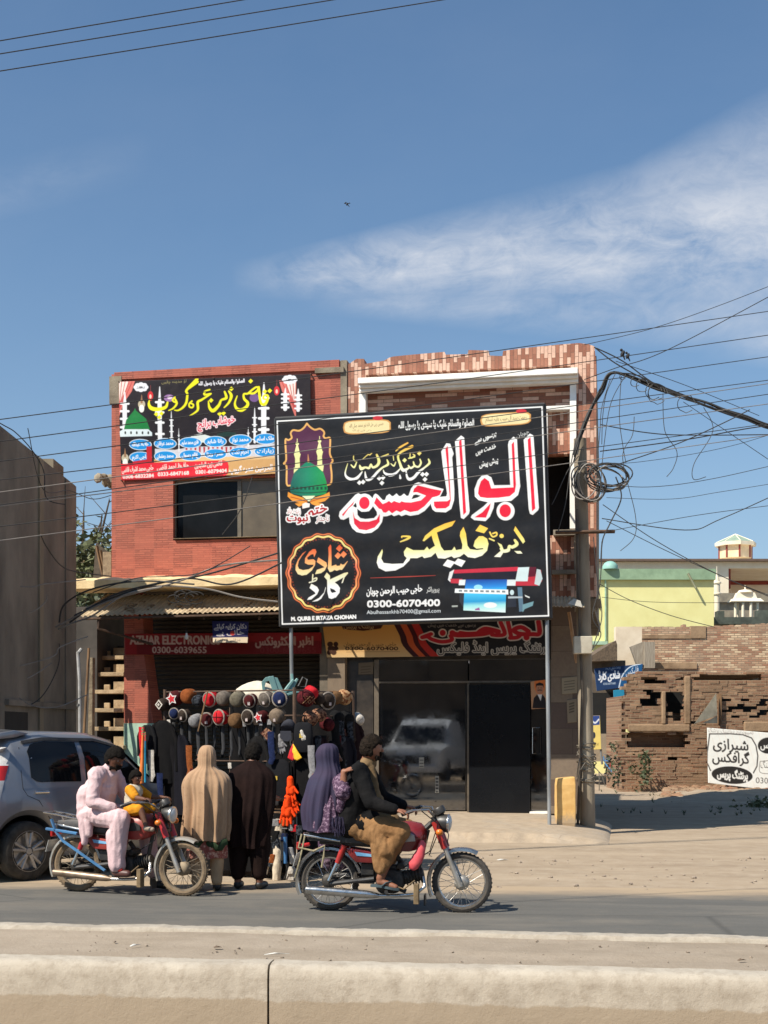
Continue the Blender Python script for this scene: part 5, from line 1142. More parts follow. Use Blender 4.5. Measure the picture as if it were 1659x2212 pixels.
 for x in(0,WB):
  for sy in(-1,1):
   y=sy*.70;m=MB();m.lathe([(.20,-.085),(.235,-.095),(.29,-.095),(.318,-.075),(.325,-.03),(.325,.03),(.318,.075),(.29,.095),(.20,.085)],(x,y,wr),(0,1,0),36,cap=False)
   wh=m.build('wheel',pm('dusty_tyre',L(92,86,76,.7),L(58,54,48,.7),9,.9,bump=.3)if o_ else TYRE,c,smooth=True);yo=y+sy*.072
   m=MB();m.lathe([(.225,-.02*sy),(.235,.018*sy),(.22,.02*sy),(.205,-.04*sy),(.03,-.05*sy)],(x,yo,wr),(0,1,0),36,cap=False);m.lathe([(.004,.018),(.035,.016),(.045,0),(.045,-.04)],(x,yo,wr),(0,sy,0),16)
   for k in range(5):
    for e in(-.17,.17):
     a=k*2*math.pi/5+.3;a2=a+e*1.1;p0=Vector((x+.045*math.cos(a+e*.8),yo+sy*.006,wr+.045*math.sin(a+e*.8)));p1=Vector((x+.212*math.cos(a2),yo+sy*.004,wr+.212*math.sin(a2)))
     m.tube([p0,p1],[(.018,.014),(.020,.014)],6)
   m.build('rim',pm('alloy',(.52,.51,.49),(.36,.34,.31),12,.35,.6,dust=.5),wh,smooth=40)
   m=MB();m.lathe([(.21,-.01),(.21,0)],(x,y-sy*.03,wr),(0,1,0),24);m.build('brake_shadow',pm('under_black',(.012,.012,.012),None,6,.9),wh)
 return c
GREYP=pm('silver_blue_paint',L(150,155,163,.80),L(140,145,153,.80),2,.30,.5,coat=.8,dust=.35)
TINT=pm('tinted_window',(.008,.009,.010),(.006,.006,.007),4,.05,spec=.35)
cw=G(62,1903);CA=R(50)
loc=cw-Matrix.Rotation(CA,3,'Z')@Vector((0,-.775,0));loc.z=0
car=make_car('parked_car','silver grey hatchback with roof spoiler parked nose in before the shops',loc,CA,GREYP,TINT,True)
# ---------------------------------------------------------------- people
SKIN=pm('brown_skin',L(150,100,74),L(128,82,60),12,.55,bump=.1)
SKIND=pm('dark_skin',L(112,72,52),L(90,58,42),12,.55,bump=.1)
HAIR=pm('black_hair',(.008,.007,.006),(.015,.012,.010),60,.85,bump=.8,bscale=90,spec=.08)
HAIRB=pm('brown_grey_hair',(.030,.021,.015),(.010,.008,.006),45,.85,bump=.9,bscale=80,spec=.08)
EYEW=pm('eye_white',(.30,.27,.25),None,9,.2)
def cloth(name,c1,c2=None,rough=.85,scale=7):return pm(name,c1,c2 or tuple(x*.75 for x in c1),scale,rough,bump=.25,bscale=60,spec=.06)
def blob(name,mb,mat,parent,voxel=.008,smooth=3,fold=None):
 """fuse overlapping volumes to one continuous skin, with optional creases (amp, vector scale)"""
 m=mb.mesh(name);o=D.objects.new(name,m);COL.objects.link(o)
 q=o.modifiers.new('r','REMESH');q.mode='VOXEL';q.voxel_size=voxel
 q=o.modifiers.new('s','SMOOTH');q.iterations=smooth;q.factor=.5
 finish(o);m=o.data
 if fold:
  n=len(m.vertices);co=np.zeros(n*3);no=np.zeros(n*3);m.vertices.foreach_get('co',co);m.vertex_normals.foreach_get('vector',no);co=co.reshape(-1,3);no=no.reshape(-1,3)
  for amp,(fx,fy,fz)in fold:
   d=np.array([mnoise.noise((p[0]*fx,p[1]*fy,p[2]*fz))for p in co]);d=(1-np.abs(d)*2.6)*amp
   co=co+no*d[:,None]
  m.vertices.foreach_set('co',co.ravel());m.update()
 COL.objects.unlink(o);D.objects.remove(o)
 return link(name,m,mat,parent,smooth=80)
def head(mb,c,fwd,up=Vector((0,0,1)),k=1.0):
 """skull, jaw, nose, ears; c is the centre of the head, fwd where it looks"""
 f=Vector(fwd).normalized();s_=Vector(up).cross(f).normalized();u=f.cross(s_)
 rot=Matrix((f,s_,u)).transposed()
 mb.ball(c,(.092*k,.074*k,.108*k),16,12,rot);mb.ball(c+f*.022*k-u*.055*k,(.066*k,.056*k,.062*k),14,10,rot)
 mb.cap(c+f*.088*k+u*.012*k,c+f*.108*k-u*.022*k,.009*k,.015*k,8);mb.ball(c+f*.083*k-u*.052*k,(.014*k,.026*k,.012*k),8,6,rot)
 mb.ball(c+f*.083*k+u*.022*k,(.012*k,.05*k,.010*k),8,6,rot)
 for sg in(-1,1):mb.ball(c+s_*sg*.076*k-f*.008*k-u*.01*k,(.020*k,.009*k,.032*k),8,8,rot)
 return f,s_,u,rot
def hand(mb,w_,d,n,side,k=1.0,curl=.5):
 """palm, four fingers and a thumb; w_ wrist, d pointing direction, n back-of-hand normal"""
 d=Vector(d).normalized();n=Vector(n).normalized();n=(n-d*n.dot(d)).normalized();s_=d.cross(n)*side
 rot=Matrix((d,s_,n)).transposed();mb.ball(w_+d*.045*k,(.052*k,.042*k,.018*k),10,8,rot)
 for i,(l,o)in enumerate(((.068,-.030),(.078,-.010),(.073,.010),(.058,.029))):
  p=w_+d*.085*k+s_*o*k;dd=d;a=curl
  for seg in range(3):
   q=(d*math.cos(a)-n*math.sin(a));e=p+q*l*k*(.45,.32,.25)[seg];mb.cap(p,e,(.0098,.009,.008)[seg]*k,(.009,.008,.0072)[seg]*k,8);p=e;a+=curl
 p=w_+d*.030*k-s_*.036*k;q=(d*.7-s_*.7).normalized();e=p+q*.035*k;mb.cap(p,e,.012*k,.0105*k,8);mb.cap(e,e+(d*.85-s_*.25-n*.45*curl).normalized()*.03*k,.0105*k,.0085*k,8)
def limb(mb,a,b_,c,r0,r1,r2):mb.cap(a,b_,r0,r1);mb.cap(b_,c,r1,r2)
def person(M,J,label,skin,k=1.0,hands=True,group=None,loc=None):
 """the body itself: one continuous skin through the joints J (in M's frame)"""
 g={n:M@Vector(v)for n,v in J.items()if n not in('look','handd')};dirn=lambda v:(M.to_3x3()@Vector(v)).normalized()
 mb=MB();f=dirn(J['look'])
 mb.cap(g['pelvis'],g['chest'],.125*k,.14*k);mb.cap(g['chest'],g['neck'],.12*k,.06*k);mb.cap(g['neck'],g['head'],.052*k,.056*k)
 sh=(g['sl']-g['sr'])*.5
 mb.cap(g['sl']-sh*.15,g['sr']+sh*.15,.068*k,.068*k)
 fr=head(mb,g['head'],f,k=k)
 for s_ in 'lr':
  limb(mb,g['s'+s_],g['e'+s_],g['w'+s_],.055*k,.042*k,.028*k)
  hd=dirn(J['handd'][s_][0]);hn=dirn(J['handd'][s_][1]);hand(mb,g['w'+s_],hd,hn,1 if s_=='l' else-1,k,J['handd'][s_][2])
  limb(mb,g['h'+s_],g['k'+s_],g['a'+s_],.085*k,.056*k,.038*k)
  mb.cap(g['a'+s_]-Vector((0,0,.03*k)),g['t'+s_],.036*k,.026*k)
 o=blob('person',mb,skin,None,.0075*(1 if k>.8 else .8),3)
 tag(o,label,'person',group)
 fr_f,fr_s,fr_u,rot=fr
 for sg in(-1,1):
  m=MB().ball(g['head']+fr_f*.074*k+fr_s*sg*.030*k+fr_u*.004*k,(.011*k,.013*k,.008*k),10,8,rot);m.build('eye',EYEW,o,smooth=True)
  m=MB().ball(g['head']+fr_f*.0825*k+fr_s*sg*.030*k+fr_u*.004*k,(.004*k,.008*k,.007*k),8,6,rot);m.build('iris',pm('dark_iris',(.02,.012,.008),None,9,.2),o,smooth=True)
 return o,g,fr
def haircap(c,fr,k,o,mat,thick=.012,low=-.035,beard=False,nape=.03):
 f,s_,u,rot=fr;mb=MB();rs=random.Random(4)
 for i in range(560): # overlapping locks over the skull
  a=rs.uniform(0,2*math.pi);h=rs.uniform(-.95,1);ca=math.cos(a)
  z=h;r_=math.sqrt(max(0,1-z*z));d=f*(ca*r_)+s_*(math.sin(a)*r_)+u*z
  lim=.42 if ca>.35 else(.0 if ca>-.1 else-.62)
  if z<lim:continue
  p=c+f*(d.dot(f)*.091*k)+s_*(d.dot(s_)*.074*k)+u*(d.dot(u)*.108*k);mb.ball(p,(.019*k*rs.uniform(.75,1.25)),6,4)
 if beard:
  for i in range(46):
   a=rs.uniform(-1.5,1.5);z=rs.uniform(-.11,-.045);r_=.074-.028*max(0,(-z-.07)/.04);mb.ball(c+f*(.022+math.cos(a)*r_)*k+s_*math.sin(a)*.064*k+u*z*k,.014*k,6,4)
 return blob('hair',mb,mat,o,.006,4,[(.002,(90,90,40))])
def shell(rings,mat,name,parent,n=120,folds=(),seed=0,thick=.006,cap=True):
 """draped cloth: rings of (centre, rx, ry, fold amplitude); folds are (count, weight)"""
 out=[];rs=random.Random(seed);ph=[rs.uniform(0,6.28)for _ in folds]
 for i,(c,rx,ry,amp,rot)in enumerate(rings):
  c=Vector(c);row=[]
  for j in range(n):
   a=2*math.pi*j/n;d=0
   for(q,w_),p_ in zip(folds,ph):d+=w_*(1-2.2*abs(math.sin(.5*(q*a+p_+.5*math.sin(a*2+i*.08)))))
   d+=.8*mnoise.noise((math.cos(a)*1.8+seed,math.sin(a)*1.8,i*.12))
   x=(rx+amp*d)*math.cos(a);y=(ry+amp*d)*math.sin(a);ca,sa=math.cos(rot),math.sin(rot)
   row.append(c+Vector((x*ca-y*sa,x*sa+y*ca,.35*amp*math.sin(5*a+seed)*(i==0))))
  out.append(row)
 return MB().loft(out,cap=cap).build(name,mat,parent,smooth=75)
def interp(keys,n):
 """densify ring keys with a smooth spline"""
 ks=np.array([[*k[0],*k[1:]]for k in keys],float);out=[]
 for t in np.linspace(0,len(keys)-1,n):
  i=min(int(t),len(keys)-2);f=t-i;p0,p1,p2,p3=ks[max(i-1,0)],ks[i],ks[i+1],ks[min(i+2,len(ks)-1)]
  v=.5*(2*p1+(p2-p0)*f+(2*p0-5*p1+4*p2-p3)*f*f+(3*p1-p0-3*p2+p3)*f**3);out.append((tuple(v[:3]),v[3],v[4],v[5],v[6]))
 return out

 # --- the man in the dark jacket, riding
tanM=cloth('tan_cotton',L(166,126,86,.85),L(136,100,66,.85));blk=cloth('black_wool',(.009,.009,.0095),(.014,.013,.013))
J=dict(pelvis=(.24,0,.84),chest=(.30,0,1.16),neck=(.335,0,1.345),head=(.385,-.01,1.485),sl=(.31,.18,1.27),sr=(.30,-.18,1.27),el=(.44,.30,1.02),er=(.42,-.29,1.00),wl=(.655,.33,.935),wr=(.655,-.33,.935),
hl=(.27,.10,.82),hr=(.27,-.10,.82),kl=(.68,.20,.76),kr=(.68,-.20,.76),al=(.49,.18,.32),ar=(.49,-.18,.32),tl=(.63,.20,.245),tr=(.63,-.20,.245),look=(.9,.38,-.08),handd={'l':((.9,0,-.15),(0,.1,1),.7),'r':((.9,0,-.15),(0,-.1,1),.7)})
o,g,fr=person(M2,J,'man in black jacket and tan trousers steering the moving motorcycle',SKIN)
haircap(g['head'],fr,1,o,HAIRB,beard=True)
T=lambda*v:M2@Vector(v)
mb=MB();mb.cap(T(.23,0,.82),T(.29,0,1.12),.165,.165);mb.cap(T(.29,0,1.12),T(.315,0,1.28),.16,.10);mb.cap(T(.20,-.07,.80),T(.26,-.08,1.1),.14,.13);mb.cap(T(.20,.07,.80),T(.26,.08,1.1),.14,.13);mb.cap(T(.30,-.16,1.265),T(.30,.16,1.265),.085,.085)
mb.cap(T(.33,-.10,.80),T(.40,-.12,.84),.12,.09)
for s_ in 'lr':limb(mb,g['s'+s_],g['e'+s_],g['w'+s_]-(g['w'+s_]-g['e'+s_])*.12,.085,.065,.05)
blob('jacket',mb,blk,o,.010,4,[(.0035,(7,7,13)),(.002,(26,26,14))])
mb=MB();mb.cap(T(.345,-.03,1.335),T(.36,.05,1.34),.066,.066);mb.cap(T(.39,-.05,1.30),T(.43,-.07,1.0),.035,.06);mb.cap(T(.44,-.06,1.0),T(.42,-.05,.86),.07,.09);mb.cap(T(.36,-.10,.80),T(.60,-.12,.84),.09,.06)
blob('shirt',mb,cloth('olive_tan_cotton',L(132,108,78),L(98,80,58)),o,.010,3,[(.004,(14,14,14))])
mb=MB()
for s_ in 'lr':
 y=.20 if s_=='l' else-.20
 mb.cap(g['h'+s_],g['k'+s_]-Vector((0,0,.02)),.095,.086);mb.cap(g['k'+s_]-Vector((0,0,.02)),T(.50,y*.92,.40),.082,.054);mb.cap(T(.44,y*.8,.74),T(.55,y,.56),.085,.075);mb.cap(T(.30,y*.55,.74),T(.50,y*.85,.66),.09,.075);mb.cap(T(.47,y*.9,.60),T(.49,y*.92,.42),.07,.055)
mb.cap(T(.22,0,.80),T(.34,0,.80),.14,.14);mb.cap(T(.06,-.11,.77),T(.26,-.13,.76),.03,.08)
blob('trousers',mb,tanM,o,.010,3,[(.006,(13,13,5)),(.004,(30,30,11))])
for s_ in 'lr':
 y=g['t'+s_];a=g['a'+s_];d=(y-a);d.z=0;d.normalize();sd_=Vector((-d.y,d.x,0));rings=[]
 for t_,w_ in((-.085,.026),(-.06,.036),(.0,.038),(.08,.045),(.14,.042),(.175,.02)):rings.append([Vector((a.x,a.y,a.z))+d*t_+sd_*w_*e+Vector((0,0,-.078-max(0,t_)*.16+z))for e,z in((-1,0),(1,0),(1,.022),(-1,.022))])
 sole=MB().loft(rings).build('sandal',pm('teal_rubber',L(72,88,92),L(56,66,70),9,.6),o,smooth=40)
 mb=MB()
 for e in(-1,1):mb.tube([a+d*.02+sd_*.044*e+Vector((0,0,-.07)),a+d*.06+sd_*.035*e+Vector((0,0,-.035)),a+d*.09+Vector((0,0,-.028))],[(.006,.02)]*3,6)
 mb.build('sandal_strap',pm('teal_rubber',L(72,88,92)),sole)

 # --- the woman in purple sitting behind him
J=dict(pelvis=(-.04,-.02,.82),chest=(-.03,-.01,1.10),neck=(-.01,0,1.27),head=(.0,.01,1.395),sl=(-.13,.04,1.20),sr=(.10,-.04,1.20),el=(-.20,.08,.98),er=(.16,-.20,1.09),wl=(-.08,.2,.88),wr=(.165,-.205,1.27),
hl=(-.10,.06,.82),hr=(.04,.06,.82),kl=(-.10,.36,.78),kr=(.04,.36,.78),al=(-.08,.40,.40),ar=(.06,.40,.40),tl=(-.07,.52,.36),tr=(.07,.52,.36),look=(.95,.3,-.05),handd={'l':((.5,.6,-.3),(0,0,1),.4),'r':((.92,.1,.42),(-.3,-.2,.9),.30)})
o,g,fr=person(M2,J,'woman wrapped in a purple shawl riding sidesaddle, her hand on the driver',SKIN)
m,t,b=base_mat('purple_shawl');c=coords(t)
vv=t.new('ShaderNodeTexVoronoi');t.put(vv.inputs['Vector'],c);vv.inputs['Scale'].default_value=55
col=t.mix(t.ramp(t.noise(c,5,4),[(.35,0.),(.7,1.)]),L(56,52,84,.58),L(66,50,80,.58))
t.put(b.inputs['Base Color'],col);b.inputs['Roughness'].default_value=.85;PSH=m
m,t,b=base_mat('floral_purple');c=coords(t);vv=t.new('ShaderNodeTexVoronoi');t.put(vv.inputs['Vector'],c);vv.inputs['Scale'].default_value=70
n=t.noise(c,40,4,.7)
t.put(b.inputs['Base Color'],t.mix(t.ramp(n,[(.50,0.),(.60,1.)]),L(78,50,76,.8),L(160,132,152,.8)));b.inputs['Roughness'].default_value=.85;PFL=m
keys=[((-.05,-.03,.735),.185,.17,.012,0),((-.05,-.03,.80),.20,.18,.024,0),((-.045,-.03,.95),.20,.17,.024,0),((-.03,-.03,1.10),.185,.15,.014,0),((-.015,-.02,1.20),.165,.13,.010,0),((-.005,-.01,1.27),.125,.105,.007,0),((-.012,0,1.34),.105,.098,.005,0),((-.018,0,1.42),.108,.10,.005,0),((-.015,0,1.48),.092,.088,.003,0),((-.012,0,1.515),.05,.05,.0,0),((-.012,0,1.522),.006,.006,0,0)]
keys=[(tuple(M2@Vector(k[0])),*k[1:4],B2A)for k in keys]
shell(interp(keys,60),PSH,'shawl',o,120,[(9,.6),(17,.35),(5,.4)],3)
keys=[((-.0,-.10,.725),.15,.12,.012,0),((.005,-.11,.85),.125,.105,.012,0),((.02,-.09,1.0),.07,.09,.006,0),((.04,-.06,1.12),.02,.05,.0,0)]
keys=[(tuple(M2@Vector(k[0])),*k[1:4],B2A)for k in keys]
shell(interp(keys,30),PFL,'dress',o,80,[(11,.6),(6,.4)],9)
mb=MB();mb.cap(M2@Vector((.10,-.06,1.18)),g['er'],.075,.075);mb.cap(g['er'],g['er'].lerp(g['wr'],.35),.07,.05);mb.cap(g['er'],M2@Vector((.12,-.17,.92)),.05,.03)
blob('sleeve',mb,PFL,o,.010,3,[(.006,(16,16,16))])
mb=MB();rs=random.Random(3)
for k in range(20):
 p=M2@Vector((.06+.005*k,-.20-.01*math.sin(k),.86+.01*math.sin(k*2)));mb.tube([p,p+Vector((.01*rs.uniform(-1,1),-.01,-.06)),p+Vector((.02*rs.uniform(-1,1),-.012,-.12-.05*rs.random()))],.0035,5)
mb.build('fringe',PSH,o)
mb=MB();mb.cap(g['hl'],g['kl'],.12,.10);mb.cap(g['hr'],g['kr'],.12,.10);mb.cap(g['kl'],g['al'],.10,.07);mb.cap(g['kr'],g['ar'],.10,.07)
blob('trousers',mb,PFL,o,.012,3,[(.006,(12,12,12))])

# --- the man in pink on the standing motorcycle and the child before him
T=lambda*v:M1@Vector(v)
pink=cloth('pink_cotton',L(232,202,202,.85),L(218,186,187,.85));
J=dict(pelvis=(.22,0,.83),chest=(.28,0,1.06),neck=(.37,0,1.245),head=(.435,-.01,1.365),sl=(.32,.17,1.19),sr=(.31,-.17,1.19),el=(.42,.26,.95),er=(.33,-.26,.93),wl=(.60,.2,.88),wr=(.54,-.20,.87),
hl=(.25,.10,.80),hr=(.25,-.10,.80),kl=(.64,.24,.72),kr=(.60,-.19,.77),al=(.70,.32,.12),ar=(.57,-.20,.27),tl=(.86,.34,.05),tr=(.70,-.21,.225),look=(.86,-.1,-.45),handd={'l':((.9,-.2,-.1),(0,.3,1),.5),'r':((.75,.15,-.6),(.3,-.7,.6),.45)})
o,g,fr=person(M1,J,'man in a pale pink tunic seated on the standing dusty motorcycle',SKIND)
haircap(g['head'],fr,1,o,HAIR,beard=True)
mb=MB();mb.cap(T(.20,0,.80),T(.27,0,1.04),.165,.165);mb.cap(T(.27,0,1.04),T(.345,0,1.19),.165,.10);mb.cap(T(.31,-.14,1.19),T(.31,.14,1.19),.088,.088);mb.cap(T(.34,0,1.18),T(.372,0,1.25),.08,.068);
mb.cap(T(.15,-.06,.80),T(.18,-.06,.98),.11,.13)
for s_ in 'lr':limb(mb,g['s'+s_],g['e'+s_],g['w'+s_]-(g['w'+s_]-g['e'+s_])*.1,.076,.060,.048)
mb.cap(T(.24,-.13,.80),T(.50,-.17,.82),.10,.07);mb.cap(T(.24,.13,.80),T(.50,.17,.82),.10,.07)
mb.cap(T(.17,-.17,.78),T(.20,-.19,.52),.055,.03);mb.cap(T(.22,-.17,.78),T(.25,-.185,.60),.05,.03)
blob('tunic',mb,pink,o,.010,3,[(.006,(7,7,11)),(.004,(20,20,9))])
mb=MB();limb(mb,g['hr'],g['kr']-Vector((0,0,.01)),T(.575,-.20,.33),.12,.10,.07);limb(mb,g['hl'],g['kl'],T(.69,.315,.2),.12,.10,.07);mb.cap(T(.54,-.2,.60),T(.575,-.2,.31),.078,.082)
blob('trousers',mb,pink,o,.010,3,[(.006,(15,15,3)),(.003,(28,28,9))])
for s_ in 'lr':
 mb=MB();a,t_=g['a'+s_],g['t'+s_];mb.cap(a+Vector((0,0,.0)),a-Vector((0,0,.045)),.046,.046);mb.cap(a-Vector((0,0,.04)),t_+Vector((0,0,.0)),.047,.036);sh_=blob('shoe',mb,pm('brown_leather' if s_=='r' else 'black_leather',L(92,58,50)if s_=='r' else(.02,.02,.02),None,12,.5),o,.007,2)
 if s_=='r':mb=MB();mb.ball(a.lerp(t_,.35)+Vector((0,-.035,.012)),(.03,.012,.025),10,6);mb.build('shoe_patch',pm('red_cloth',L(196,52,44),None,9,.7),sh_,smooth=True)

J=dict(pelvis=(.645,0,.865),chest=(.645,0,.99),neck=(.655,0,1.075),head=(.67,-.005,1.165),sl=(.655,.085,1.045),sr=(.655,-.085,1.045),el=(.74,.15,.97),er=(.755,-.15,.975),wl=(.865,.20,.965),wr=(.875,-.20,.965),
hl=(.66,.055,.85),hr=(.66,-.055,.85),kl=(.80,.13,.86),kr=(.80,-.13,.86),al=(.87,.15,.70),ar=(.87,-.15,.70),tl=(.94,.15,.665),tr=(.94,-.15,.665),look=(.95,-.25,-.12),handd={'l':((1,.1,0),(0,0,1),.5),'r':((1,-.1,0),(0,0,1),.5)})
o,g,fr=person(M1,J,'small child in a yellow shirt sitting on the tank of the standing motorcycle',SKIND,k=.66)
haircap(g['head'],fr,.68,o,HAIR)
ylw=cloth('yellow_cotton',L(230,160,50,.8),L(208,136,36,.8));gry=cloth('grey_white_cotton',L(206,196,176),L(176,166,146))
mb=MB();mb.cap(T(.64,0,.87),T(.648,0,1.02),.092,.090);mb.cap(T(.655,-.07,1.04),T(.655,.07,1.04),.048,.048);blob('shirt',mb,gry,o,.008,3,[(.004,(18,18,18))])
mb=MB()
for s_ in 'lr':mb.cap(g['s'+s_],g['s'+s_].lerp(g['e'+s_],.85),.054,.045)
blob('sleeve',mb,ylw,o,.008,3,[(.003,(20,20,20))])
mb=MB();mb.cap(g['hl'],g['kl'].lerp(g['hl'],.15),.07,.055);mb.cap(g['hr'],g['kr'].lerp(g['hr'],.15),.07,.055);mb.cap(T(.64,-.03,.85),T(.64,.03,.85),.085,.085);blob('shorts',mb,ylw,o,.008,3,[(.004,(18,18,18))])
for s_ in 'lr':
 mb=MB();a,t_=g['a'+s_],g['t'+s_];mb.cap(a-Vector((0,0,.025)),t_,.030,.024);blob('shoe',mb,pm('pale_canvas',L(170,150,130),None,12,.8),o,.006,2)

 # --- two customers standing at the hat stall
wb=G(447,1925);MW=at(Vector((wb.x,wb.y,0)),R(97))
J=dict(pelvis=(0,0,.78),chest=(.02,0,1.06),neck=(.03,0,1.23),head=(.055,.01,1.37),sl=(.02,.14,1.15),sr=(.02,-.14,1.15),el=(.09,.15,.92),er=(.09,-.15,.92),wl=(.24,.18,.98),wr=(.24,-.18,.98),
hl=(0,.09,.76),hr=(0,-.09,.76),kl=(.02,.10,.42),kr=(.03,-.10,.42),al=(-.02,.10,.085),ar=(-.03,-.10,.085),tl=(.13,.11,.03),tr=(.12,-.12,.03),look=(.62,.75,-.05),handd={'l':((.9,0,.2),(0,0,1),.4),'r':((.9,0,.2),(0,0,1),.4)})
o,g,fr=person(MW,J,'woman in a long beige shawl seen from behind at the hat stall',SKIN)
m,t,b=base_mat('beige_shawl');c=coords(t);n=t.noise(c,6,5,.6)
col=t.mix(t.ramp(n,[(.35,0.),(.7,1.)]),L(190,152,116,.8),L(172,136,102,.8));sp=t.ramp(t.noise(c,26,2,.5),[(.62,0.),(.70,.5)])
t.put(b.inputs['Base Color'],t.mix(sp,col,L(140,104,78)));b.inputs['Roughness'].default_value=.85;b.inputs['Sheen Weight'].default_value=.2;BSH=m
def rk(keys,M,a):return[(tuple(M@Vector(k[0])),*k[1:4],a)for k in keys]
keys=[((-.02,.01,.52),.17,.24,.034,0),((-.02,.01,.60),.185,.255,.034,0),((-.015,0,.80),.19,.25,.032,0),((-.01,0,1.0),.19,.255,.024,0),((0,0,1.12),.175,.25,.016,0),((.01,0,1.205),.14,.19,.011,0),((.012,.0,1.27),.10,.10,.005,0),((.022,.0,1.36),.100,.095,.004,0),((.03,.0,1.43),.090,.085,.003,0),((.034,0,1.48),.055,.05,0,0),((.034,0,1.49),.005,.005,0,0)]
sh_=shell(interp(rk(keys,MW,R(97)),64),BSH,'shawl',o,132,[(13,.55),(7,.5),(23,.25)],5)
for y0,z in((.14,.52),(-.10,.50)):
 q=[MW@Vector((-.175+.05*abs(k)/3,y0+.035*k,z+.02*abs(k)-.05+.02*math.sin(k*2)))for k in range(-3,4)];mb=MB();mb.tube(q,[(.035,.008)]*7,6);mb.build('green_hem',cloth('green_cloth',L(58,74,52)),sh_,smooth=60)
m,t,b=base_mat('red_floral');c=coords(t);t.put(b.inputs['Base Color'],t.mix(t.ramp(t.noise(c,34,4,.7),[(.5,0.),(.6,1.)]),L(150,82,72),L(206,164,146)));b.inputs['Roughness'].default_value=.9
shell(interp(rk([((0,0,.34),.13,.20,.014,0),((0,0,.45),.14,.205,.014,0),((0,0,.75),.14,.19,.008,0)],MW,R(97)),16),m,'dress',o,80,[(9,.6),(15,.3)],8)
mb=MB();mb.cap(MW@Vector((.02,.10,.5)),MW@Vector((-.02,.10,.10)),.085,.055);mb.cap(MW@Vector((.02,-.10,.5)),MW@Vector((-.03,-.10,.10)),.085,.055);blob('trousers',mb,cloth('cream_cotton',L(196,164,128)),o,.010,3,[(.005,(14,14,10))])
for s_ in 'lr':
 mb=MB();mb.cap(g['a'+s_]-Vector((0,0,.035)),g['t'+s_]+Vector((0,0,.012)),.045,.036);blob('shoe',mb,pm('black_leather',(.02,.02,.02),None,12,.5),o,.007,2)

wb=G(537,1921);MN=at(Vector((wb.x,wb.y,0)),R(80));T=lambda*v:MN@Vector(v)
J=dict(pelvis=(0,0,.82),chest=(.08,0,1.12),neck=(.14,0,1.28),head=(.20,0,1.40),sl=(.09,.16,1.18),sr=(.09,-.16,1.18),el=(.16,.18,.95),er=(.16,-.20,.95),wl=(.36,.2,1.0),wr=(.36,-.22,.92),
hl=(0,.09,.80),hr=(0,-.09,.80),kl=(.03,.11,.44),kr=(.03,-.11,.44),al=(-.02,.11,.085),ar=(-.02,-.12,.085),tl=(.13,.12,.03),tr=(.13,-.14,.03),look=(.9,-.1,-.3),handd={'l':((.9,0,.2),(0,0,1),.4),'r':((.9,0,.1),(0,0,1),.4)})
o,g,fr=person(MN,J,'man in a dark brown shawl bending over the hat stall',SKIND)
haircap(g['head'],fr,1,o,HAIR)
BRN=cloth('dark_brown_wool',L(54,38,35,.5),L(40,28,26,.5));BRN2=cloth('brown_cotton',L(50,37,33,.6),L(40,29,26,.6))
keys=[((-.01,.02,.44),.15,.22,.032,0),((0,.02,.60),.17,.25,.032,0),((.01,0,.80),.185,.27,.028,0),((.06,-.01,1.02),.18,.265,.014,0),((.09,0,1.16),.165,.26,.010,0),((.115,0,1.245),.125,.19,.006,0),((.135,0,1.31),.075,.085,.003,0),((.14,0,1.325),.05,.05,0,0)]
shell(interp(rk(keys,MN,R(80)),56),BRN,'shawl',o,120,[(11,.55),(6,.5),(19,.25)],12)
mb=MB();limb(mb,g['hl'],g['kl'],g['al']+Vector((0,0,.085)),.13,.12,.075);limb(mb,g['hr'],g['kr'],g['ar']+Vector((0,0,.085)),.13,.12,.075);blob('trousers',mb,BRN2,o,.011,3,[(.005,(14,14,3))])
for s_ in 'lr':
 mb=MB();mb.cap(g['a'+s_]-Vector((0,0,.035)),g['t'+s_]+Vector((0,0,.012)),.045,.036);blob('shoe',mb,pm('black_leather',(.02,.02,.02),None,12,.5),o,.007,2)
 # ---------------------------------------------------------------- the hat stall: a hand cart hung with caps
CA0=G(640,1903);CA0=Vector((-.98,15.2,0))
CFX=Vector((-1.56,.75,0)).normalized();CSD=Vector((.44,.92,0)).normalized()
CLEN,CDEP=1.70,1.42
def CW(a,b_,z):return CA0+CFX*a+CSD*b_+Vector((0,0,z)) # along the front (to the left), into depth
FNRM=Vector((-CSD.x,-CSD.y,0));SNRM=-CFX
def onf(u,v,off=0.0):
 """point on the cart's front plane"""
 d=Vector(((u-CX)/F,1,-(v-VH)/F));c=Vector((0,0,HC));n=Vector((-CFX.y,CFX.x,0));n=n if n.y<0 else-n
 return c+d*((off+n.dot(CA0-c))/n.dot(d))
def ons(u,v,off=0.0):
 d=Vector(((u-CX)/F,1,-(v-VH)/F));c=Vector((0,0,HC));n=Vector((CSD.y,-CSD.x,0));n=n if n.x>0 else-n
 return c+d*((off+n.dot(CA0-c))/n.dot(d))
CN=Vector((-CFX.y,CFX.x,0));CN=CN if CN.y<0 else-CN
SN=Vector((CSD.y,-CSD.x,0));SN=SN if SN.x>0 else-SN
ct=thing('market_cart','wooden hand cart hung all round with caps and dark woollens','cart',CA0+CFX*.8+CSD*.4)
WOOD=pm('old_wood',L(140,108,76),L(92,68,46),9,.85,stretch=(1,1,.3));DKC=cloth('black_fabric',(.007,.007,.0075),(.011,.010,.010))
zr=onf(560,1492).z;zr2=onf(560,1546).z
for a,b_ in((0,0),(CLEN,0),(0,CDEP),(CLEN,CDEP)):MB().tube([CW(a,b_,.02),CW(a,b_,zr+.03)],.020,8).build('post',RUST,ct,smooth=True)
mb=MB()
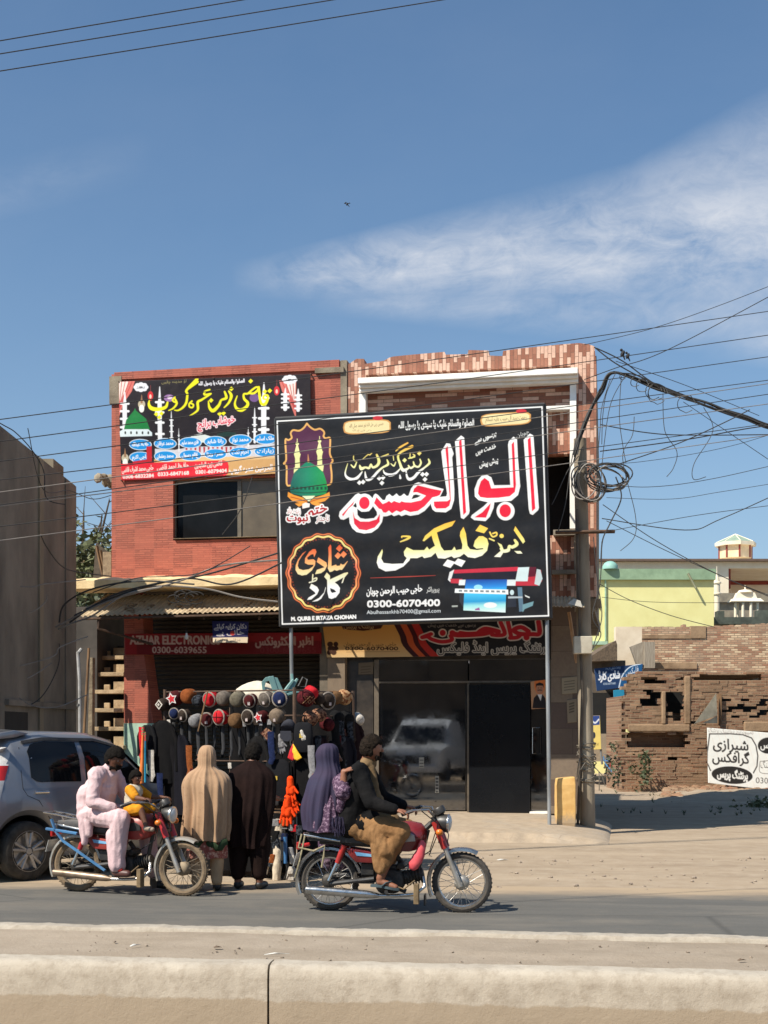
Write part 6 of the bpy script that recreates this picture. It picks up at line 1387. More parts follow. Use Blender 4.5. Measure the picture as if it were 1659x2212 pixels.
for z in(zr,zr2):
 mb.tube([CW(0,0,z),CW(CLEN,0,z),CW(CLEN,CDEP,z),CW(0,CDEP,z)],.009,6,closed=True)
mb.tube([CW(0,0,1.30),CW(CLEN,0,1.30)],.008,6);mb.tube([CW(0,0,1.30),CW(0,CDEP,1.30)],.008,6)
mb.build('hanging_rail',RUST,ct,smooth=True)
mb=MB().hexa([CW(-.03,-.03,.70),CW(CLEN+.03,-.03,.70),CW(CLEN+.03,CDEP+.03,.70),CW(-.03,CDEP+.03,.70),CW(-.03,-.03,.74),CW(CLEN+.03,-.03,.74),CW(CLEN+.03,CDEP+.03,.74),CW(-.03,CDEP+.03,.74)])
mb.build('table_top',WOOD,ct,bevel=.006)
rings=[]
for k in range(61):
 a=-.01+(CLEN+.02)*k/60;rings.append([CW(a,-.035-.014*math.sin(k*1.1)-.01*math.sin(k*.37),z)for z in(.08,.30,.55,.735)])
MB().loft(rings,closed=False).build('skirt_cloth',DKC,ct,smooth=70,solid=.004)
rings=[]
for k in range(41):
 a=CDEP*k/40;rings.append([CW(-.035-.012*math.sin(k*1.2),a,z)for z in(.10,.35,.735)])
MB().loft(rings,closed=False).build('skirt_cloth',DKC,ct,smooth=70,solid=.004)
mb=MB()
rings=[]
for k in range(51):
 a=.02+(CLEN-.04)*k/50;rings.append([CW(a,CDEP-.06+.015*math.sin(k*.9),z)for z in(.75,1.2,zr-.02)])
mb.loft(rings,closed=False);mb.build('back_cloth',DKC,ct,smooth=70,solid=.004)
for a in(.3,CLEN-.3):
 for b_ in(.1,CDEP-.1):
  mb=MB().lathe([(.04,-.02),(.14,-.022),(.155,0),(.14,.022),(.04,.02)],CW(a,b_,.16),CN,20);mb.build('wheel',TYRE,ct,smooth=True)
  # goods heaped on the table
mb=MB();rs=random.Random(8)
for k in range(90):
 p=CW(rs.uniform(.08,CLEN-.08),rs.uniform(.08,CDEP-.15),.77+rs.uniform(0,.10));mb.ball(p,(rs.uniform(.05,.10),rs.uniform(.05,.09),rs.uniform(.03,.06)),8,6,Matrix.Rotation(rs.uniform(0,3),3,'Z'))
tag(mb.build('folded_woollens',pm('dark_mixed_wool',(.035,.028,.028),(.012,.012,.014),7,.9,contrast=.3),smooth=True),'dark folded woollens heaped on the table of the hat stall','clothes',kind='stuff')

# caps: knitted crown seen end-on, rolled rim, little tag
HM={}
def hatmat(k):
 cs=dict(red=(L(206,44,52),L(176,32,40)),gry=(L(120,110,100),L(94,86,78)),olv=(L(122,114,98),L(96,90,76)),mar=(L(88,36,36),L(64,26,28)),nav=(L(38,48,84),L(28,36,62)),brn=(L(118,88,60),L(92,68,46)),tau=(L(138,120,102),L(110,96,82)),ora=(L(150,84,44),L(118,64,34)),lgt=(L(150,148,148),L(120,118,118)),dbr=(L(66,56,48),L(48,40,36)),cam=(L(70,74,80),L(24,26,30)),blk=((.008,.008,.009),(.013,.013,.013)),bur=(L(96,36,40),L(60,22,26)),rim=(L(168,158,146),L(132,122,112)),wht=(L(214,206,194),L(180,172,160)),pat=(L(150,112,88),L(70,40,34)),str=(L(186,150,110),L(120,70,44)))[k]
 return pm('wool_'+k,cs[0],cs[1],30 if k not in('pat','cam','str')else 38,.95,bump=.6,bscale=140,spec=.1,contrast=.5 if k not in('pat','cam','str')else .2)
def cap(p,n,r,crown,rim,mark,label,tilt=0.0,grp='knitted caps hanging in rows on the stall'):
 """a cap hung with its crown to the street"""
 n=Vector(n).normalized();n=(n+Vector((0,0,tilt))).normalized();t=thing('knitted_cap',label,'cap',p,0,grp)
 sx_=Vector((0,0,1)).cross(n).normalized()
 mb=MB();mb.lathe([(r*.98,-.10),(r*1.0,-.05),(r*.97,-.01),(r*.88,.018),(r*.6,.032),(r*.25,.036),(.002,.036)],p,n,22,xdir=sx_,sx=.94);mb.build('crown',hatmat(crown),t,smooth=60)
 if rim:
  mb=MB();rings=[p+n*-.005+(sx_*math.cos(a)*.94+n.cross(sx_)*math.sin(a))*r*1.03 for a in np.linspace(0,2*math.pi,25)[:-1]];mb.tube(rings,r*.13,8,closed=True);mb.build('rim',hatmat(rim),t,smooth=True)
 up=n.cross(sx_)
 if mark=='tag':
  c=p+n*.036-up*r*.35+sx_*r*.1;mb=MB();mb.hexa([c-sx_*.014-up*.018,c+sx_*.014-up*.018,c+sx_*.014-up*.018-n*.01,c-sx_*.014-up*.018-n*.01,c-sx_*.014+up*.018,c+sx_*.014+up*.018,c+sx_*.014+up*.018-n*.01,c-sx_*.014+up*.018-n*.01]);mb.build('tag',pm('cloth_tag',L(210,196,190),L(170,150,146),40,.8),t)
 if mark=='star':
  for k,(q,mm)in enumerate(((.88,pm('white_felt',L(226,220,214),None,20,.9)),(.58,pm('red_felt',L(206,40,50),None,20,.9)))):
   pts=[]
   for i in range(10):
    a=math.pi/2+i*math.pi/5+.2;rr=r*q*(1 if i%2==0 else .52);pts.append(p+n*(.038+.003*k)+(sx_*math.cos(a)+up*math.sin(a))*rr)
   MB().prism(pts,n*.003).build('star_patch',mm,t)
 if mark=='diamond':
  for k,q in enumerate((.8,.5,.25)):
   MB().prism([p+n*(.038+.003*k)+v*r*q for v in(up,sx_,-up,-sx_)],n*.003).build('diamond_patch',hatmat('wht' if k%2==0 else 'dbr'),t)
 if mark=='seam':
  mb=MB()
  for a in(0,math.pi/2):
   d=sx_*math.cos(a)+up*math.sin(a);mb.tube([p+d*r*.9+n*.014,p+d*r*.5+n*.036,p+n*.039,p-d*r*.5+n*.036,p-d*r*.9+n*.014],.004,5)
  mb.build('seam',hatmat('mar'),t)
 if mark=='quilt':
  mb=MB()
  for k in(-.5,0,.5):
   for e in(-1,1):mb.tube([p+n*.037+(sx_*(k-.5)+up*e*-.5)*r*.9,p+n*.040+(sx_*k)*r*.9,p+n*.037+(sx_*(k+.5)+up*e*.5)*r*.9],.003,5)
  mb.build('quilting',hatmat('str'),t)
 return t
def c8(x,y):return((400+x*.30139)/K,(1680+y*.30139)/K)
row=[(10,270,46,'dbr',None,'diamond','brown cap with white diamond patches at the far left end of the stall'),(110,220,56,'mar',None,'star','dark cap with a red star in the top row, far left'),(215,200,55,'ora',None,None,'plain rust orange cap in the top row'),(305,240,44,'cam',None,None,'grey black mottled cap in the top row beside the stick'),(405,230,56,'red','rim',None,'red cap with grey rim in the top row right of the stick'),
(510,222,56,'gry',None,None,'plain warm grey cap in the top row left of the olive grey one'),(630,232,58,'olv',None,None,'plain olive grey cap in the middle of the top row'),(740,240,50,'mar','rim','tag','maroon cap with grey rim and tag in the top row'),(865,230,54,'gry','rim','tag','grey cap with pale rim and tag below the teal chair'),(990,222,60,'nav','rim','tag','navy blue cap with grey rim at the right end of the top row'),
(115,345,42,'nav','rim',None,'small navy cap with pale rim at the left end of the lower row'),(185,362,46,'dbr','rim','tag','dark brown cap with pale rim, second in the lower row'),(280,410,48,'lgt',None,None,'light grey cap hanging low beside the stick'),(385,396,52,'mar','rim','tag','maroon cap with grey rim in the lower row right of the stick'),(485,375,58,'red','rim','seam','red cap with crossed seams and pale rim in the lower row'),
(612,402,56,'brn',None,None,'plain light brown cap in the lower row'),(725,374,55,'dbr','rim','tag','dark grey brown cap with pale rim, right of the plain light brown one'),(830,375,46,'mar',None,'star','dark cap with a red star in the lower row, right half'),(955,370,58,'tau',None,'tag','plain taupe cap at the right end of the lower row')]
rs=random.Random(21)
for x,y,r,cr_,ri,mk,lab in row:
 u,v=c8(x,y);p=onf(u,v,.05);rr=r*.30139/K*p.y/F
 cap(p,CN+Vector((rs.uniform(-.25,.25),0,0)),rr*(1.04 if ri else 1.14),cr_,ri,mk,lab,rs.uniform(-.25,.05))
side=[(1228,225,62,'bur',None,'quilt','quilted burgundy cap at the front of the side row'),(1270,178,46,'red',None,None,'small red cap peeping over the quilted burgundy cap'),(1325,225,44,'dbr',None,None,'dark brown cap behind the quilted burgundy cap'),(1395,240,58,'dbr','rim','tag','dark cap with grey rim in the side row above the purple shawl'),(1470,215,50,'brn',None,None,'brown cap in the side row next to the striped one'),(1540,215,56,'str',None,None,'striped brown cap at the far end of the side row'),
(1262,395,52,'pat',None,None,'patterned brown cap low on the side row, near the front'),(1335,360,50,'pat',None,None,'patterned dark red cap in the lower side row, second'),(1400,440,50,'bur',None,None,'burgundy cap hanging lowest on the side row'),(1480,390,56,'blk',None,'tag','black cap with tag in the lower side row'),(1560,395,56,'blk',None,None,'plain black cap at the far end of the lower side row'),(1645,390,42,'wht',None,None,'small white cap hanging at the very end of the side row')]
for x,y,r,cr_,ri,mk,lab in side:
 u,v=c8(x,y);p=ons(u,v,.05)if u<764 else CW(-.05,CDEP*min(1.05,(u-640)/126),onf(640,v).z);rr=r*.30139/K*p.y/F
 cap(p,SN*.6+Vector((rs.uniform(-.1,.2),-.8,0)),rr*1.15,cr_,ri,mk,lab,rs.uniform(-.35,.0))
 # long dark socks hanging under the caps
def sock(p,h,w_,mat,lab,grp,n=CN,foot=True):
 sx_=Vector((0,0,1)).cross(n).normalized();rings=[]
 for t_,ww,dx in((0,w_,0),(.3,w_*.95,0),(.62,w_*.9,.1*w_),(.8,w_*(1.15 if foot else .9),.25*w_),(.92,w_*(1.1 if foot else .85),.8*w_ if foot else 0),(1,w_*.6,1.1*w_ if foot else 0)):
  c=p+Vector((0,0,-h*t_))+sx_*dx;rings.append([c+sx_*(ww/2*math.cos(a))+n*(.012*math.sin(a))for a in np.linspace(0,2*math.pi,9)[:-1]])
 return tag(MB().loft(rings).build('sock',mat,smooth=60),lab,'socks',grp)
for k in range(44):
 a=.06+k*(CLEN-.12)/43;p=CW(a,.03+.05*(k%3),zr2-.06+rs.uniform(-.02,.02));sock(p,rs.uniform(.26,.42),rs.uniform(.035,.055),hatmat('blk')if k%3 else pm('charcoal_wool',(.040,.040,.042),(.022,.022,.024),20,.95),'long dark stocking in the row hanging under the two rows of caps','dark stockings hanging under the caps',CN,False)
 # small packets and dark gloves crowded along the rails
for k in range(26):
 a=rs.uniform(.02,CLEN-.02);z=rs.choice([zr2-.04,1.30,1.28,zr-.10]);p=CW(a,-.02+rs.uniform(-.03,.03),z);w_,h_=rs.uniform(.02,.035),rs.uniform(.05,.10)
 q=sx0=Vector((0,0,1)).cross(CN).normalized();tg=rs.uniform(-.3,.3)
 d=Vector((0,0,-1))+q*tg;mm=rs.choice(['wht','lgt','blk','dbr','blk','cam'])
 tag(MB().hexa([p-q*w_,p+q*w_,p+q*w_+CN*.012,p-q*w_+CN*.012,p+d*h_-q*w_,p+d*h_+q*w_*.9,p+d*h_+q*w_+CN*.01,p+d*h_-q*w_+CN*.012]).build('packet',hatmat(mm),None,bevel=.003),'small packet or card hanging on the rails of the hat stall','packet','packets hanging on the stall rails')
for k in range(16):
 p=CW(-.06,CDEP*(.05+.9*rs.random()),rs.choice([zr2-.06,zr2-.22,1.30]))+Vector((.02,0,0));sock(p,rs.uniform(.22,.34),rs.uniform(.07,.11),rs.choice([hatmat('blk'),hatmat('bur'),hatmat('dbr'),hatmat('cam')]),'dark woollen hanging on the right side of the hat stall','woollens on the side of the stall',(SN*.5+Vector((0,-.8,0))).normalized(),False)
for k in range(22):
 u,v=rs.uniform(578,648),rs.uniform(1752,1885);p=onf(u,v,.06+rs.uniform(0,.05));q=Vector((0,0,1)).cross(CN).normalized();w_,h_=rs.uniform(.025,.05),rs.uniform(.07,.14);d=Vector((0,0,-1))+q*rs.uniform(-.3,.3);mm=rs.choice(['wht','red','nav','lgt','wht','ora','cam','blk'])
 tag(MB().hexa([p-q*w_,p+q*w_,p+q*w_+CN*.03,p-q*w_+CN*.03,p+d*h_-q*w_,p+d*h_+q*w_*.9,p+d*h_+q*w_+CN*.02,p+d*h_-q*w_+CN*.03]).build('packet',hatmat(mm),None,bevel=.006),'small coloured packet crowded below the orange gloves at the right corner of the stall','packet','packets at the right corner of the stall')
for k,(u,v,mm,lab)in enumerate([(306,1600,'red','red woollen scarf hanging at the left corner behind the orange bat'),(326,1650,'wht','white and black shoe shaped pouch hanging at the left end of the stall'),(345,1700,'nav','navy scarf hanging low at the left end of the stall'),(408,1640,'ora','rust orange woollen hanging just left of the beige shawl'),(412,1690,'bur','dark red woollen hanging lower, left of the beige shawl'),(585,1610,'nav','navy scarf hanging above the shoulder of the man in brown'),(672,1640,'lgt','light grey scarf hanging behind the purple shawl')]):
 sock(onf(u,v-30,.16),.36,.085,hatmat(mm),lab,None,CN,False)
 # black pullovers and bags at the left end
def jumper(u,v0,v1,wd,mat,lab,off=.06):
 p=onf(u,v0,off);z1=onf(u,v1,off).z;h=p.z-z1;sx_=Vector((0,0,1)).cross(CN).normalized();rings=[]
 for t_,ww in((0,.25),(.06,.7),(.15,1),(.5,.92),(.8,1.0),(1,.95)):
  c=p+Vector((0,0,-h*t_));rings.append([c+sx_*(wd/2*ww*math.cos(a)*(1+.08*math.sin(3*a+t_*5)))+CN*(.045*math.sin(a)+.012*math.sin(5*a+t_*4))for a in np.linspace(0,2*math.pi,25)[:-1]])
 o=MB().loft(rings).build('pullover',mat,smooth=70)
 mb=MB()
 for e in(-1,1):mb.tube([p+sx_*e*wd*.33-Vector((0,0,h*.08)),p+sx_*e*wd*.55-Vector((0,0,h*.3)),p+sx_*e*wd*.56-Vector((0,0,h*.8))],[(.03,.035),(.028,.033),(.022,.028)],8)
 mb.build('sleeve',mat,o,smooth=60);return tag(o,lab,'pullover','dark pullovers hanging at the left end of the stall')
jumper(352,1556,1692,.34,DKC,'black pullover hanging at the left end below the navy cap');jumper(318,1566,1650,.20,cloth('charcoal_fabric',(.016,.016,.017)),'charcoal pullover hanging outermost at the left end',.10);jumper(374,1600,1770,.30,cloth('soot_fabric',(.011,.010,.011)),'long sooty black pullover hanging beside the beige shawl',.03)
jumper(660,1600,1745,.26,DKC,'black pullover hanging on the right corner post above the purple shawl',.02)
jumper(392,1588,1760,.22,cloth('ink_fabric',(.013,.0125,.017)),'inky pullover hanging left of the beige shawl, under the caps',.04);jumper(556,1590,1730,.26,cloth('coal_fabric',(.017,.016,.016)),'coal black pullover hanging above the shoulder of the man in brown',-.02)
_o,_n=onf,CN
onf,CN=ons,(SN*.6+Vector((0,-.8,0))).normalized()
for u,v0,v1,lab in((686,1590,1720,'dark jacket hanging foremost on the right side of the stall'),(716,1600,1740,'dark jacket hanging midway along the right side of the stall'),(742,1590,1700,'dark jacket hanging second from the back of the stall side'),(762,1560,1690,'dark jacket hanging at the back end of the stall side')):jumper(u,v0,v1,.26,rs.choice([DKC,cloth('ink_fabric',(.013,.0125,.017)),cloth('plum_fabric',(.022,.011,.012))]),lab,.05)
onf,CN=_o,_n
for u,v0,v1,lab in((600,1640,1730,'black zipped bag hanging near the right corner post'),(655,1560,1625,'grey black bag hanging beside the dark peaked cap')):
 p=onf(u,v0,.09);h=p.z-onf(u,v1,.09).z;sx_=Vector((0,0,1)).cross(CN).normalized();w_=h*.36
 rings=[[p+Vector((0,0,-h*t_))+sx_*(w_*k_*math.copysign(abs(math.cos(a))**.5,math.cos(a)))+CN*(.04*k_*math.sin(a))for a in np.linspace(0,2*math.pi,17)[:-1]]for t_,k_ in((.0,.5),(.08,.9),(.5,1.0),(.92,1.0),(1,.8))]
 o=MB().loft(rings).build('bag',cloth('bag_fabric',(.014,.014,.016)),smooth=50);tag(o,lab,'bag')
 MB().tube([p+sx_*-w_*.4,p+Vector((0,0,.08)),p+sx_*w_*.4],.006,6).build('strap',DKC,o,smooth=True)
 c=p+Vector((0,0,-h*.45))+CN*.045;MB().prism([c+sx_*-.022+Vector((0,0,-.022)),c+sx_*.022+Vector((0,0,-.022)),c+sx_*.022+Vector((0,0,.022)),c+sx_*-.022+Vector((0,0,.022))],CN*.004).build('badge',pm('yellow_badge',L(190,160,60),None,20,.6),o)
 # peaked cap, mitten, tassels, gloves, pale rolls
p=onf(621,1575,.10);sx_=Vector((0,0,1)).cross(CN).normalized()
o=thing('peaked_cap','dark blue black peaked cap hanging upside down on the right corner post','cap',p)
rings=[]
for t_,r_ in((0,.085),(.3,.082),(.6,.070),(.85,.042),(1,.004)):rings.append([p+(Vector((0,0,-.9))+sx_*-.3).normalized()*(t_*.11)*-1+sx_*(r_*math.cos(a))+(CN*.6+Vector((0,0,.5)))*(r_*math.sin(a))for a in np.linspace(0,2*math.pi,21)[:-1]])
MB().loft(rings).build('crown',pm('navy_cotton',(.016,.017,.028),None,10,.8),o,smooth=60)
MB().prism([p+sx_*x+Vector((0,0,z))+CN*.03 for x,z in((-.07,-.02),(-.075,-.09),(-.03,-.13),(.03,-.135),(.07,-.10),(.065,-.02))],CN*.006).build('peak',pm('navy_cotton',(.016,.017,.028)),o,bevel=.002)
def glove(u,v0,v1,mat,lab,off,twist=0.0,par='work_glove'):
 """a knitted glove hanging by its cuff, fingers down"""
 p=onf(u,v0,off);h=p.z-onf(u,v1,off).z;k=h/.27;dn=Vector((math.sin(twist)*sx_.x,math.sin(twist)*sx_.y,-math.cos(twist)));s2=(sx_*math.cos(twist)+Vector((0,0,math.sin(twist)))).normalized()
 mb=MB();mb.cap(p,p+dn*.07*k,.036*k,.040*k);mb.cap(p+dn*.10*k-s2*.02*k,p+dn*.14*k-s2*.02*k,.034*k,.032*k);mb.cap(p+dn*.10*k+s2*.02*k,p+dn*.14*k+s2*.02*k,.034*k,.032*k)
 for i,(o_,l)in enumerate(((-.042,.075),(-.015,.095),(.014,.09),(.040,.07))):mb.cap(p+dn*.15*k+s2*o_*k,p+dn*(.15+l)*k+s2*o_*1.35*k,.0145*k,.012*k,8)
 mb.cap(p+dn*.09*k+s2*.04*k,p+dn*.15*k+s2*.085*k,.016*k,.013*k,8)
 return tag(blob(par,mb,mat,None,.006,2),lab,'glove')
ORG=cloth('orange_knit',L(250,84,32),L(226,62,20),scale=30)
glove(627,1683,1738,ORG,'bright orange glove hanging higher on the right corner post',.13,.05);glove(622,1724,1790,ORG,'bright orange glove hanging lower, fingers spread, on the right corner post',.12,-.1);glove(631,1716,1762,ORG,'small orange glove half hidden behind the lower orange glove',.09,.2)
glove(606,1590,1632,hatmat('lgt'),'pale grey striped glove hanging left of the corner post',.09,.1);glove(652,1580,1612,hatmat('wht'),'off white glove hanging right of the dark peaked cap',.12,.3)
for u0,u1,c_,lab in((632,624,(206,28,40),'red tassel duster fanned out on the corner post'),(640,651,(244,190,40),'yellow tassel duster fanned out on the corner post')):
 mb=MB();q=onf(633,1607,.13)
 for k in range(14):
  t_=k/13;e=onf(u0-9+18*t_+(2 if c_[1]>100 else 0),1643-abs(t_-.5)*10,.13+.02*math.sin(k*2));mb.tube([q,q.lerp(e,.5)+CN*.01,e],[.006,.011,.012],6)
 tag(blob('tassel',mb,pm('tassel_'+('red' if c_[1]<100 else 'yellow'),L(*c_),None,30,.8),None,.006,1),lab,'tassel')
mb=MB();mb.tube([onf(604,1770,.06),onf(602,1830,.07),onf(597,1902,.08)],[.05,.055,.045],12);tag(blob('cloth_roll',mb,cloth('white_cloth',L(214,200,178),L(180,164,142)),None,.008,2,[(.006,(20,20,6))]),'long off white cloth roll standing at the right corner of the stall','cloth')
o=thing('hand_pump','small blue and black hand pump hanging beside the white cloth roll','pump',onf(616,1830,.12))
MB().tube([onf(616,1808,.12),onf(617,1865,.12)],[.022,.020],12).build('barrel',pm('blue_plastic',L(70,120,170),None,9,.35),o,smooth=True)
mb=MB();mb.tube([onf(616,1808,.12),onf(615,1790,.12)],.006,8);mb.tube([onf(609,1790,.12),onf(621,1790,.12)],.010,8);mb.build('handle',BLKP,o,smooth=True);MB().tube([onf(617,1865,.12),onf(622,1880,.12),onf(614,1898,.12)],.007,8).build('hose',BLKP,o,smooth=True)
# bats and sticks at the left end
for pts,c_,w_,lab,nm in(([(309,1588),(308,1640),(305,1692)],(240,132,62),.030,'orange plastic bat hanging at the left corner of the stall','toy_bat'),([(314,1600),(314,1690)],(40,150,190),.016,'slim blue stick hanging beside the orange bat','stick'),([(303,1690),(301,1760)],(214,176,130),.014,'pale stick under the orange bat with green wrapping','stick')):
 o=thing(nm,lab,'bat' if nm=='toy_bat' else 'stick',onf(*pts[0],.2));q=[onf(u,v,.22)for u,v in pts]
 MB().tube(q,[(w_*.5*(1+.6*i),w_)for i in range(len(q))],10).build('blade' if nm=='toy_bat' else 'shaft',pm('plastic_'+str(c_[0]),L(*c_),None,9,.5),o,smooth=50)
 MB().tube([q[0],q[0]+Vector((0,0,.10))],w_*.6,8).build('grip',pm('green_tape',L(50,150,90),L(214,60,70),40,.6,contrast=.1),o,smooth=True)
mb=MB();mb.tube([onf(373+(400+370*.3014)*0+76,1492,.12),onf(428,1580,.14)],.009,6);tag(mb.build('stick',WOOD),'thin pale wooden stick leaning across the two rows of caps','stick')
o=tag(MB().prism([onf(563,1584,.06),onf(578,1600,.07),onf(590,1582,.06),onf(576,1572,.05)],CN*.004).build('scarf',hatmat('pat')),'corner of a patterned scarf hanging below the red star cap','scarf')
# white parasol cloth and the teal chair on top of the stall
rings=[]
c0=CW(.74,.45,zr-.07);
for t_,rr in((0,.30),(.25,.29),(.5,.25),(.72,.185),(.88,.11),(.97,.045),(1,.004)):
 rings.append([c0+CFX*(rr*math.cos(a)*(1+.03*math.cos(8*a)))+CSD*(rr*.8*math.sin(a)*(1+.03*math.cos(8*a)))+Vector((0,0,.20*t_+.012*math.sin(7*a)*(1-t_)))for a in np.linspace(0,2*math.pi,49)[:-1]])
o=MB().loft(rings).build('parasol',cloth('white_canvas',L(214,204,184),L(190,178,158)),smooth=50);tag(o,'white parasol cloth bulging over the top of the hat stall','parasol')
MB().tube([c0+Vector((0,0,.2)),CW(.74,.45,.75)],.014,8).build('pole',STEEL,o,smooth=True)
TEAL=pm('teal_plastic',L(120,160,156),L(98,138,136),6,.5,dust=.3)
ch=thing('plastic_chair','teal plastic chair lying upside down on top of the hat stall','chair',CW(.3,.45,zr));CM=Matrix.Translation(P(606,1502,15.75))@Matrix.Rotation(R(-16),4,'Y')@Matrix.Rotation(R(12),4,'Z')
def cmb():
 m_=MB();m_.M=CM;return m_
m_=cmb();m_.prism([(-.20,-.02,.0),(-.17,-.02,.20),(-.11,-.02,.24),(-.06,-.02,.24),(.02,-.02,.20),(.05,-.02,.0),(-.0,-.02,.0),(-.02,-.02,.15),(-.06,-.02,.19),(-.12,-.02,.19),(-.145,-.02,.15),(-.165,-.02,.0)],(0,.025,0));m_.build('backrest',TEAL,ch,bevel=.004)
m_=cmb();m_.prism([(-.07,-.03,.0),(-.085,-.03,.235),(-.02,-.03,.235),(-.01,-.03,.0)],(0,.02,0));m_.build('splat',TEAL,ch,bevel=.004)
m_=cmb();m_.hexa([(-.20,-.05,-.03),(.24,-.05,-.03),(.24,.36,-.03),(-.20,.36,-.03),(-.20,-.05,.0),(.24,-.05,.0),(.24,.36,.0),(-.20,.36,.0)]);m_.build('seat',TEAL,ch,bevel=.006)
for x,y,dx in((.03,-.02,.16),(.10,.0,.14),(-.14,.30,-.04),(.18,.30,.06)):
 m_=cmb();m_.tube([(x,y,0),(x+dx*.5,y,.07),(x+dx,y,.13 if y<.1 else .22)],[(.028,.016),(.022,.014),(.016,.012)],6);m_.build('leg',TEAL,ch)
mb=MB();p=P(650,1478,15.3);mb.tube([p+Vector((-.03,0,-.02)),p+Vector((.02,0,.08)),p+Vector((.07,0,.05)),p+Vector((.05,0,-.03))],.007,6,closed=True);tag(mb.build('bent_hanger',STEEL,smooth=True),'small bent metal wire hanger sticking up beside the billboard post','hanger')
# ---------------------------------------------------------------- left of the shops
def cpl(x,y):return(x*.37069/K,(1040+y*.37069)/K) # from the left-hand detail view
lb=thing('concrete_building','tall grey concrete building side in shade at the left edge','building',(-7,20,0))
XW=-5.06;Y0_,Y1_=17.2,22.75;zT=5.66
LCON=pm('weathered_concrete',L(140,130,115),L(100,92,81),1.1,.92,bump=.7,bscale=7,stretch=(1,1,.7))
def YX(u):return XW*F/(u-CX) # depth of a column of the photograph on the wall
mb=MB();mb.box((XW-6,Y0_,0),(XW,20.2,zT));mb.box((XW-.5,20.2,0),(XW,Y1_,zT));mb.build('wall',LCON,lb)
m,t,b=base_mat('dark_patch')
mb=MB();mb.box((XW+.003,YX(90),0),(XW+.03,YX(82),zT-.02));mb.build('pilaster',pm('pale_concrete',L(150,136,112),L(112,100,84),1.6,.9,bump=.5,stretch=(1,1,.3)),lb)
mb=MB();mb.box((XW+.003,YX(140),0),(XW+.02,Y1_-.003,zT-.02));mb.build('pilaster',LCON,lb)
mb=MB();mb.box((XW-.45,YX(118),zT+.001),(XW-.02,YX(140),zT+.16));mb.build('parapet',pm('pale_concrete',L(150,136,112)),lb)
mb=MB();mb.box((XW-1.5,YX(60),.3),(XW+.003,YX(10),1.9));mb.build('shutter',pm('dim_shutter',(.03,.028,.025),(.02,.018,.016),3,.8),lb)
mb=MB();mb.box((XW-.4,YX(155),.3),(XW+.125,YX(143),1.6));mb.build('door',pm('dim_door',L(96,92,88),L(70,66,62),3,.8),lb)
mb=MB();mb.box((XW-.1,YX(10),1.98),(XW+.06,YX(158),2.06));mb.build('ledge',LCON,lb)
# staircase beside the shutter
stt=thing('staircase','open concrete staircase with worn pale treads beside the tiled pier','stairs',FW(-5.0,.2,-.5))
STP=pm('worn_step',L(196,172,136),L(150,128,98),7,.9,bump=.5,dust=.4)
a0=fs(203,1500,.1)[0];a1=fs(267,1500,.1)[0]
for k,v in enumerate((1610,1570,1530,1490,1452,1416)):
 z=fs(230,v,.1-.18*k)[1];o_=.15-.20*k
 a0_,a1_=fs(204,v,o_)[0],fs(267,v,o_)[0];MB().fbox(a0_,a1_,z-.07,z,o_-.30,o_).build('tread',STP,stt,bevel=.008)
 s_m=a0_+(a1_-a0_)*.5
 MB().fbox(s_m,a1_,z+.001,z+.15,o_-.28,o_-.22).build('riser',STP,stt)
 mb=MB();mb.fbox(a0_+.08,s_m-.08,z+.001,z+.10,o_-.29,o_-.24);mb.build('brick_block',STP,stt,bevel=.01)
mb=MB();s0_=fs(188,1500,.1)[0];mb.prism([FW(s0_,0,.2),FW(a0-.003,0,.2),FW(a0-.003,2.9,.16),FW(s0_+.08,2.9,.16)],FN*-.12);mb.build('side_string',pm('rough_mortar',L(150,134,110),L(110,96,78),5,.95,bump=.9),stt)
mb=MB();mb.fbox(a0-.5,a1+.2,0,3.2,-1.7,-1.6);mb.build('back_wall',BLACKIN,stt)
mb=MB();mb.tube([FP(168,1408,.7),FP(172,1470,.75),FP(173,1600,.8)],.028,8);mb.tube([FP(168,1412,.7),FP(176,1402,.65)],.03,8);tag(mb.build('drain_pipe',pm('pale_pipe',L(176,176,176),L(140,138,134),7,.6),smooth=True),'slim pale drain pipe standing left of the staircase','pipe')
mb=MB();mb.tube([FP(192,1400,.5),FP(180,1610,.6)],.022,6);tag(mb.build('wooden_post',WOOD),'thin brown wooden pole standing between pipe and staircase','pole')
mb=MB();mb.tube([FP(156,1542,.8),FP(170,1520,.8)],.012,6);tag(mb.build('pipe_stub',STEEL),'short metal stub sticking out of the pale drain pipe','pipe')
mb=MB();mb.fbox(fs(120,1500,-.5)[0],fs(205,1500,-.5)[0],0,fs(150,1310,-.5)[1],-3,-.6);o=mb.build('low_shed',pm('shed_wall',L(86,80,74),L(60,56,52),2,.9));tag(o,'dim low concrete shed wall between the grey building and the staircase','shed')
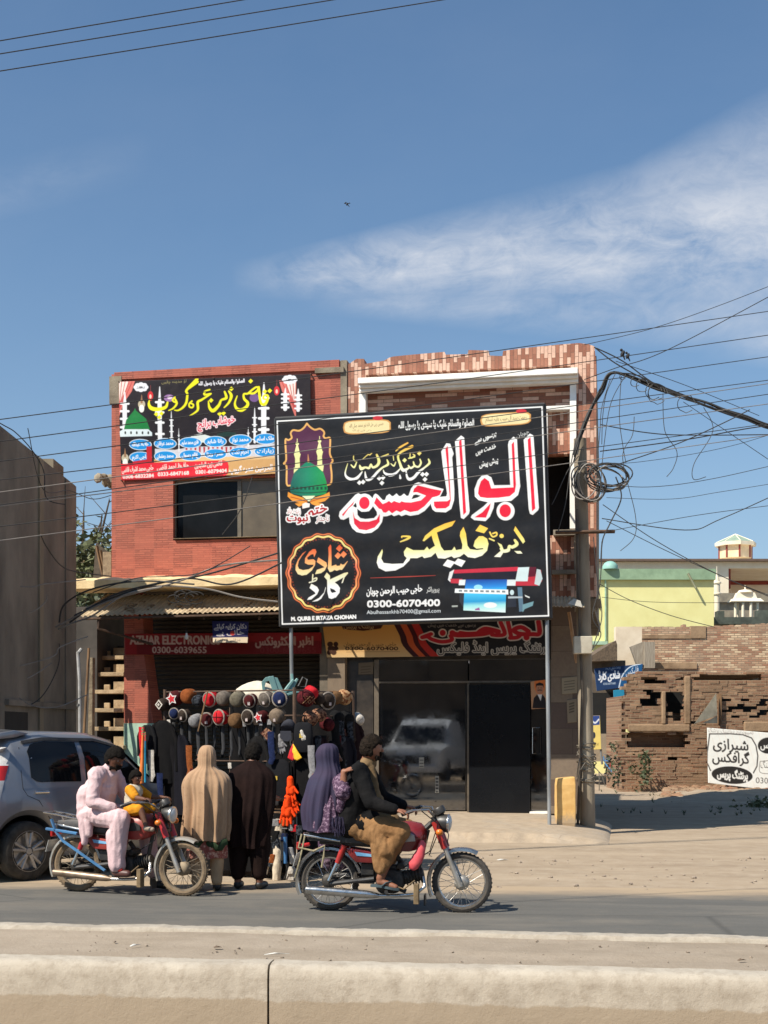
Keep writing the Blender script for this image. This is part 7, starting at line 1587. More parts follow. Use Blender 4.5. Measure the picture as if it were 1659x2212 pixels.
# lean-to and balcony scrap beyond
mb=MB();mb.prism([P(207,1172,25.5),P(238,1195,25.5),P(240,1262,25.5),P(200,1262,25.5)],(0,.06,0));o=mb.build('lean_to',pm('old_board',L(112,98,82),L(74,64,54),6,.9));tag(o,'old slanting board lean-to on the slab left of the red shop','shed')
mb=MB()
for k in range(3):mb.tube([P(209+k*8,1180+k*9,25.4),P(226+k*6,1262,25.4)],.03,4)
mb.build('prop',WOOD,o)
mb=MB();mb.fpx(222,1192,240,1258,-1.2,-.8);mb.fpx(196,1248,262,1254,-.8,.3);tag(mb.build('clay_lump',pm('mud_lump',L(168,146,116))),'heap of dry mud on the slab at the left corner of the red shop','mud heap')
mb=MB();rs=random.Random(2);c0=FP(226,1035,-.6)
for k in range(7):mb.ball(c0+Vector((rs.uniform(-.08,.1),rs.uniform(-.2,.2),rs.uniform(-.09,.07))),(.08,.12,.06),7,5,Matrix.Rotation(rs.uniform(0,3),3,'X'))
mb.tube([c0,c0+Vector((.3,0,-.05))],.09,6);tag(mb.build('broken_ledge',CONC,smooth=30),'broken stub of a ledge sticking out of the left side of the red shop','ledge')

# ---------------------------------------------------------------- vegetation
def leafmat(nm,a,b_):
 m,t,bs=base_mat(nm);oi=t.new('ShaderNodeNewGeometry');n=t.noise(coords(t),2.2,3)
 f=t.math('ADD',t.math('MULTIPLY',oi.outputs['Random Per Island'],.6),t.math('MULTIPLY',n,.5),clamp=True)
 t.put(bs.inputs['Base Color'],t.mix(f,a,b_));bs.inputs['Roughness'].default_value=.65;bs.inputs['Subsurface Weight'].default_value=0;return m
LEAF=leafmat('olive_leaf',(.055,.07,.025),(.13,.135,.055));LEAFD=leafmat('dark_leaf',(.03,.045,.018),(.075,.09,.035));BARK=pm('bark',L(96,80,66),L(62,52,44),14,.95,bump=.8)
def leaves(mb,c,r,n,s_,rs,clumps=14):
 cl=[Vector((rs.gauss(0,.5),rs.gauss(0,.5),rs.gauss(0,.45)))for _ in range(clumps)]
 for k in range(n):
  q=rs.choice(cl)+Vector((rs.gauss(0,.2),rs.gauss(0,.2),rs.gauss(0,.18)));p=c+Vector((q.x*r[0],q.y*r[1],q.z*r[2]))
  d=Vector((rs.uniform(-1,1),rs.uniform(-1,1),rs.uniform(-.7,.5))).normalized();e=d.orthogonal().normalized();e=(e*math.cos(k)+d.cross(e)*math.sin(k));l=s_*rs.uniform(.6,1.3)
  mb.add([p,p+d*l*.5+e*l*.28,p+d*l,p+d*l*.5-e*l*.28],[(0,1,2,3)])
def tree(lab,base,h,r,n,s_,seed,bare=False,leaf=LEAF,grp=None):
 rs=random.Random(seed);t=thing('tree',lab,'tree',base,0,grp);mb=MB();b0=Vector(base)
 mb.tube([b0,b0+Vector((.1,0,h*.3)),b0+Vector((-.05,.1,h*.62))],[h*.035,h*.026,h*.016],8)
 for k in range(9 if not bare else 16):
  a=rs.uniform(0,6.28);s0=b0+Vector((.02,0,h*rs.uniform(.3,.6)));e=b0+Vector((math.cos(a)*r[0]*rs.uniform(.4,.95),math.sin(a)*r[1]*.8,h*rs.uniform(.65,1.0)));m1=s0.lerp(e,.5)+Vector((rs.uniform(-.2,.2),0,.15));mb.tube([s0,m1,e],[h*.012,h*.008,h*.003],5)
  if bare:
   for j in range(4):q=m1.lerp(e,rs.random());mb.tube([q,q+Vector((rs.uniform(-.5,.5),rs.uniform(-.3,.3),rs.uniform(.1,.6)))],[.012,.005],4)
 mb.build('trunk',BARK,t,smooth=True)
 mb=MB();leaves(mb,b0+Vector((0,0,h*.68)),r,n,s_,rs,18);mb.build('crown',leaf,t)
tree('olive green tree filling the gap between grey building and red shop',P(190,1560,30)*1,4.2,(1.5,1.3,1.6),2600,.17,5)
tree('thinly leaved tree rising behind the olive tree in the gap',P(196,1560,34),5.6,(1.3,1.0,1.3),260,.22,8,True,LEAFD)
tree('low dark green bush behind the lower part of the gap',P(175,1585,27),2.6,(1.0,.9,1.1),1500,.15,12,False,LEAFD)
fb=thing('far_house','pale far house with a flat roof seen through the trees in the gap','house',P(192,1585,60));mb=MB();mb.hexa([P(150,1585,60),P(235,1585,60),P(235,1585,66),P(150,1585,66),P(150,1212,60),P(235,1208,60),P(235,1208,66),P(150,1212,66)]);mb.build('wall',pm('cream_wall',L(214,196,160),L(190,170,136),1.5,.9),fb)
mb=MB();mb.hexa([P(148,1213,59.9),P(237,1209,59.9),P(237,1209,66),P(148,1213,66),P(148,1204,59.9),P(237,1200,59.9),P(237,1200,66),P(148,1204,66)]);mb.build('parapet',pm('cream_wall',L(214,196,160)),fb)

# ---------------------------------------------------------------- right of the shops: the lane, the ruin and the town behind it
def c7(x,y):return((1440+x*.34359)/K,(1340+y*.34359)/K)
def q7(x,y,Y):return P(*c7(x,y),Y)
def qb(mb,x0,y0,x1,y1,Ya,Yb): # box from detail-view corners between two depths
 a,b_=q7(x0,y1,Ya),q7(x1,y0,Ya);mb.box((a.x,Ya,a.z),(b_.x,Yb,b_.z));return mb
RB=[(0,L(134,92,68)),(.35,L(158,118,88)),(.65,L(112,78,58)),(.9,L(172,136,104))]
RUINB=brickmat('ruin_brick',0,.235,.078,RB,L(152,128,102),.012,bump=1.0,stain=.9,stainc=L(134,108,82),irr=.05)
OLDB=brickmat('old_brick',0,.24,.075,[(0,L(150,104,78)),(.3,L(206,172,138)),(.6,L(168,116,88)),(.85,L(224,196,160))],L(140,120,98),.010,bump=.8,stain=.55,stainc=L(146,126,106),irr=.02)
YR=37.6
ru=thing('ruined_house','collapsing brick house with empty window holes beside the lane','ruin',P(1500,1715,YR))
# front wall as courses of broken bricks round the openings
rs=random.Random(14)
holes=[(500,1125,620,1240),(655,1125,782,1345),(370,1425,806,1550),(1060,1160,1420,1345),(900,1010,1340,1058),(470,1010,780,1060)]
def top_at(x):
 return float(np.interp(x,[300,360,400,470,520,600,700,780,800,900,1000,1400,1500],[1300,1040,1015,1000,960,935,930,925,985,1000,1005,990,980]))+34*mnoise.noise((x*.017,3,0))+14*mnoise.noise((x*.06,1,0))
def left_at(y):return float(np.interp(y,[980,1040,1200,1300,1420,1500,1620,1760],[470,370,345,325,345,320,300,330]))+22*mnoise.noise((0,y*.03,1))
mb=MB();dy=24.0;y=985.0;k=0
while y<1900:
 dy=rs.uniform(17,27)
 x=290.0-(k%2)*35
 while x<1760:
  w_=rs.uniform(52,84);xc,yc=x+w_/2,y+dy/2
  ok=yc>top_at(xc)and xc>left_at(yc)
  for hx0,hy0,hx1,hy1 in holes[:4]:
   jx=34*mnoise.noise((xc*.05,yc*.05,2));jy=30*mnoise.noise((xc*.06,yc*.04,7))
   if hx0+jx<xc<hx1+jx and hy0+jy<yc<hy1+jy:
    ok=False
  if 1060<xc<1420 and 1150<yc<1345:ok=(k%2==0)if rs.random()>.12 else False # honeycomb screen
  if 1060<xc<1420 and 1150<yc<1345 and k%2==1:ok=int((xc)/72)%2==(k//2)%2
  if(880<xc<1350 and 1012<yc<1050)or(480<xc<780 and 1018<yc<1062 and mnoise.noise((xc*.03,yc*.08,0))>-.1):ok=False
  if rs.random()<.004:ok=False
  if ok:
   sag_=.0
   a=q7(x,y+dy+sag_,YR);b_=q7(x+w_,y+sag_,YR);d_=rs.uniform(-.010,.010)+(.03*mnoise.noise((xc*.01,yc*.01,5)))
   dep=.34 if not(1060<xc<1420 and 1150<yc<1345)else .2
   mb.box((a.x-.001,YR+d_,a.z-.001),(b_.x+.001,YR+d_+dep,b_.z+.001))
  x+=w_
 y+=dy;k+=1
mb.build('front_wall',RUINB,ru)
mb=MB();qb(mb,380,1430,1760,1900,YR+.5,YR+.8);qb(mb,480,1290,800,1430,YR+1.6,YR+1.8);mb.box((q7(350,0,YR).x,YR+.4,0),(q7(380,0,YR).x,YR+3,2.6));mb.build('inner_wall',RUINB,ru)
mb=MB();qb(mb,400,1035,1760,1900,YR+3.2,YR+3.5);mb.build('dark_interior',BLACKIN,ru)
mb=MB();qb(mb,470,1000,800,1012,YR+.06,YR+3.2);qb(mb,880,1000,1500,1010,YR+.06,YR+3.2);mb.build('roof_slab',RUINB,ru)
MUD=pm('mud_plaster',L(166,138,108),L(124,100,76),1.6,.95,bump=1.0,bscale=6)
mb=MB();qb(mb,625,1130,655,1369,YR-.06,YR+.2);mb.build('plaster_pier',MUD,ru,bevel=.03);mb=MB();qb(mb,380,1370,830,1424,YR-.05,YR+.1);qb(mb,790,1020,835,1369,YR-.04,YR+.1);mb.build('plaster_band',MUD,ru,bevel=.03);mb=MB();qb(mb,1225,1350,1520,1425,YR-.07,YR+.1);mb.build('plaster_band',MUD,ru,bevel=.03)
mb=MB();qb(mb,1040,1150,1060,1365,YR-.12,YR+.1);mb.build('door_jamb',WOOD,ru)
# fallen bricks and earth at its foot
mb=MB()
for k in range(260):
 x=rs.uniform(640,1520);yb=rs.uniform(0,1)**1.3;Y=YR-.3-4.2*yb;p=q7(x,1800,YR);p.x*=Y/YR;s_=rs.uniform(.05,.16);mb.ball((p.x,Y,(1-yb)*.13*(1 if x>930 else .7)),(s_*1.4,s_,s_*.7),6,4,Matrix.Rotation(rs.uniform(0,3),3,'Z')@Matrix.Rotation(rs.uniform(-.6,.6),3,'X'))
tag(mb.build('brick_rubble',RUINB),'fallen bricks and clods heaped at the foot of the ruin','rubble',kind='stuff')
rings=[]
for i in range(31):
 x0_=560+i*40;row=[]
 for j in range(13):
  f=j/12;Y=YR+.4-8.5*f;x=q7(x0_,1700,YR).x*Y/YR;hgt=math.sin(math.pi*min(1,f*1.15))if f<.5 else math.sin(math.pi*min(1,f*1.0))
  row.append(Vector((x,Y,(.15*max(0,hgt)+.07*mnoise.noise((x*.9,Y*.9,0))+.04*mnoise.noise((x*3,Y*3,0)))*min(1,i/9,(30-i)/5,j/2,(12-j)/3)-.05*(1 if j in(0,12)or i in(0,30)else 0)+.012)))
 rings.append(row)
tag(MB().loft(rings,closed=False).build('earth_mound',SAND,smooth=70),kind='structure')
mb=MB();leaves(mb,q7(470,1730,YR-.5),(.28,.25,.6),260,.11,rs,9);tag(mb.build('shrub',LEAFD),'small upright shrub at the foot of the ruin','shrub')
mb=MB();leaves(mb,q7(1330,1965,30),(.55,.5,.3),420,.10,rs,10);tag(mb.build('shrub',LEAF),'low green weed clump on the mound at the far right','shrub')
mb=MB();leaves(mb,q7(320,1700,35),(.25,.25,.5),160,.1,rs,6);tag(mb.build('shrub',LEAFD),'small dark weed at the left corner of the ruin','shrub')
mb=MB()
for k in range(150):
 p=G(rs.uniform(1290,1760),rs.uniform(1690,1762));
 if mnoise.noise((p.x*.5,p.y*.25,0))>.05:continue
 for j in range(4):e=Vector((rs.uniform(-.06,.06),rs.uniform(-.06,.06),rs.uniform(.03,.10)));mb.add([p,p+Vector((.02,0,0)),p+e],[(0,1,2)])
tag(mb.build('grass',LEAFD),'sparse dry grass along the shaded side of the lane','grass',kind='stuff')
# canvas flap, painted white board
mb=MB();pts=[q7(1020,1145,YR-.2),q7(860,1368,YR-.55),q7(1028,1305,YR-.25)];mb.prism(pts,(0,.012,0));mb.prism([q7(1028,1308,YR-.24),q7(920,1362,YR-.5),q7(1030,1362,YR-.22)],(0,.012,0));tag(mb.build('canvas_flap',pm('grey_canvas',L(172,164,142),L(140,132,114),4,.9)),'triangular grey canvas flap hanging from the ruin wall','canvas')
def f_wht(p):
 p.frame(1440,1340,.34359);g_=(52,50,48)
 for k in range(12):p.stroke([(970+k*50,1400),(1100+k*50,1830)],3,(226,218,206))
 p.stroke([(972,1440),(1278,1470),(1290,1725),(978,1705)],9,g_,True)
 p.text('شیرازی',1000,1545,74,g_,255,slope=.07,bold=3);p.text('گرافکس',995,1640,74,g_,268,slope=.07,bold=3)
 p.poly([(1136+162*math.cos(a),1740+74*math.sin(a)+10*math.cos(a))for a in np.linspace(0,6.28,40)[:-1]],(240,236,228));p.poly([(1136+150*math.cos(a),1740+64*math.sin(a)+10*math.cos(a))for a in np.linspace(0,6.28,40)[:-1]],(44,42,40))
 p.text('پرنٹنگ پریس',1030,1755,54,(236,232,224),220,slope=.08,bold=3);p.disc((1400,1525),78,(44,42,40),60);p.text('پریس',1345,1545,50,(236,232,224),110,bold=2)
 p.text('0300',1310,1800,44,g_,120,slope=.04);p.text('ڈیزائننگ',1345,1690,50,g_,130,bold=1);p.stroke([(1340,1640),(1440,1640),(1440,1720),(1340,1720)],5,(120,116,110),True)
 p.text('کمپیوٹرائزڈ ڈیزائننگ پرنٹنگ',965,1428,30,(150,146,140),330,slope=.05)
def pl(Y):return lambda u,v,off:P(u,v,Y+off)
wbd=[c7(955,1395),c7(1500,1440),c7(1500,1860),c7(963,1797)]
sheet('painted_board','large white board lettered in black Urdu leaning at the foot of the ruin','sign',*wbd,0,150,112,(238,234,226),f_wht,VC2,.05,None,pl(36.2))
# blue shop signs down the lane
def f_sh(p):
 p.frame(1440,1340,.34359);p.poly([(310,1110),(345,1010),(400,950),(490,930),(490,1060),(340,1120)],(28,84,130));p.stroke([(310,1115),(335,1020),(390,955),(470,930)],9,(210,222,232))
 p.text('شادی کارڈ',165,1050,58,(236,240,244),155,slope=-.1,bold=3);p.text('پرنٹنگ کیلئے رابطہ',215,975,22,(170,190,210),110,slope=-.12);p.text('0300-6070400',200,1085,16,(190,206,220),90,slope=-.06);p.text('فلیکس',365,1015,44,(236,240,244),90,slope=-.3)
sheet('shop_sign','dark blue sign board with white Urdu letters down the lane beyond the pole','sign',c7(133,965),c7(487,930),c7(470,1085),c7(152,1128),0,110,64,(32,58,96),f_sh,VC2,.06,None,pl(44))
def f_te(p):
 p.frame(1440,1340,.34359);p.stroke([(345,1180),(300,1230),(300,1290),(330,1310)],[4,22,22,4],(236,240,244))
sheet('shop_banner','upright turquoise banner standing under the dark blue sign board','banner',c7(272,1122),c7(352,1115),c7(350,1395),c7(280,1402),0,36,90,(40,132,164),f_te,VC2,.03,None,pl(43.6))
def f_ye(p):
 p.frame(1440,1340,.34359);p.poly([(110,1308),(172,1306),(172,1374),(110,1378)],(52,76,140));p.stroke([(118,1345),(140,1360),(165,1335)],8,(230,232,236));p.disc((130,1450),12,(60,60,70),24);p.text('پرنٹ',120,1520,24,(60,50,40),45)
sb=sheet('standing_board','small yellow and blue advertising board standing on a post by the lane','sign',c7(108,1308),c7(174,1306),c7(184,1552),c7(110,1556),0,36,90,(238,208,120),f_ye,VC2,.03,None,pl(38))
MB().tube([q7(180,1552,38.05),q7(190,1662,38.05)],.03,6).build('post',STEEL,sb)
sh=thing('lane_shop','dim shop with a dark doorway and sagging roof down the lane','shop',q7(200,1440,45));mb=MB();qb(mb,60,905,360,1560,44.6,50);mb.build('wall',pm('dim_plaster',L(120,106,90),L(86,76,66),2,.9),sh)
mb=MB();qb(mb,115,1140,272,1440,44.5,44.59);mb.build('doorway',BLACKIN,sh)
mb=MB();mb.prism([q7(100,880,43.8),q7(290,760,43.8),q7(300,790,43.8),q7(300,905,43.8),q7(100,912,43.8)],(0,3,0));mb.build('roof',pm('thatch',L(120,102,82),L(80,68,56),14,.95,bump=1),sh)
mb=MB();qb(mb,60,1440,420,1640,42.0,44.55);mb.build('step',SAND,sh)
# cream wall, long old brick wall, yellow house, white hall with kiosk, little shrine
o=tag(qb(MB(),290,660,480,945,47,47.4).build('boundary_wall',pm('cream_lime',L(232,216,190),L(206,186,158),1.5,.9)),'cream limewashed wall stub beside the old brick wall','wall')
mb=MB();qb(mb,500,770,575,960,46,46.3);mb.prism([q7(395,805,46.1),q7(500,765,46.1),q7(500,940,46.1),q7(440,930,46.1)],(0,.2,0));tag(mb.build('plank_gate',pm('grey_planks',L(170,158,140),L(132,120,104),8,.9,stretch=(4,4,.4))),'grey plank gate leaning before the cream wall','gate')
ow=thing('brick_wall','long weathered old brick wall behind the ruin','wall',q7(900,1000,48));rings=[]
mb=MB();xs_=list(range(410,2200,23))
for i,x in enumerate(xs_[:-1]):
 yt=660+6*mnoise.noise((x*.03,0,0))-(14 if 765<x<790 else 0)-max(0,(x-900))*.05;a=q7(x,1100,48);b_=q7(xs_[i+1],yt,48);mb.box((a.x,48,0),(b_.x,48.4,b_.z))
mb.build('wall',OLDB,ow)
mb=MB();qb(mb,420,718,930,745,47.97,48.2);qb(mb,835,655,945,742,47.96,48.2);qb(mb,580,920,880,965,47.95,48.2);mb.build('mortar_patch',MUD,ow)
yh=thing('yellow_house','pale yellow rendered house with a green coping behind the brick wall','house',q7(600,1000,54));YEL=pm('pale_yellow_render',L(232,226,160),L(222,214,146),1.2,.85,bump=.1)
mb=MB();a=q7(165,1100,54);b_=q7(1003,262,54);mb.box((a.x-1,54,0),(b_.x,62,b_.z));mb.build('wall',YEL,yh)
mb=MB();a=q7(165,270,53.85);b_=q7(998,238,53.85);mb.box((a.x-1,53.85,b_.z-.42),(b_.x+.1,62,b_.z));mb.build('coping',pm('sage_green',L(150,176,142),L(126,150,120),3,.8),yh)
mb=MB();qb(mb,210,268,220,760,53.93,53.99);qb(mb,100,765,230,790,53.8,53.99);mb.build('corner_trim',pm('mint_trim',L(176,206,176),None,3,.8),yh)
mb=MB();mb.tube([q7(815,272,53.8),q7(872,380,53.7)],.045,6);o=mb.build('roof_spout',pm('spout_grey',L(140,140,110),None,6,.7),yh)
mb=MB();mb.lathe([(.30,-.02),(.295,.10),(.23,.21),(.12,.28),(.01,.30)],q7(248,238,53.95),(0,0,1),18);tag(mb.build('water_tank',pm('mint_tank',L(150,196,180),L(128,172,160),3,.6),smooth=50),'mint green domed water tank on the yellow house roof','tank')
hl=thing('white_hall','long white hall with flat roof and green capped kiosk behind the yellow house','building',q7(1100,1000,70));WHT=pm('white_render',L(238,228,206),L(222,208,182),1.2,.85)
mb=MB();qb(mb,60,175,1110,1000,70,90);a=q7(1110,235,70);b_=q7(1700,170,70);mb.box((a.x,70,a.z),(b_.x,90,b_.z));qb(mb,1110,355,1700,620,76,90);mb.build('wall',WHT,hl)
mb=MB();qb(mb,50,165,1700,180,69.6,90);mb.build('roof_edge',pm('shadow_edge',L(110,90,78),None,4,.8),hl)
mb=MB();qb(mb,1105,240,1125,380,70.2,76);qb(mb,1120,328,1700,352,75.8,76.2);mb.build('red_band',pm('brick_red',L(150,66,54),L(128,54,46),3,.8),hl)
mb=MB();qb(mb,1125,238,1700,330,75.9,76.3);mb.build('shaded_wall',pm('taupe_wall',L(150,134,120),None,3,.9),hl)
kc=q7(1160,165,74);ks=74*.34359/K/F
ki=[]
mb=MB();mb.lathe([(118*ks,0),(118*ks,100*ks)],kc,(0,0,1),8);ko=mb.build('kiosk',pm('cream_kiosk',L(236,212,176),L(216,190,152),2,.8),hl)
mb=MB()
for k in range(8):a=(k+0.0)*math.pi/4;mb.tube([kc+Vector((math.cos(a)*118*ks,math.sin(a)*118*ks,0)),kc+Vector((math.cos(a)*118*ks,math.sin(a)*118*ks,100*ks))],7*ks,6)
mb.build('kiosk_column',pm('brick_red',L(150,66,54)),ko)
mb=MB();mb.lathe([(150*ks,88*ks),(152*ks,112*ks),(140*ks,114*ks)],kc,(0,0,1),8);mb.build('kiosk_eaves',WHT,ko)
mb=MB();mb.lathe([(142*ks,113*ks),(70*ks,148*ks),(3*ks,176*ks)],kc,(0,0,1),8);kr_=mb.build('kiosk_roof',pm('grey_green_roof',L(150,168,148),L(130,148,130),3,.7),ko)
mb=MB()
for k in range(8):a=k*math.pi/4;mb.tube([kc+Vector((math.cos(a)*142*ks,math.sin(a)*142*ks,114*ks)),kc+Vector((0,0,178*ks))],4*ks,5)
mb.build('roof_rib',WHT,kr_)
# minaret and domed pavilion of a small shrine
s6=60*.34359/K/F;mc=q7(1025,640,60)
mn=thing('minaret','slim white minaret at the right corner of the yellow house','minaret',mc);mb=MB();mb.lathe([(20*s6,-150*s6),(20*s6,210*s6),(30*s6,214*s6),(30*s6,225*s6),(22*s6,230*s6)],mc,(0,0,1),12);mb.build('shaft',WHT,mn,smooth=40)
mb=MB();mb.lathe([(24*s6,230*s6),(24*s6,290*s6),(32*s6,294*s6),(30*s6,305*s6),(20*s6,310*s6),(16*s6,335*s6),(8*s6,350*s6),(3*s6,372*s6),(2*s6,420*s6)],mc,(0,0,1),12);mb.build('lantern',WHT,mn,smooth=40)
pvc=q7(1240,590,60);pv=thing('pavilion','small white pillared roof pavilion of a shrine right of the minaret','pavilion',pvc);mb=MB()
for x,y in((-80,0),(-30,-18),(28,-18),(80,0),(-50,60),(50,60)):mb.lathe([(11*s6,0),(10*s6,115*s6)],pvc+Vector((x*s6,y*s6,0)),(0,0,1),10)
mb.build('column',WHT,pv,smooth=40)
mb=MB();mb.hexa([pvc+Vector((x*s6,y*s6,z*s6))for x,y,z in((-118,-40,112),(118,-40,112),(118,100,112),(-118,100,112),(-98,-20,135),(98,-20,135),(98,90,135),(-98,90,135))]);mb.build('eaves',WHT,pv)
mb=MB();mb.hexa([pvc+Vector((x*s6,y*s6,z*s6))for x,y,z in((-80,0,136),(80,0,136),(80,80,136),(-80,80,136),(-62,5,180),(62,5,180),(62,70,180),(-62,70,180))]);mb.lathe([(58*s6,181*s6),(45*s6,198*s6),(6*s6,205*s6),(4*s6,235*s6)],pvc+Vector((0,36*s6,0)),(0,0,1),14);mb.build('dome',WHT,pv,smooth=30)
mb=MB();qb(mb,1005,590,1700,640,58.5,66);qb(mb,1030,545,1080,590,58.5,59);qb(mb,1320,540,1700,590,58.5,59);o=mb.build('shrine_terrace',pm('dark_green_grey',L(84,92,84),L(60,66,60),3,.85));tag(o,'dark green terrace wall under the white pavilion','wall')
mb=MB();a=q7(1010,480,68);qb(mb,1010,415,1700,480,68,70);qb(mb,1010,480,1700,600,68.2,69);tag(mb.build('shed_roof',pm('grey_sheet',L(150,140,120),L(116,108,96),3,.8)),'grey sheet roofed shed behind the white pavilion','shed')
# hills on the horizon, distant haze put into their pale colour
rings=[]
for i in range(81):
 x=-2200+i*55;h=118*(.9+.25*mnoise.noise((x*.0012,2,0))+.06*mnoise.noise((x*.006,0,4)))*(1 if x>-200 else .35);rings.append([Vector((x,1500,-5)),Vector((x,1560,h*.55)),Vector((x,1700,h*1.12)),Vector((x,2200,-5))])
tag(MB().loft(rings,closed=False).build('hills',pm('haze_tinted_hills',(.40,.38,.38),(.36,.34,.34),.004,1.0),smooth=70),kind='structure')
# a motorcycle parked far down the lane
b3=copy_tree(bike1);b3.location=q7(262,1555,40);b3.location.z=.17;b3.rotation_euler=(0,0,R(-70));b3['label']='tiny distant motorcycle parked by the turquoise banner down the lane'
# ---------------------------------------------------------------- utility pole, block, wires
PB=Vector((P(1270,1785,22.0).x,22.0,.10));PT=P(1253,948,22.0)
pole=thing('utility_pole','weathered concrete utility pole hung with wire coils at the right corner of the shops','pole',PB)
PCON=pm('pole_concrete',L(158,146,126),L(118,106,90),3,.9,bump=.5,stretch=(1,1,.25))
MB().tube([PB-Vector((0,0,.2)),PB.lerp(PT,.5),PT],[.125,.115,.10],12).build('shaft',PCON,pole,smooth=50)
mb=MB();a=FP(1197,1151,.75);b_=P(1328,1148,22.0);mb.tube([P(1200,1150,21.8),P(1328,1148,21.8)],[(.03,.045),(.03,.045)],4);mb.build('crossarm',RUST,pole)
def pbox(u0,v0,u1,v1,Y,d):
 a,b_=P(u0,v1,Y),P(u1,v0,Y);return MB().box((a.x,Y,a.z),(b_.x,Y+d,b_.z))
pbox(1240,1374,1280,1412,21.72,.16).build('meter_box',pm('pale_enamel',L(204,196,176),L(176,166,146),4,.5,dust=.3),pole,bevel=.012)
mb=MB();rs=random.Random(6)
for k in range(9):
 z=PB.z+.75+k*.075+rs.uniform(-.03,.03);f=(z-PB.z)/(PT.z-PB.z);c=PB.lerp(PT,f);r_=.13+rs.uniform(0,.025);mb.tube([c+Vector((math.cos(q)*r_,math.sin(q)*r_,rs.uniform(-.02,.02)+.03*math.sin(q+k)))for q in np.linspace(0,6.28,15)[:-1]],.009,5,closed=True)
for k in range(5):q=PB+Vector((.15*math.cos(k),-.15,.9+.07*k));mb.tube([q,q+Vector((.12*math.sin(k*2),-.05,-.12)),q+Vector((.18*math.sin(k*2),-.03,-.3))],.008,5)
mb.build('tied_wire',pm('grey_wire',L(120,112,100),L(84,78,70),9,.7),pole)
mb=MB();mb.tube([PB+Vector((-.17,-.05,0)),P(1258,1500,21.85),P(1250,1300,21.85),P(1246,1100,21.85)],.022,8);mb.build('conduit',pm('dark_conduit',L(92,82,70),L(64,56,48),6,.7),pole,smooth=True)
# the yellow painted block
a=P(1203,1785,21.55);b_=P(1244,1682,21.55)
rings=[]
for t_ in np.linspace(0,1,9):z=a.z-.05+(b_.z-a.z+.05)*t_;j=lambda k:.008*mnoise.noise((t_*4,k,0))-(.012 if t_ in(0,1)else 0);rings.append([Vector((a.x-j(0),21.55-j(1),z)),Vector((b_.x+j(2),21.55-j(3),z+(.03 if t_==1 else 0))),Vector((b_.x+j(4),21.85+j(5),z+(.03 if t_==1 else 0))),Vector((a.x-j(6),21.85+j(7),z))])
m,t,b=base_mat('yellow_limewash');c=coords(t);n=t.noise(c,5,7,.7);sp=t.new('ShaderNodeSeparateXYZ');t.put(sp.inputs[0],c)
wr_=t.math('ADD',t.math('MULTIPLY',t.math('SUBTRACT',.42,sp.outputs[2]),1.6),t.math('MULTIPLY',n,1.0))
col=t.mix(t.ramp(n,[(.4,0.),(.65,1.)]),L(226,184,116),L(210,164,96));col=t.mix(t.ramp(wr_,[(.62,0.),(.80,1.)]),col,L(176,152,120));t.put(b.inputs['Base Color'],col);b.inputs['Roughness'].default_value=.9
bn=t.new('ShaderNodeBump');bn.inputs['Strength'].default_value=.5;t.put(bn.inputs['Height'],n);t.put(b.inputs['Normal'],bn.outputs[0])
tag(MB().loft(rings).build('concrete_block',m,bevel=.015),'short yellow limewashed concrete block at the foot of the utility pole','block')

WIRE=pm('wire_black',(.028,.027,.026),(.045,.042,.038),3,.6);WIREG=pm('wire_grey',L(150,142,132),L(110,104,98),3,.55)
def curve(pts,n=10):
 p=[Vector(q)for q in pts]
 if len(p)==2:return[p[0].lerp(p[1],t_)for t_ in np.linspace(0,1,n)]
 out=[]
 for i in range(len(p)-1):
  a,b_,c,d=p[max(i-1,0)],p[i],p[i+1],p[min(i+2,len(p)-1)]
  for t_ in np.linspace(0,1,n,endpoint=False):out.append(.5*(2*b_+(c-a)*t_+(2*a-5*b_+4*c-d)*t_**2+(3*b_-a-3*c+d)*t_**3))
 return out+[p[-1]]
def wire(uvs,Ya,Yb,r_,lab,mat=WIRE,grp='overhead wires',sag=0.0,name='wire'):
 """a wire through points of the photograph, between two depths"""
 uvs=list(uvs) # lines that leave the view run on to their next support
 for e,(i,j)in((1,(-1,-2)),(0,(0,1))):
  if(e and uvs[i][0]>1700)or(not e and uvs[i][0]<=-35):
   k_=(640 if e else-420)/(uvs[i][0]-uvs[j][0]);q=(uvs[i][0]+(640 if e else-420),uvs[i][1]+(uvs[i][1]-uvs[j][1])*k_)
   uvs=uvs+[q]if e else[q]+uvs
 u0,u1=uvs[0][0],uvs[-1][0];n=len(uvs);pts=[P(u,v,Ya+(Yb-Ya)*(i/(n-1)if abs(u1-u0)<60 else(u-u0)/(u1-u0)))for i,(u,v)in enumerate(uvs)]
 q=curve(pts,14 if n==2 else 9)
 if sag:q=[p-Vector((0,0,sag*math.sin(math.pi*i/(len(q)-1))))for i,p in enumerate(q)]
 return tag(MB().tube(q,r_,5).build(name,mat,smooth=True),lab,'wire',grp)
 # three lines high in the upper left sky
for a,b_,lab in(((0,86),(545,-2),'highest of the three wires crossing the upper left sky'),((0,114),(745,-2),'middle one of the three wires crossing the upper left sky'),((0,151),(990,-2),'lowest of the three wires crossing the upper left sky')):
 s_=(b_[1]-a[1])/(b_[0]-a[0]);wire([(-120,a[1]-120*s_+3),(b_[0]/2,(a[1]+b_[1])/2),(1250,b_[1]+s_*(1250-b_[0])-6)],9.5,11.5,.0042,lab)
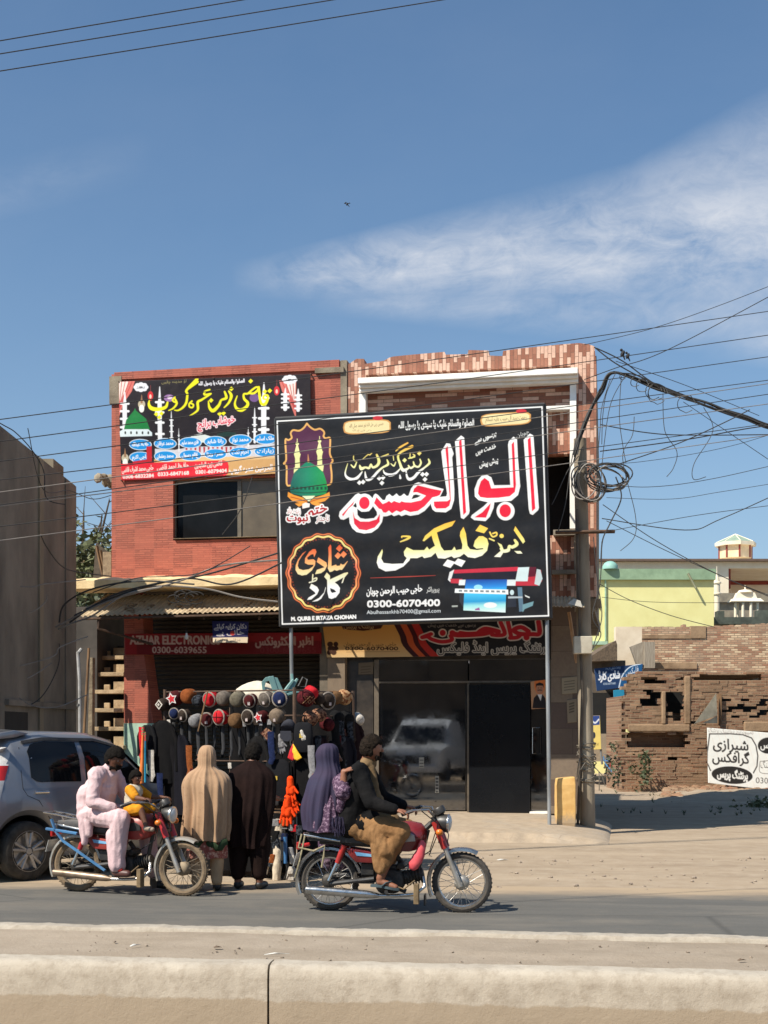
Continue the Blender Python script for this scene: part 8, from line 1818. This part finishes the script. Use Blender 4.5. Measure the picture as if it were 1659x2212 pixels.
 # long lines sweeping up to the right across both shops
LL=[(905,672,WIRE,'long wire passing just over the shop roofs, topmost of the set'),(953,723,WIRE,'long wire crossing the travel banner at the level of its title'),(996,770,WIRE,'long wire crossing the travel banner under its title'),(1035,821,WIRE,'long wire crossing the blue ovals of the travel banner'),(1062,828,WIREG,'pale long wire along the lower edge of the travel banner'),(1090,851,WIRE,'dark long wire just under the travel banner'),(1092,872,WIREG,'pale long wire running over the top of the window'),(1136,915,WIRE,'long wire crossing the middle of the window'),(1167,940,WIREG,'lowest long wire crossing the window')]
rs=random.Random(9)
for v0,v1,mt,lab in LL:
 s_=(v1-v0)/1659;wire([(-150,v0-150*s_),(420,v0+420*s_+rs.uniform(2,6)),(1000,v0+1000*s_+rs.uniform(2,6)),(1800,v0+1800*s_)],13.6,22.0,.0058,lab,mt)
 # lines from the pole to the right
for pts,r_,lab in[([(1262,820),(1330,795),(1450,752),(1760,588)],.008,'wire climbing from the brown shop corner to the upper right edge'),([(1262,745),(1400,712),(1540,665),(1760,580)],.006,'thin wire leaving the brown shop corner towards the upper right'),
([(1296,917),(1400,935),(1500,940),(1760,938)],.010,'dark wire bowing from the pole to the right, below the cable bundle'),([(1296,975),(1480,950),(1640,922),(1800,908)],.011,'thick wire rising from behind the pole to the right edge'),([(1320,1008),(1460,960),(1560,915),(1620,885)],.010,'thick wire rising from the coils to join the cable bundle'),
([(1298,1000),(1380,998),(1560,968),(1760,910)],.005,'thin sagging wire at coil height'),([(1300,1045),(1400,1052),(1530,1036),(1760,985)],.006,'thin sagging wire just under the coils'),([(1310,1075),(1450,1078),(1560,1062),(1760,1030)],.005,'thin sagging wire, second under the coils'),([(1300,1120),(1480,1145),(1560,1120),(1760,1030)],.009,'wire rising from the crossarm to the right edge'),
([(1302,1150),(1420,1128),(1540,1108),(1760,1080)],.006,'low wire from the crossarm over the yellow house'),([(1640,898),(1480,832),(1330,780)],.006,'wire running down the top of the cable bundle'),
([(1476,868),(1560,925),(1760,1060)],.006,'wire dropping from the cable bundle across the right sky'),([(1302,1090),(1420,1170),(1560,1245),(1760,1330)],.008,'wire slanting down to the right over the white hall'),([(1310,1125),(1440,1190),(1600,1262),(1780,1330)],.007,'wire slanting down to the right, below the one over the white hall'),
([(1296,1262),(1360,1296),(1450,1330),(1545,1355)],.007,'wire slanting down across the front of the yellow house'),([(1300,1290),(1400,1300),(1540,1302),(1760,1300)],.005,'thin level wire across the middle of the yellow house')]:
 wire(pts,21.6,21.2,r_*.85,lab,WIRE,'wires leaving the pole')
 # the thick bundle with its hanging ends
bd=thing('cable_bundle','thick tangled bundle of cables running from the pole down to the right edge','cables',P(1325,803,21.5))
rs=random.Random(31)
for k in range(8):
 j=lambda s_=5:rs.uniform(-s_,s_);pts=[(1242+j(),990+j(10)),(1266+j(4),905+j()),(1300+j(4),842+j(4)),(1326+j(2),804+j(2)),(1420+j(3),838+j(5)),(1520+j(3),872+j(6)),(1600+j(3),898+j(6)),(1770,938+j(5)),(2400,960)]
 MB().tube(curve([P(u,v,21.7+.02*k)for u,v in pts],8),.013,5).build('cable',WIRE,bd,smooth=True)
for k,pts in enumerate([[(1284,750),(1330,785),(1400,822),(1500,862)],[(1288,752),(1345,780),(1430,838),(1560,888)],[(1330,806),(1380,812),(1450,852),(1540,880)]]):
 MB().tube(curve([P(u,v,21.6)for u,v in pts],8),.010,5).build('cable',WIRE,bd,smooth=True)
for k,pts in enumerate([[(1342,812),(1338,900),(1345,960),(1352,1000)],[(1352,810),(1320,870),(1305,960),(1298,1040)],[(1432,850),(1436,930),(1462,975),(1455,1010),(1440,1030)],[(1520,880),(1540,930),(1500,1000),(1498,1035),(1525,1030)],[(1370,900),(1366,940),(1345,990),(1372,1110),(1370,1160),(1340,1190)],[(1330,806),(1310,850),(1302,900),(1300,960)],[(1318,820),(1300,880),(1296,930),(1290,1000)]]):
 MB().tube(curve([P(u,v,21.5)for u,v in pts],8),.006,5).build('hanging_end',WIRE,bd,smooth=True)
for k in range(7):
 f_=rs.random();u,v=1345+f_*140,808+f_*52;r_=rs.uniform(.05,.16);c=P(u,v+r_*90,21.5);MB().tube([c+Vector((math.cos(q)*r_,.03*math.sin(q*2),math.sin(q)*r_*rs.uniform(.9,1.1)))for q in np.linspace(0,5.4,16)],.006,5).build('loose_loop',WIRE,bd,smooth=True)
for i,(u,v,r_,n_,lab)in enumerate([(1272,1037,.24,7,'round coil of dark cable hung on the left of the pole'),(1312,1030,.26,8,'wide tangled coil of dark cable hung on the right of the pole')]):
 cc_=thing('cable_coil',lab,'cable coil',P(u,v,21.8),0,'cable coils hung on the pole')
 for k in range(n_):
  c=P(u+rs.uniform(-9,9),v+rs.uniform(-8,8),21.75+rs.uniform(-.06,.05));ax_=rs.uniform(.75,1.15);tl=rs.uniform(-.4,.4)
  MB().tube([c+Vector((math.cos(q)*r_*(1.25 if i else .95)*ax_,.08*math.sin(q+k),math.sin(q+tl)*r_*(.72 if i else 1.2)))for q in np.linspace(0,6.28,29)[:-1]],.011,5,closed=True).build('loop',WIREG if k%3==0 else WIRE,cc_,smooth=True)
wire([(1330,1030),(1342,1075),(1318,1130),(1302,1165),(1298,1210)],21.7,21.8,.011,'thick cable end hanging from the right coil towards the crossarm',WIRE,'wires leaving the pole')
for pts,lab in[([(1250,985),(1225,1020),(1200,1075),(1192,1090)],'cable running from the pole to the right edge of the billboard'),([(1246,940),(1232,1010),(1222,1085),(1205,1150)],'thin cable dropping beside the white frame next to the pole'),([(1282,1160),(1290,1250),(1300,1330),(1285,1385),(1280,1400)],'loose cable looping down right of the pole to its box'),([(1300,1170),(1296,1260),(1280,1330),(1298,1370),(1278,1405)],'second loose cable hanging right of the pole box')]:
 wire(pts,21.6,21.6,.008,lab,WIRE,'cables beside the pole')
 # tangle of old wires over the slab of the red shop
rs=random.Random(41)
for k,(pts,lab)in enumerate([([(150,1345),(235,1290),(330,1262),(450,1240),(600,1195)],'old cable climbing from the awning corner to the billboard, uppermost'),([(120,1355),(230,1300),(380,1258),(480,1222),(600,1210)],'old cable climbing to the billboard, second of the tangle'),([(160,1330),(260,1285),(400,1250),(500,1262),(610,1215)],'old cable dipping over the slab before the billboard'),([(185,1315),(300,1270),(430,1270),(520,1290),(600,1300)],'old cable sagging below the slab edge'),([(128,1345),(140,1305),(200,1272),(300,1255),(420,1262)],'old cable arching over the left end of the slab'),
([(125,1360),(160,1345),(200,1330),(270,1285),(350,1268)],'old cable along the eaves of the awning'),([(200,1280),(290,1250),(360,1245),(440,1235),(540,1180)],'thin dark cable on top of the tangle'),([(480,1155),(520,1100),(545,1030)],'thin wire slanting across the window panes')]):
 wire(pts,21.2,21.0,.014 if k<6 else .008,lab,WIREG if k in(1,3,5)else WIRE,'tangled cables above the awning')
mb=MB()
for k in range(6):
 c=FP(395+rs.uniform(-30,30),1288+rs.uniform(-8,10),1.0);r_=rs.uniform(.08,.2);mb.tube([c+Vector((math.cos(q)*r_,.02*q,math.sin(q)*r_*.6))for q in np.linspace(.4,5.6,14)],.008,5)
tag(mb.build('wire_tangle',WIRE,smooth=True),'loose tangle of dark wire loops lying on the awning under the slab','wire tangle')
for pts,lab in[([(-60,1256),(60,1268),(95,1262),(185,1252)],'pale cable coming in level from the left to the slab end'),([(-60,1348),(60,1325),(98,1300),(100,1285)],'pale cable rising along the grey building to a bracket'),([(-60,1470),(0,1450),(110,1420),(130,1398),(190,1375)],'pale cable sweeping from the left edge up to the awning corner'),([(-60,1495),(0,1512),(40,1530),(90,1505),(125,1440),(128,1390)],'cable loop hanging deep in front of the grey building'),([(-40,1440),(10,1475),(60,1520),(120,1528),(190,1500)],'slack cable swinging across the grey building to the staircase'),([(-40,1500),(60,1465),(112,1432)],'short pale cable crossing the loops on the grey building'),([(88,1155),(100,1180),(130,1220),(165,1235),(240,1245)],'dark cable drooping from the grey building to the red shop'),([(-40,890),(40,940),(92,1010),(100,1075),(140,1090)],'dark cable running down the top of the grey building')]:
 wire(pts,16.8,20.0,.008,lab,WIREG if 'pale' in lab or 'slack' in lab else WIRE,'cables on the grey building')
wire([(60,925),(92,1055),(150,1060),(200,1078),(240,1070)],17.5,21,.006,'thin wavy wire in the sky between grey building and red shop',WIRE,'cables on the grey building')
# birds
for u,v,s_,lab in((1345,764,.07,'small dark bird on the wire above the pole, left of the pair'),(1356,769,.06,'small dark bird on the wire above the pole, right of the pair'),(750,441,.03,'tiny dark bird flying in the open sky above the shops')):
 c=P(u,v,21.4);mb=MB();mb.ball(c,(s_*.45,s_*.5,s_*.8),8,6,Matrix.Rotation(R(25),3,'Y'));mb.ball(c+Vector((-.02,0,s_*.8)),s_*.33,8,6);mb.tube([c+Vector((.01,0,-s_*.4)),c+Vector((.035,0,-s_*1.35))],[s_*.22,s_*.12],6)
 if 'flying' in lab:mb.prism([c,c+Vector((-.05,0,.012)),c+Vector((-.035,.0,.025))],(0,.01,0));mb.prism([c,c+Vector((.05,0,.015)),c+Vector((.035,0,.025))],(0,.01,0))
 tag(mb.build('bird',pm('bird_dark',(.02,.02,.022),None,20,.8),smooth=True),lab,'bird','small birds')

 # ---------------------------------------------------------------- across the road, behind the viewer: seen only as reflections in the glass
op=thing('shop_row','dim unseen row of shops added across the road to darken the shop glass','building',(-8,-14,0));OPW=pm('dim_render',L(110,98,84),L(76,68,58),.8,.9)  # unseen row, added so the shop glass mirrors something dark
mb=MB()
for k in range(9):
 x=-52+k*9.0;h=6.5+1.6*math.sin(k*2.3);mb.box((x,-24,-.3),(x+8.98,-15,h))
mb.build('wall',OPW,op)
mb=MB()
for k in range(9):x=-52+k*9.0;mb.box((x+1,-15.0+.003,-.3),(x+7.6,-14.9,2.6))
mb.build('shutter',pm('dim_shutter',(.03,.028,.025)),op)
def make_pickup(loc,rz):
 t=thing('white_pickup','white pickup with a bonnet scoop mirrored in the dark shop glass','pickup',loc,rz,None,local=True);WP=pm('white_car_paint',(.78,.78,.76),(.72,.72,.70),3,.3,coat=.6)
 key=[(-2.4,.95,.96,.86,.84),(-.9,1.0,1.02,.88,.84),(-.85,1.05,1.50,.88,.74),(-.6,1.06,1.80,.88,.70),(.5,1.06,1.84,.88,.70),(1.0,1.08,1.62,.88,.70),(1.45,1.10,1.18,.87,.76),(2.0,1.06,1.13,.86,.74),(2.5,.98,1.04,.82,.66),(2.62,.80,.86,.76,.6)]
 rings=[]
 for x,bz,rz_,wb_,wr_ in key:rings.append([Vector((x,y,z))for y,z in((-wb_*.95,.45),(-wb_,.7),(-wb_,bz),(-wr_,rz_-.03),(-wr_*.7,rz_),(wr_*.7,rz_),(wr_,rz_-.03),(wb_,bz),(wb_,.7),(wb_*.95,.45))])
 body=MB().loft(rings).build('body',WP,t,smooth=35)
 MB().hexa([Vector(p)for p in((1.46,-.72,1.19),(1.46,.72,1.19),(1.0,.64,1.63),(1.0,-.64,1.63),(1.50,-.72,1.21),(1.50,.72,1.21),(1.02,.64,1.66),(1.02,-.64,1.66))]).build('windscreen',TINT,body)
 MB().box((1.75,-.28,1.10),(2.05,.28,1.19)).build('bonnet_scoop',BLKP,body,bevel=.02);MB().box((2.58,-.55,.62),(2.66,.55,.84)).build('grille',BLKP,body);MB().box((2.5,-.82,.38),(2.72,.82,.58)).build('bumper',WP,body,bevel=.03)
 for sy in(-1,1):
  MB().box((2.45,sy*.56-.16,.80),(2.62,sy*.56+.16,.98)).build('headlight',pm('lamp_glass',(.66,.68,.66)),body,bevel=.02)
  for x in(-1.5,1.75):
   mb=MB().lathe([(.2,-.1),(.36,-.11),(.38,0),(.36,.11),(.2,.1)],(x,sy*.76,.38),(0,1,0),22);mb.build('wheel',TYRE,t,smooth=50)
 return t
pk=make_pickup(Vector((1.75,-5.2,-.3)),R(104));pk.scale=(1.3,1.3,1.3)

# tidy: no helper marks stay on the objects
for o in list(COL.objects):
 if '_local' in o:del o['_local']
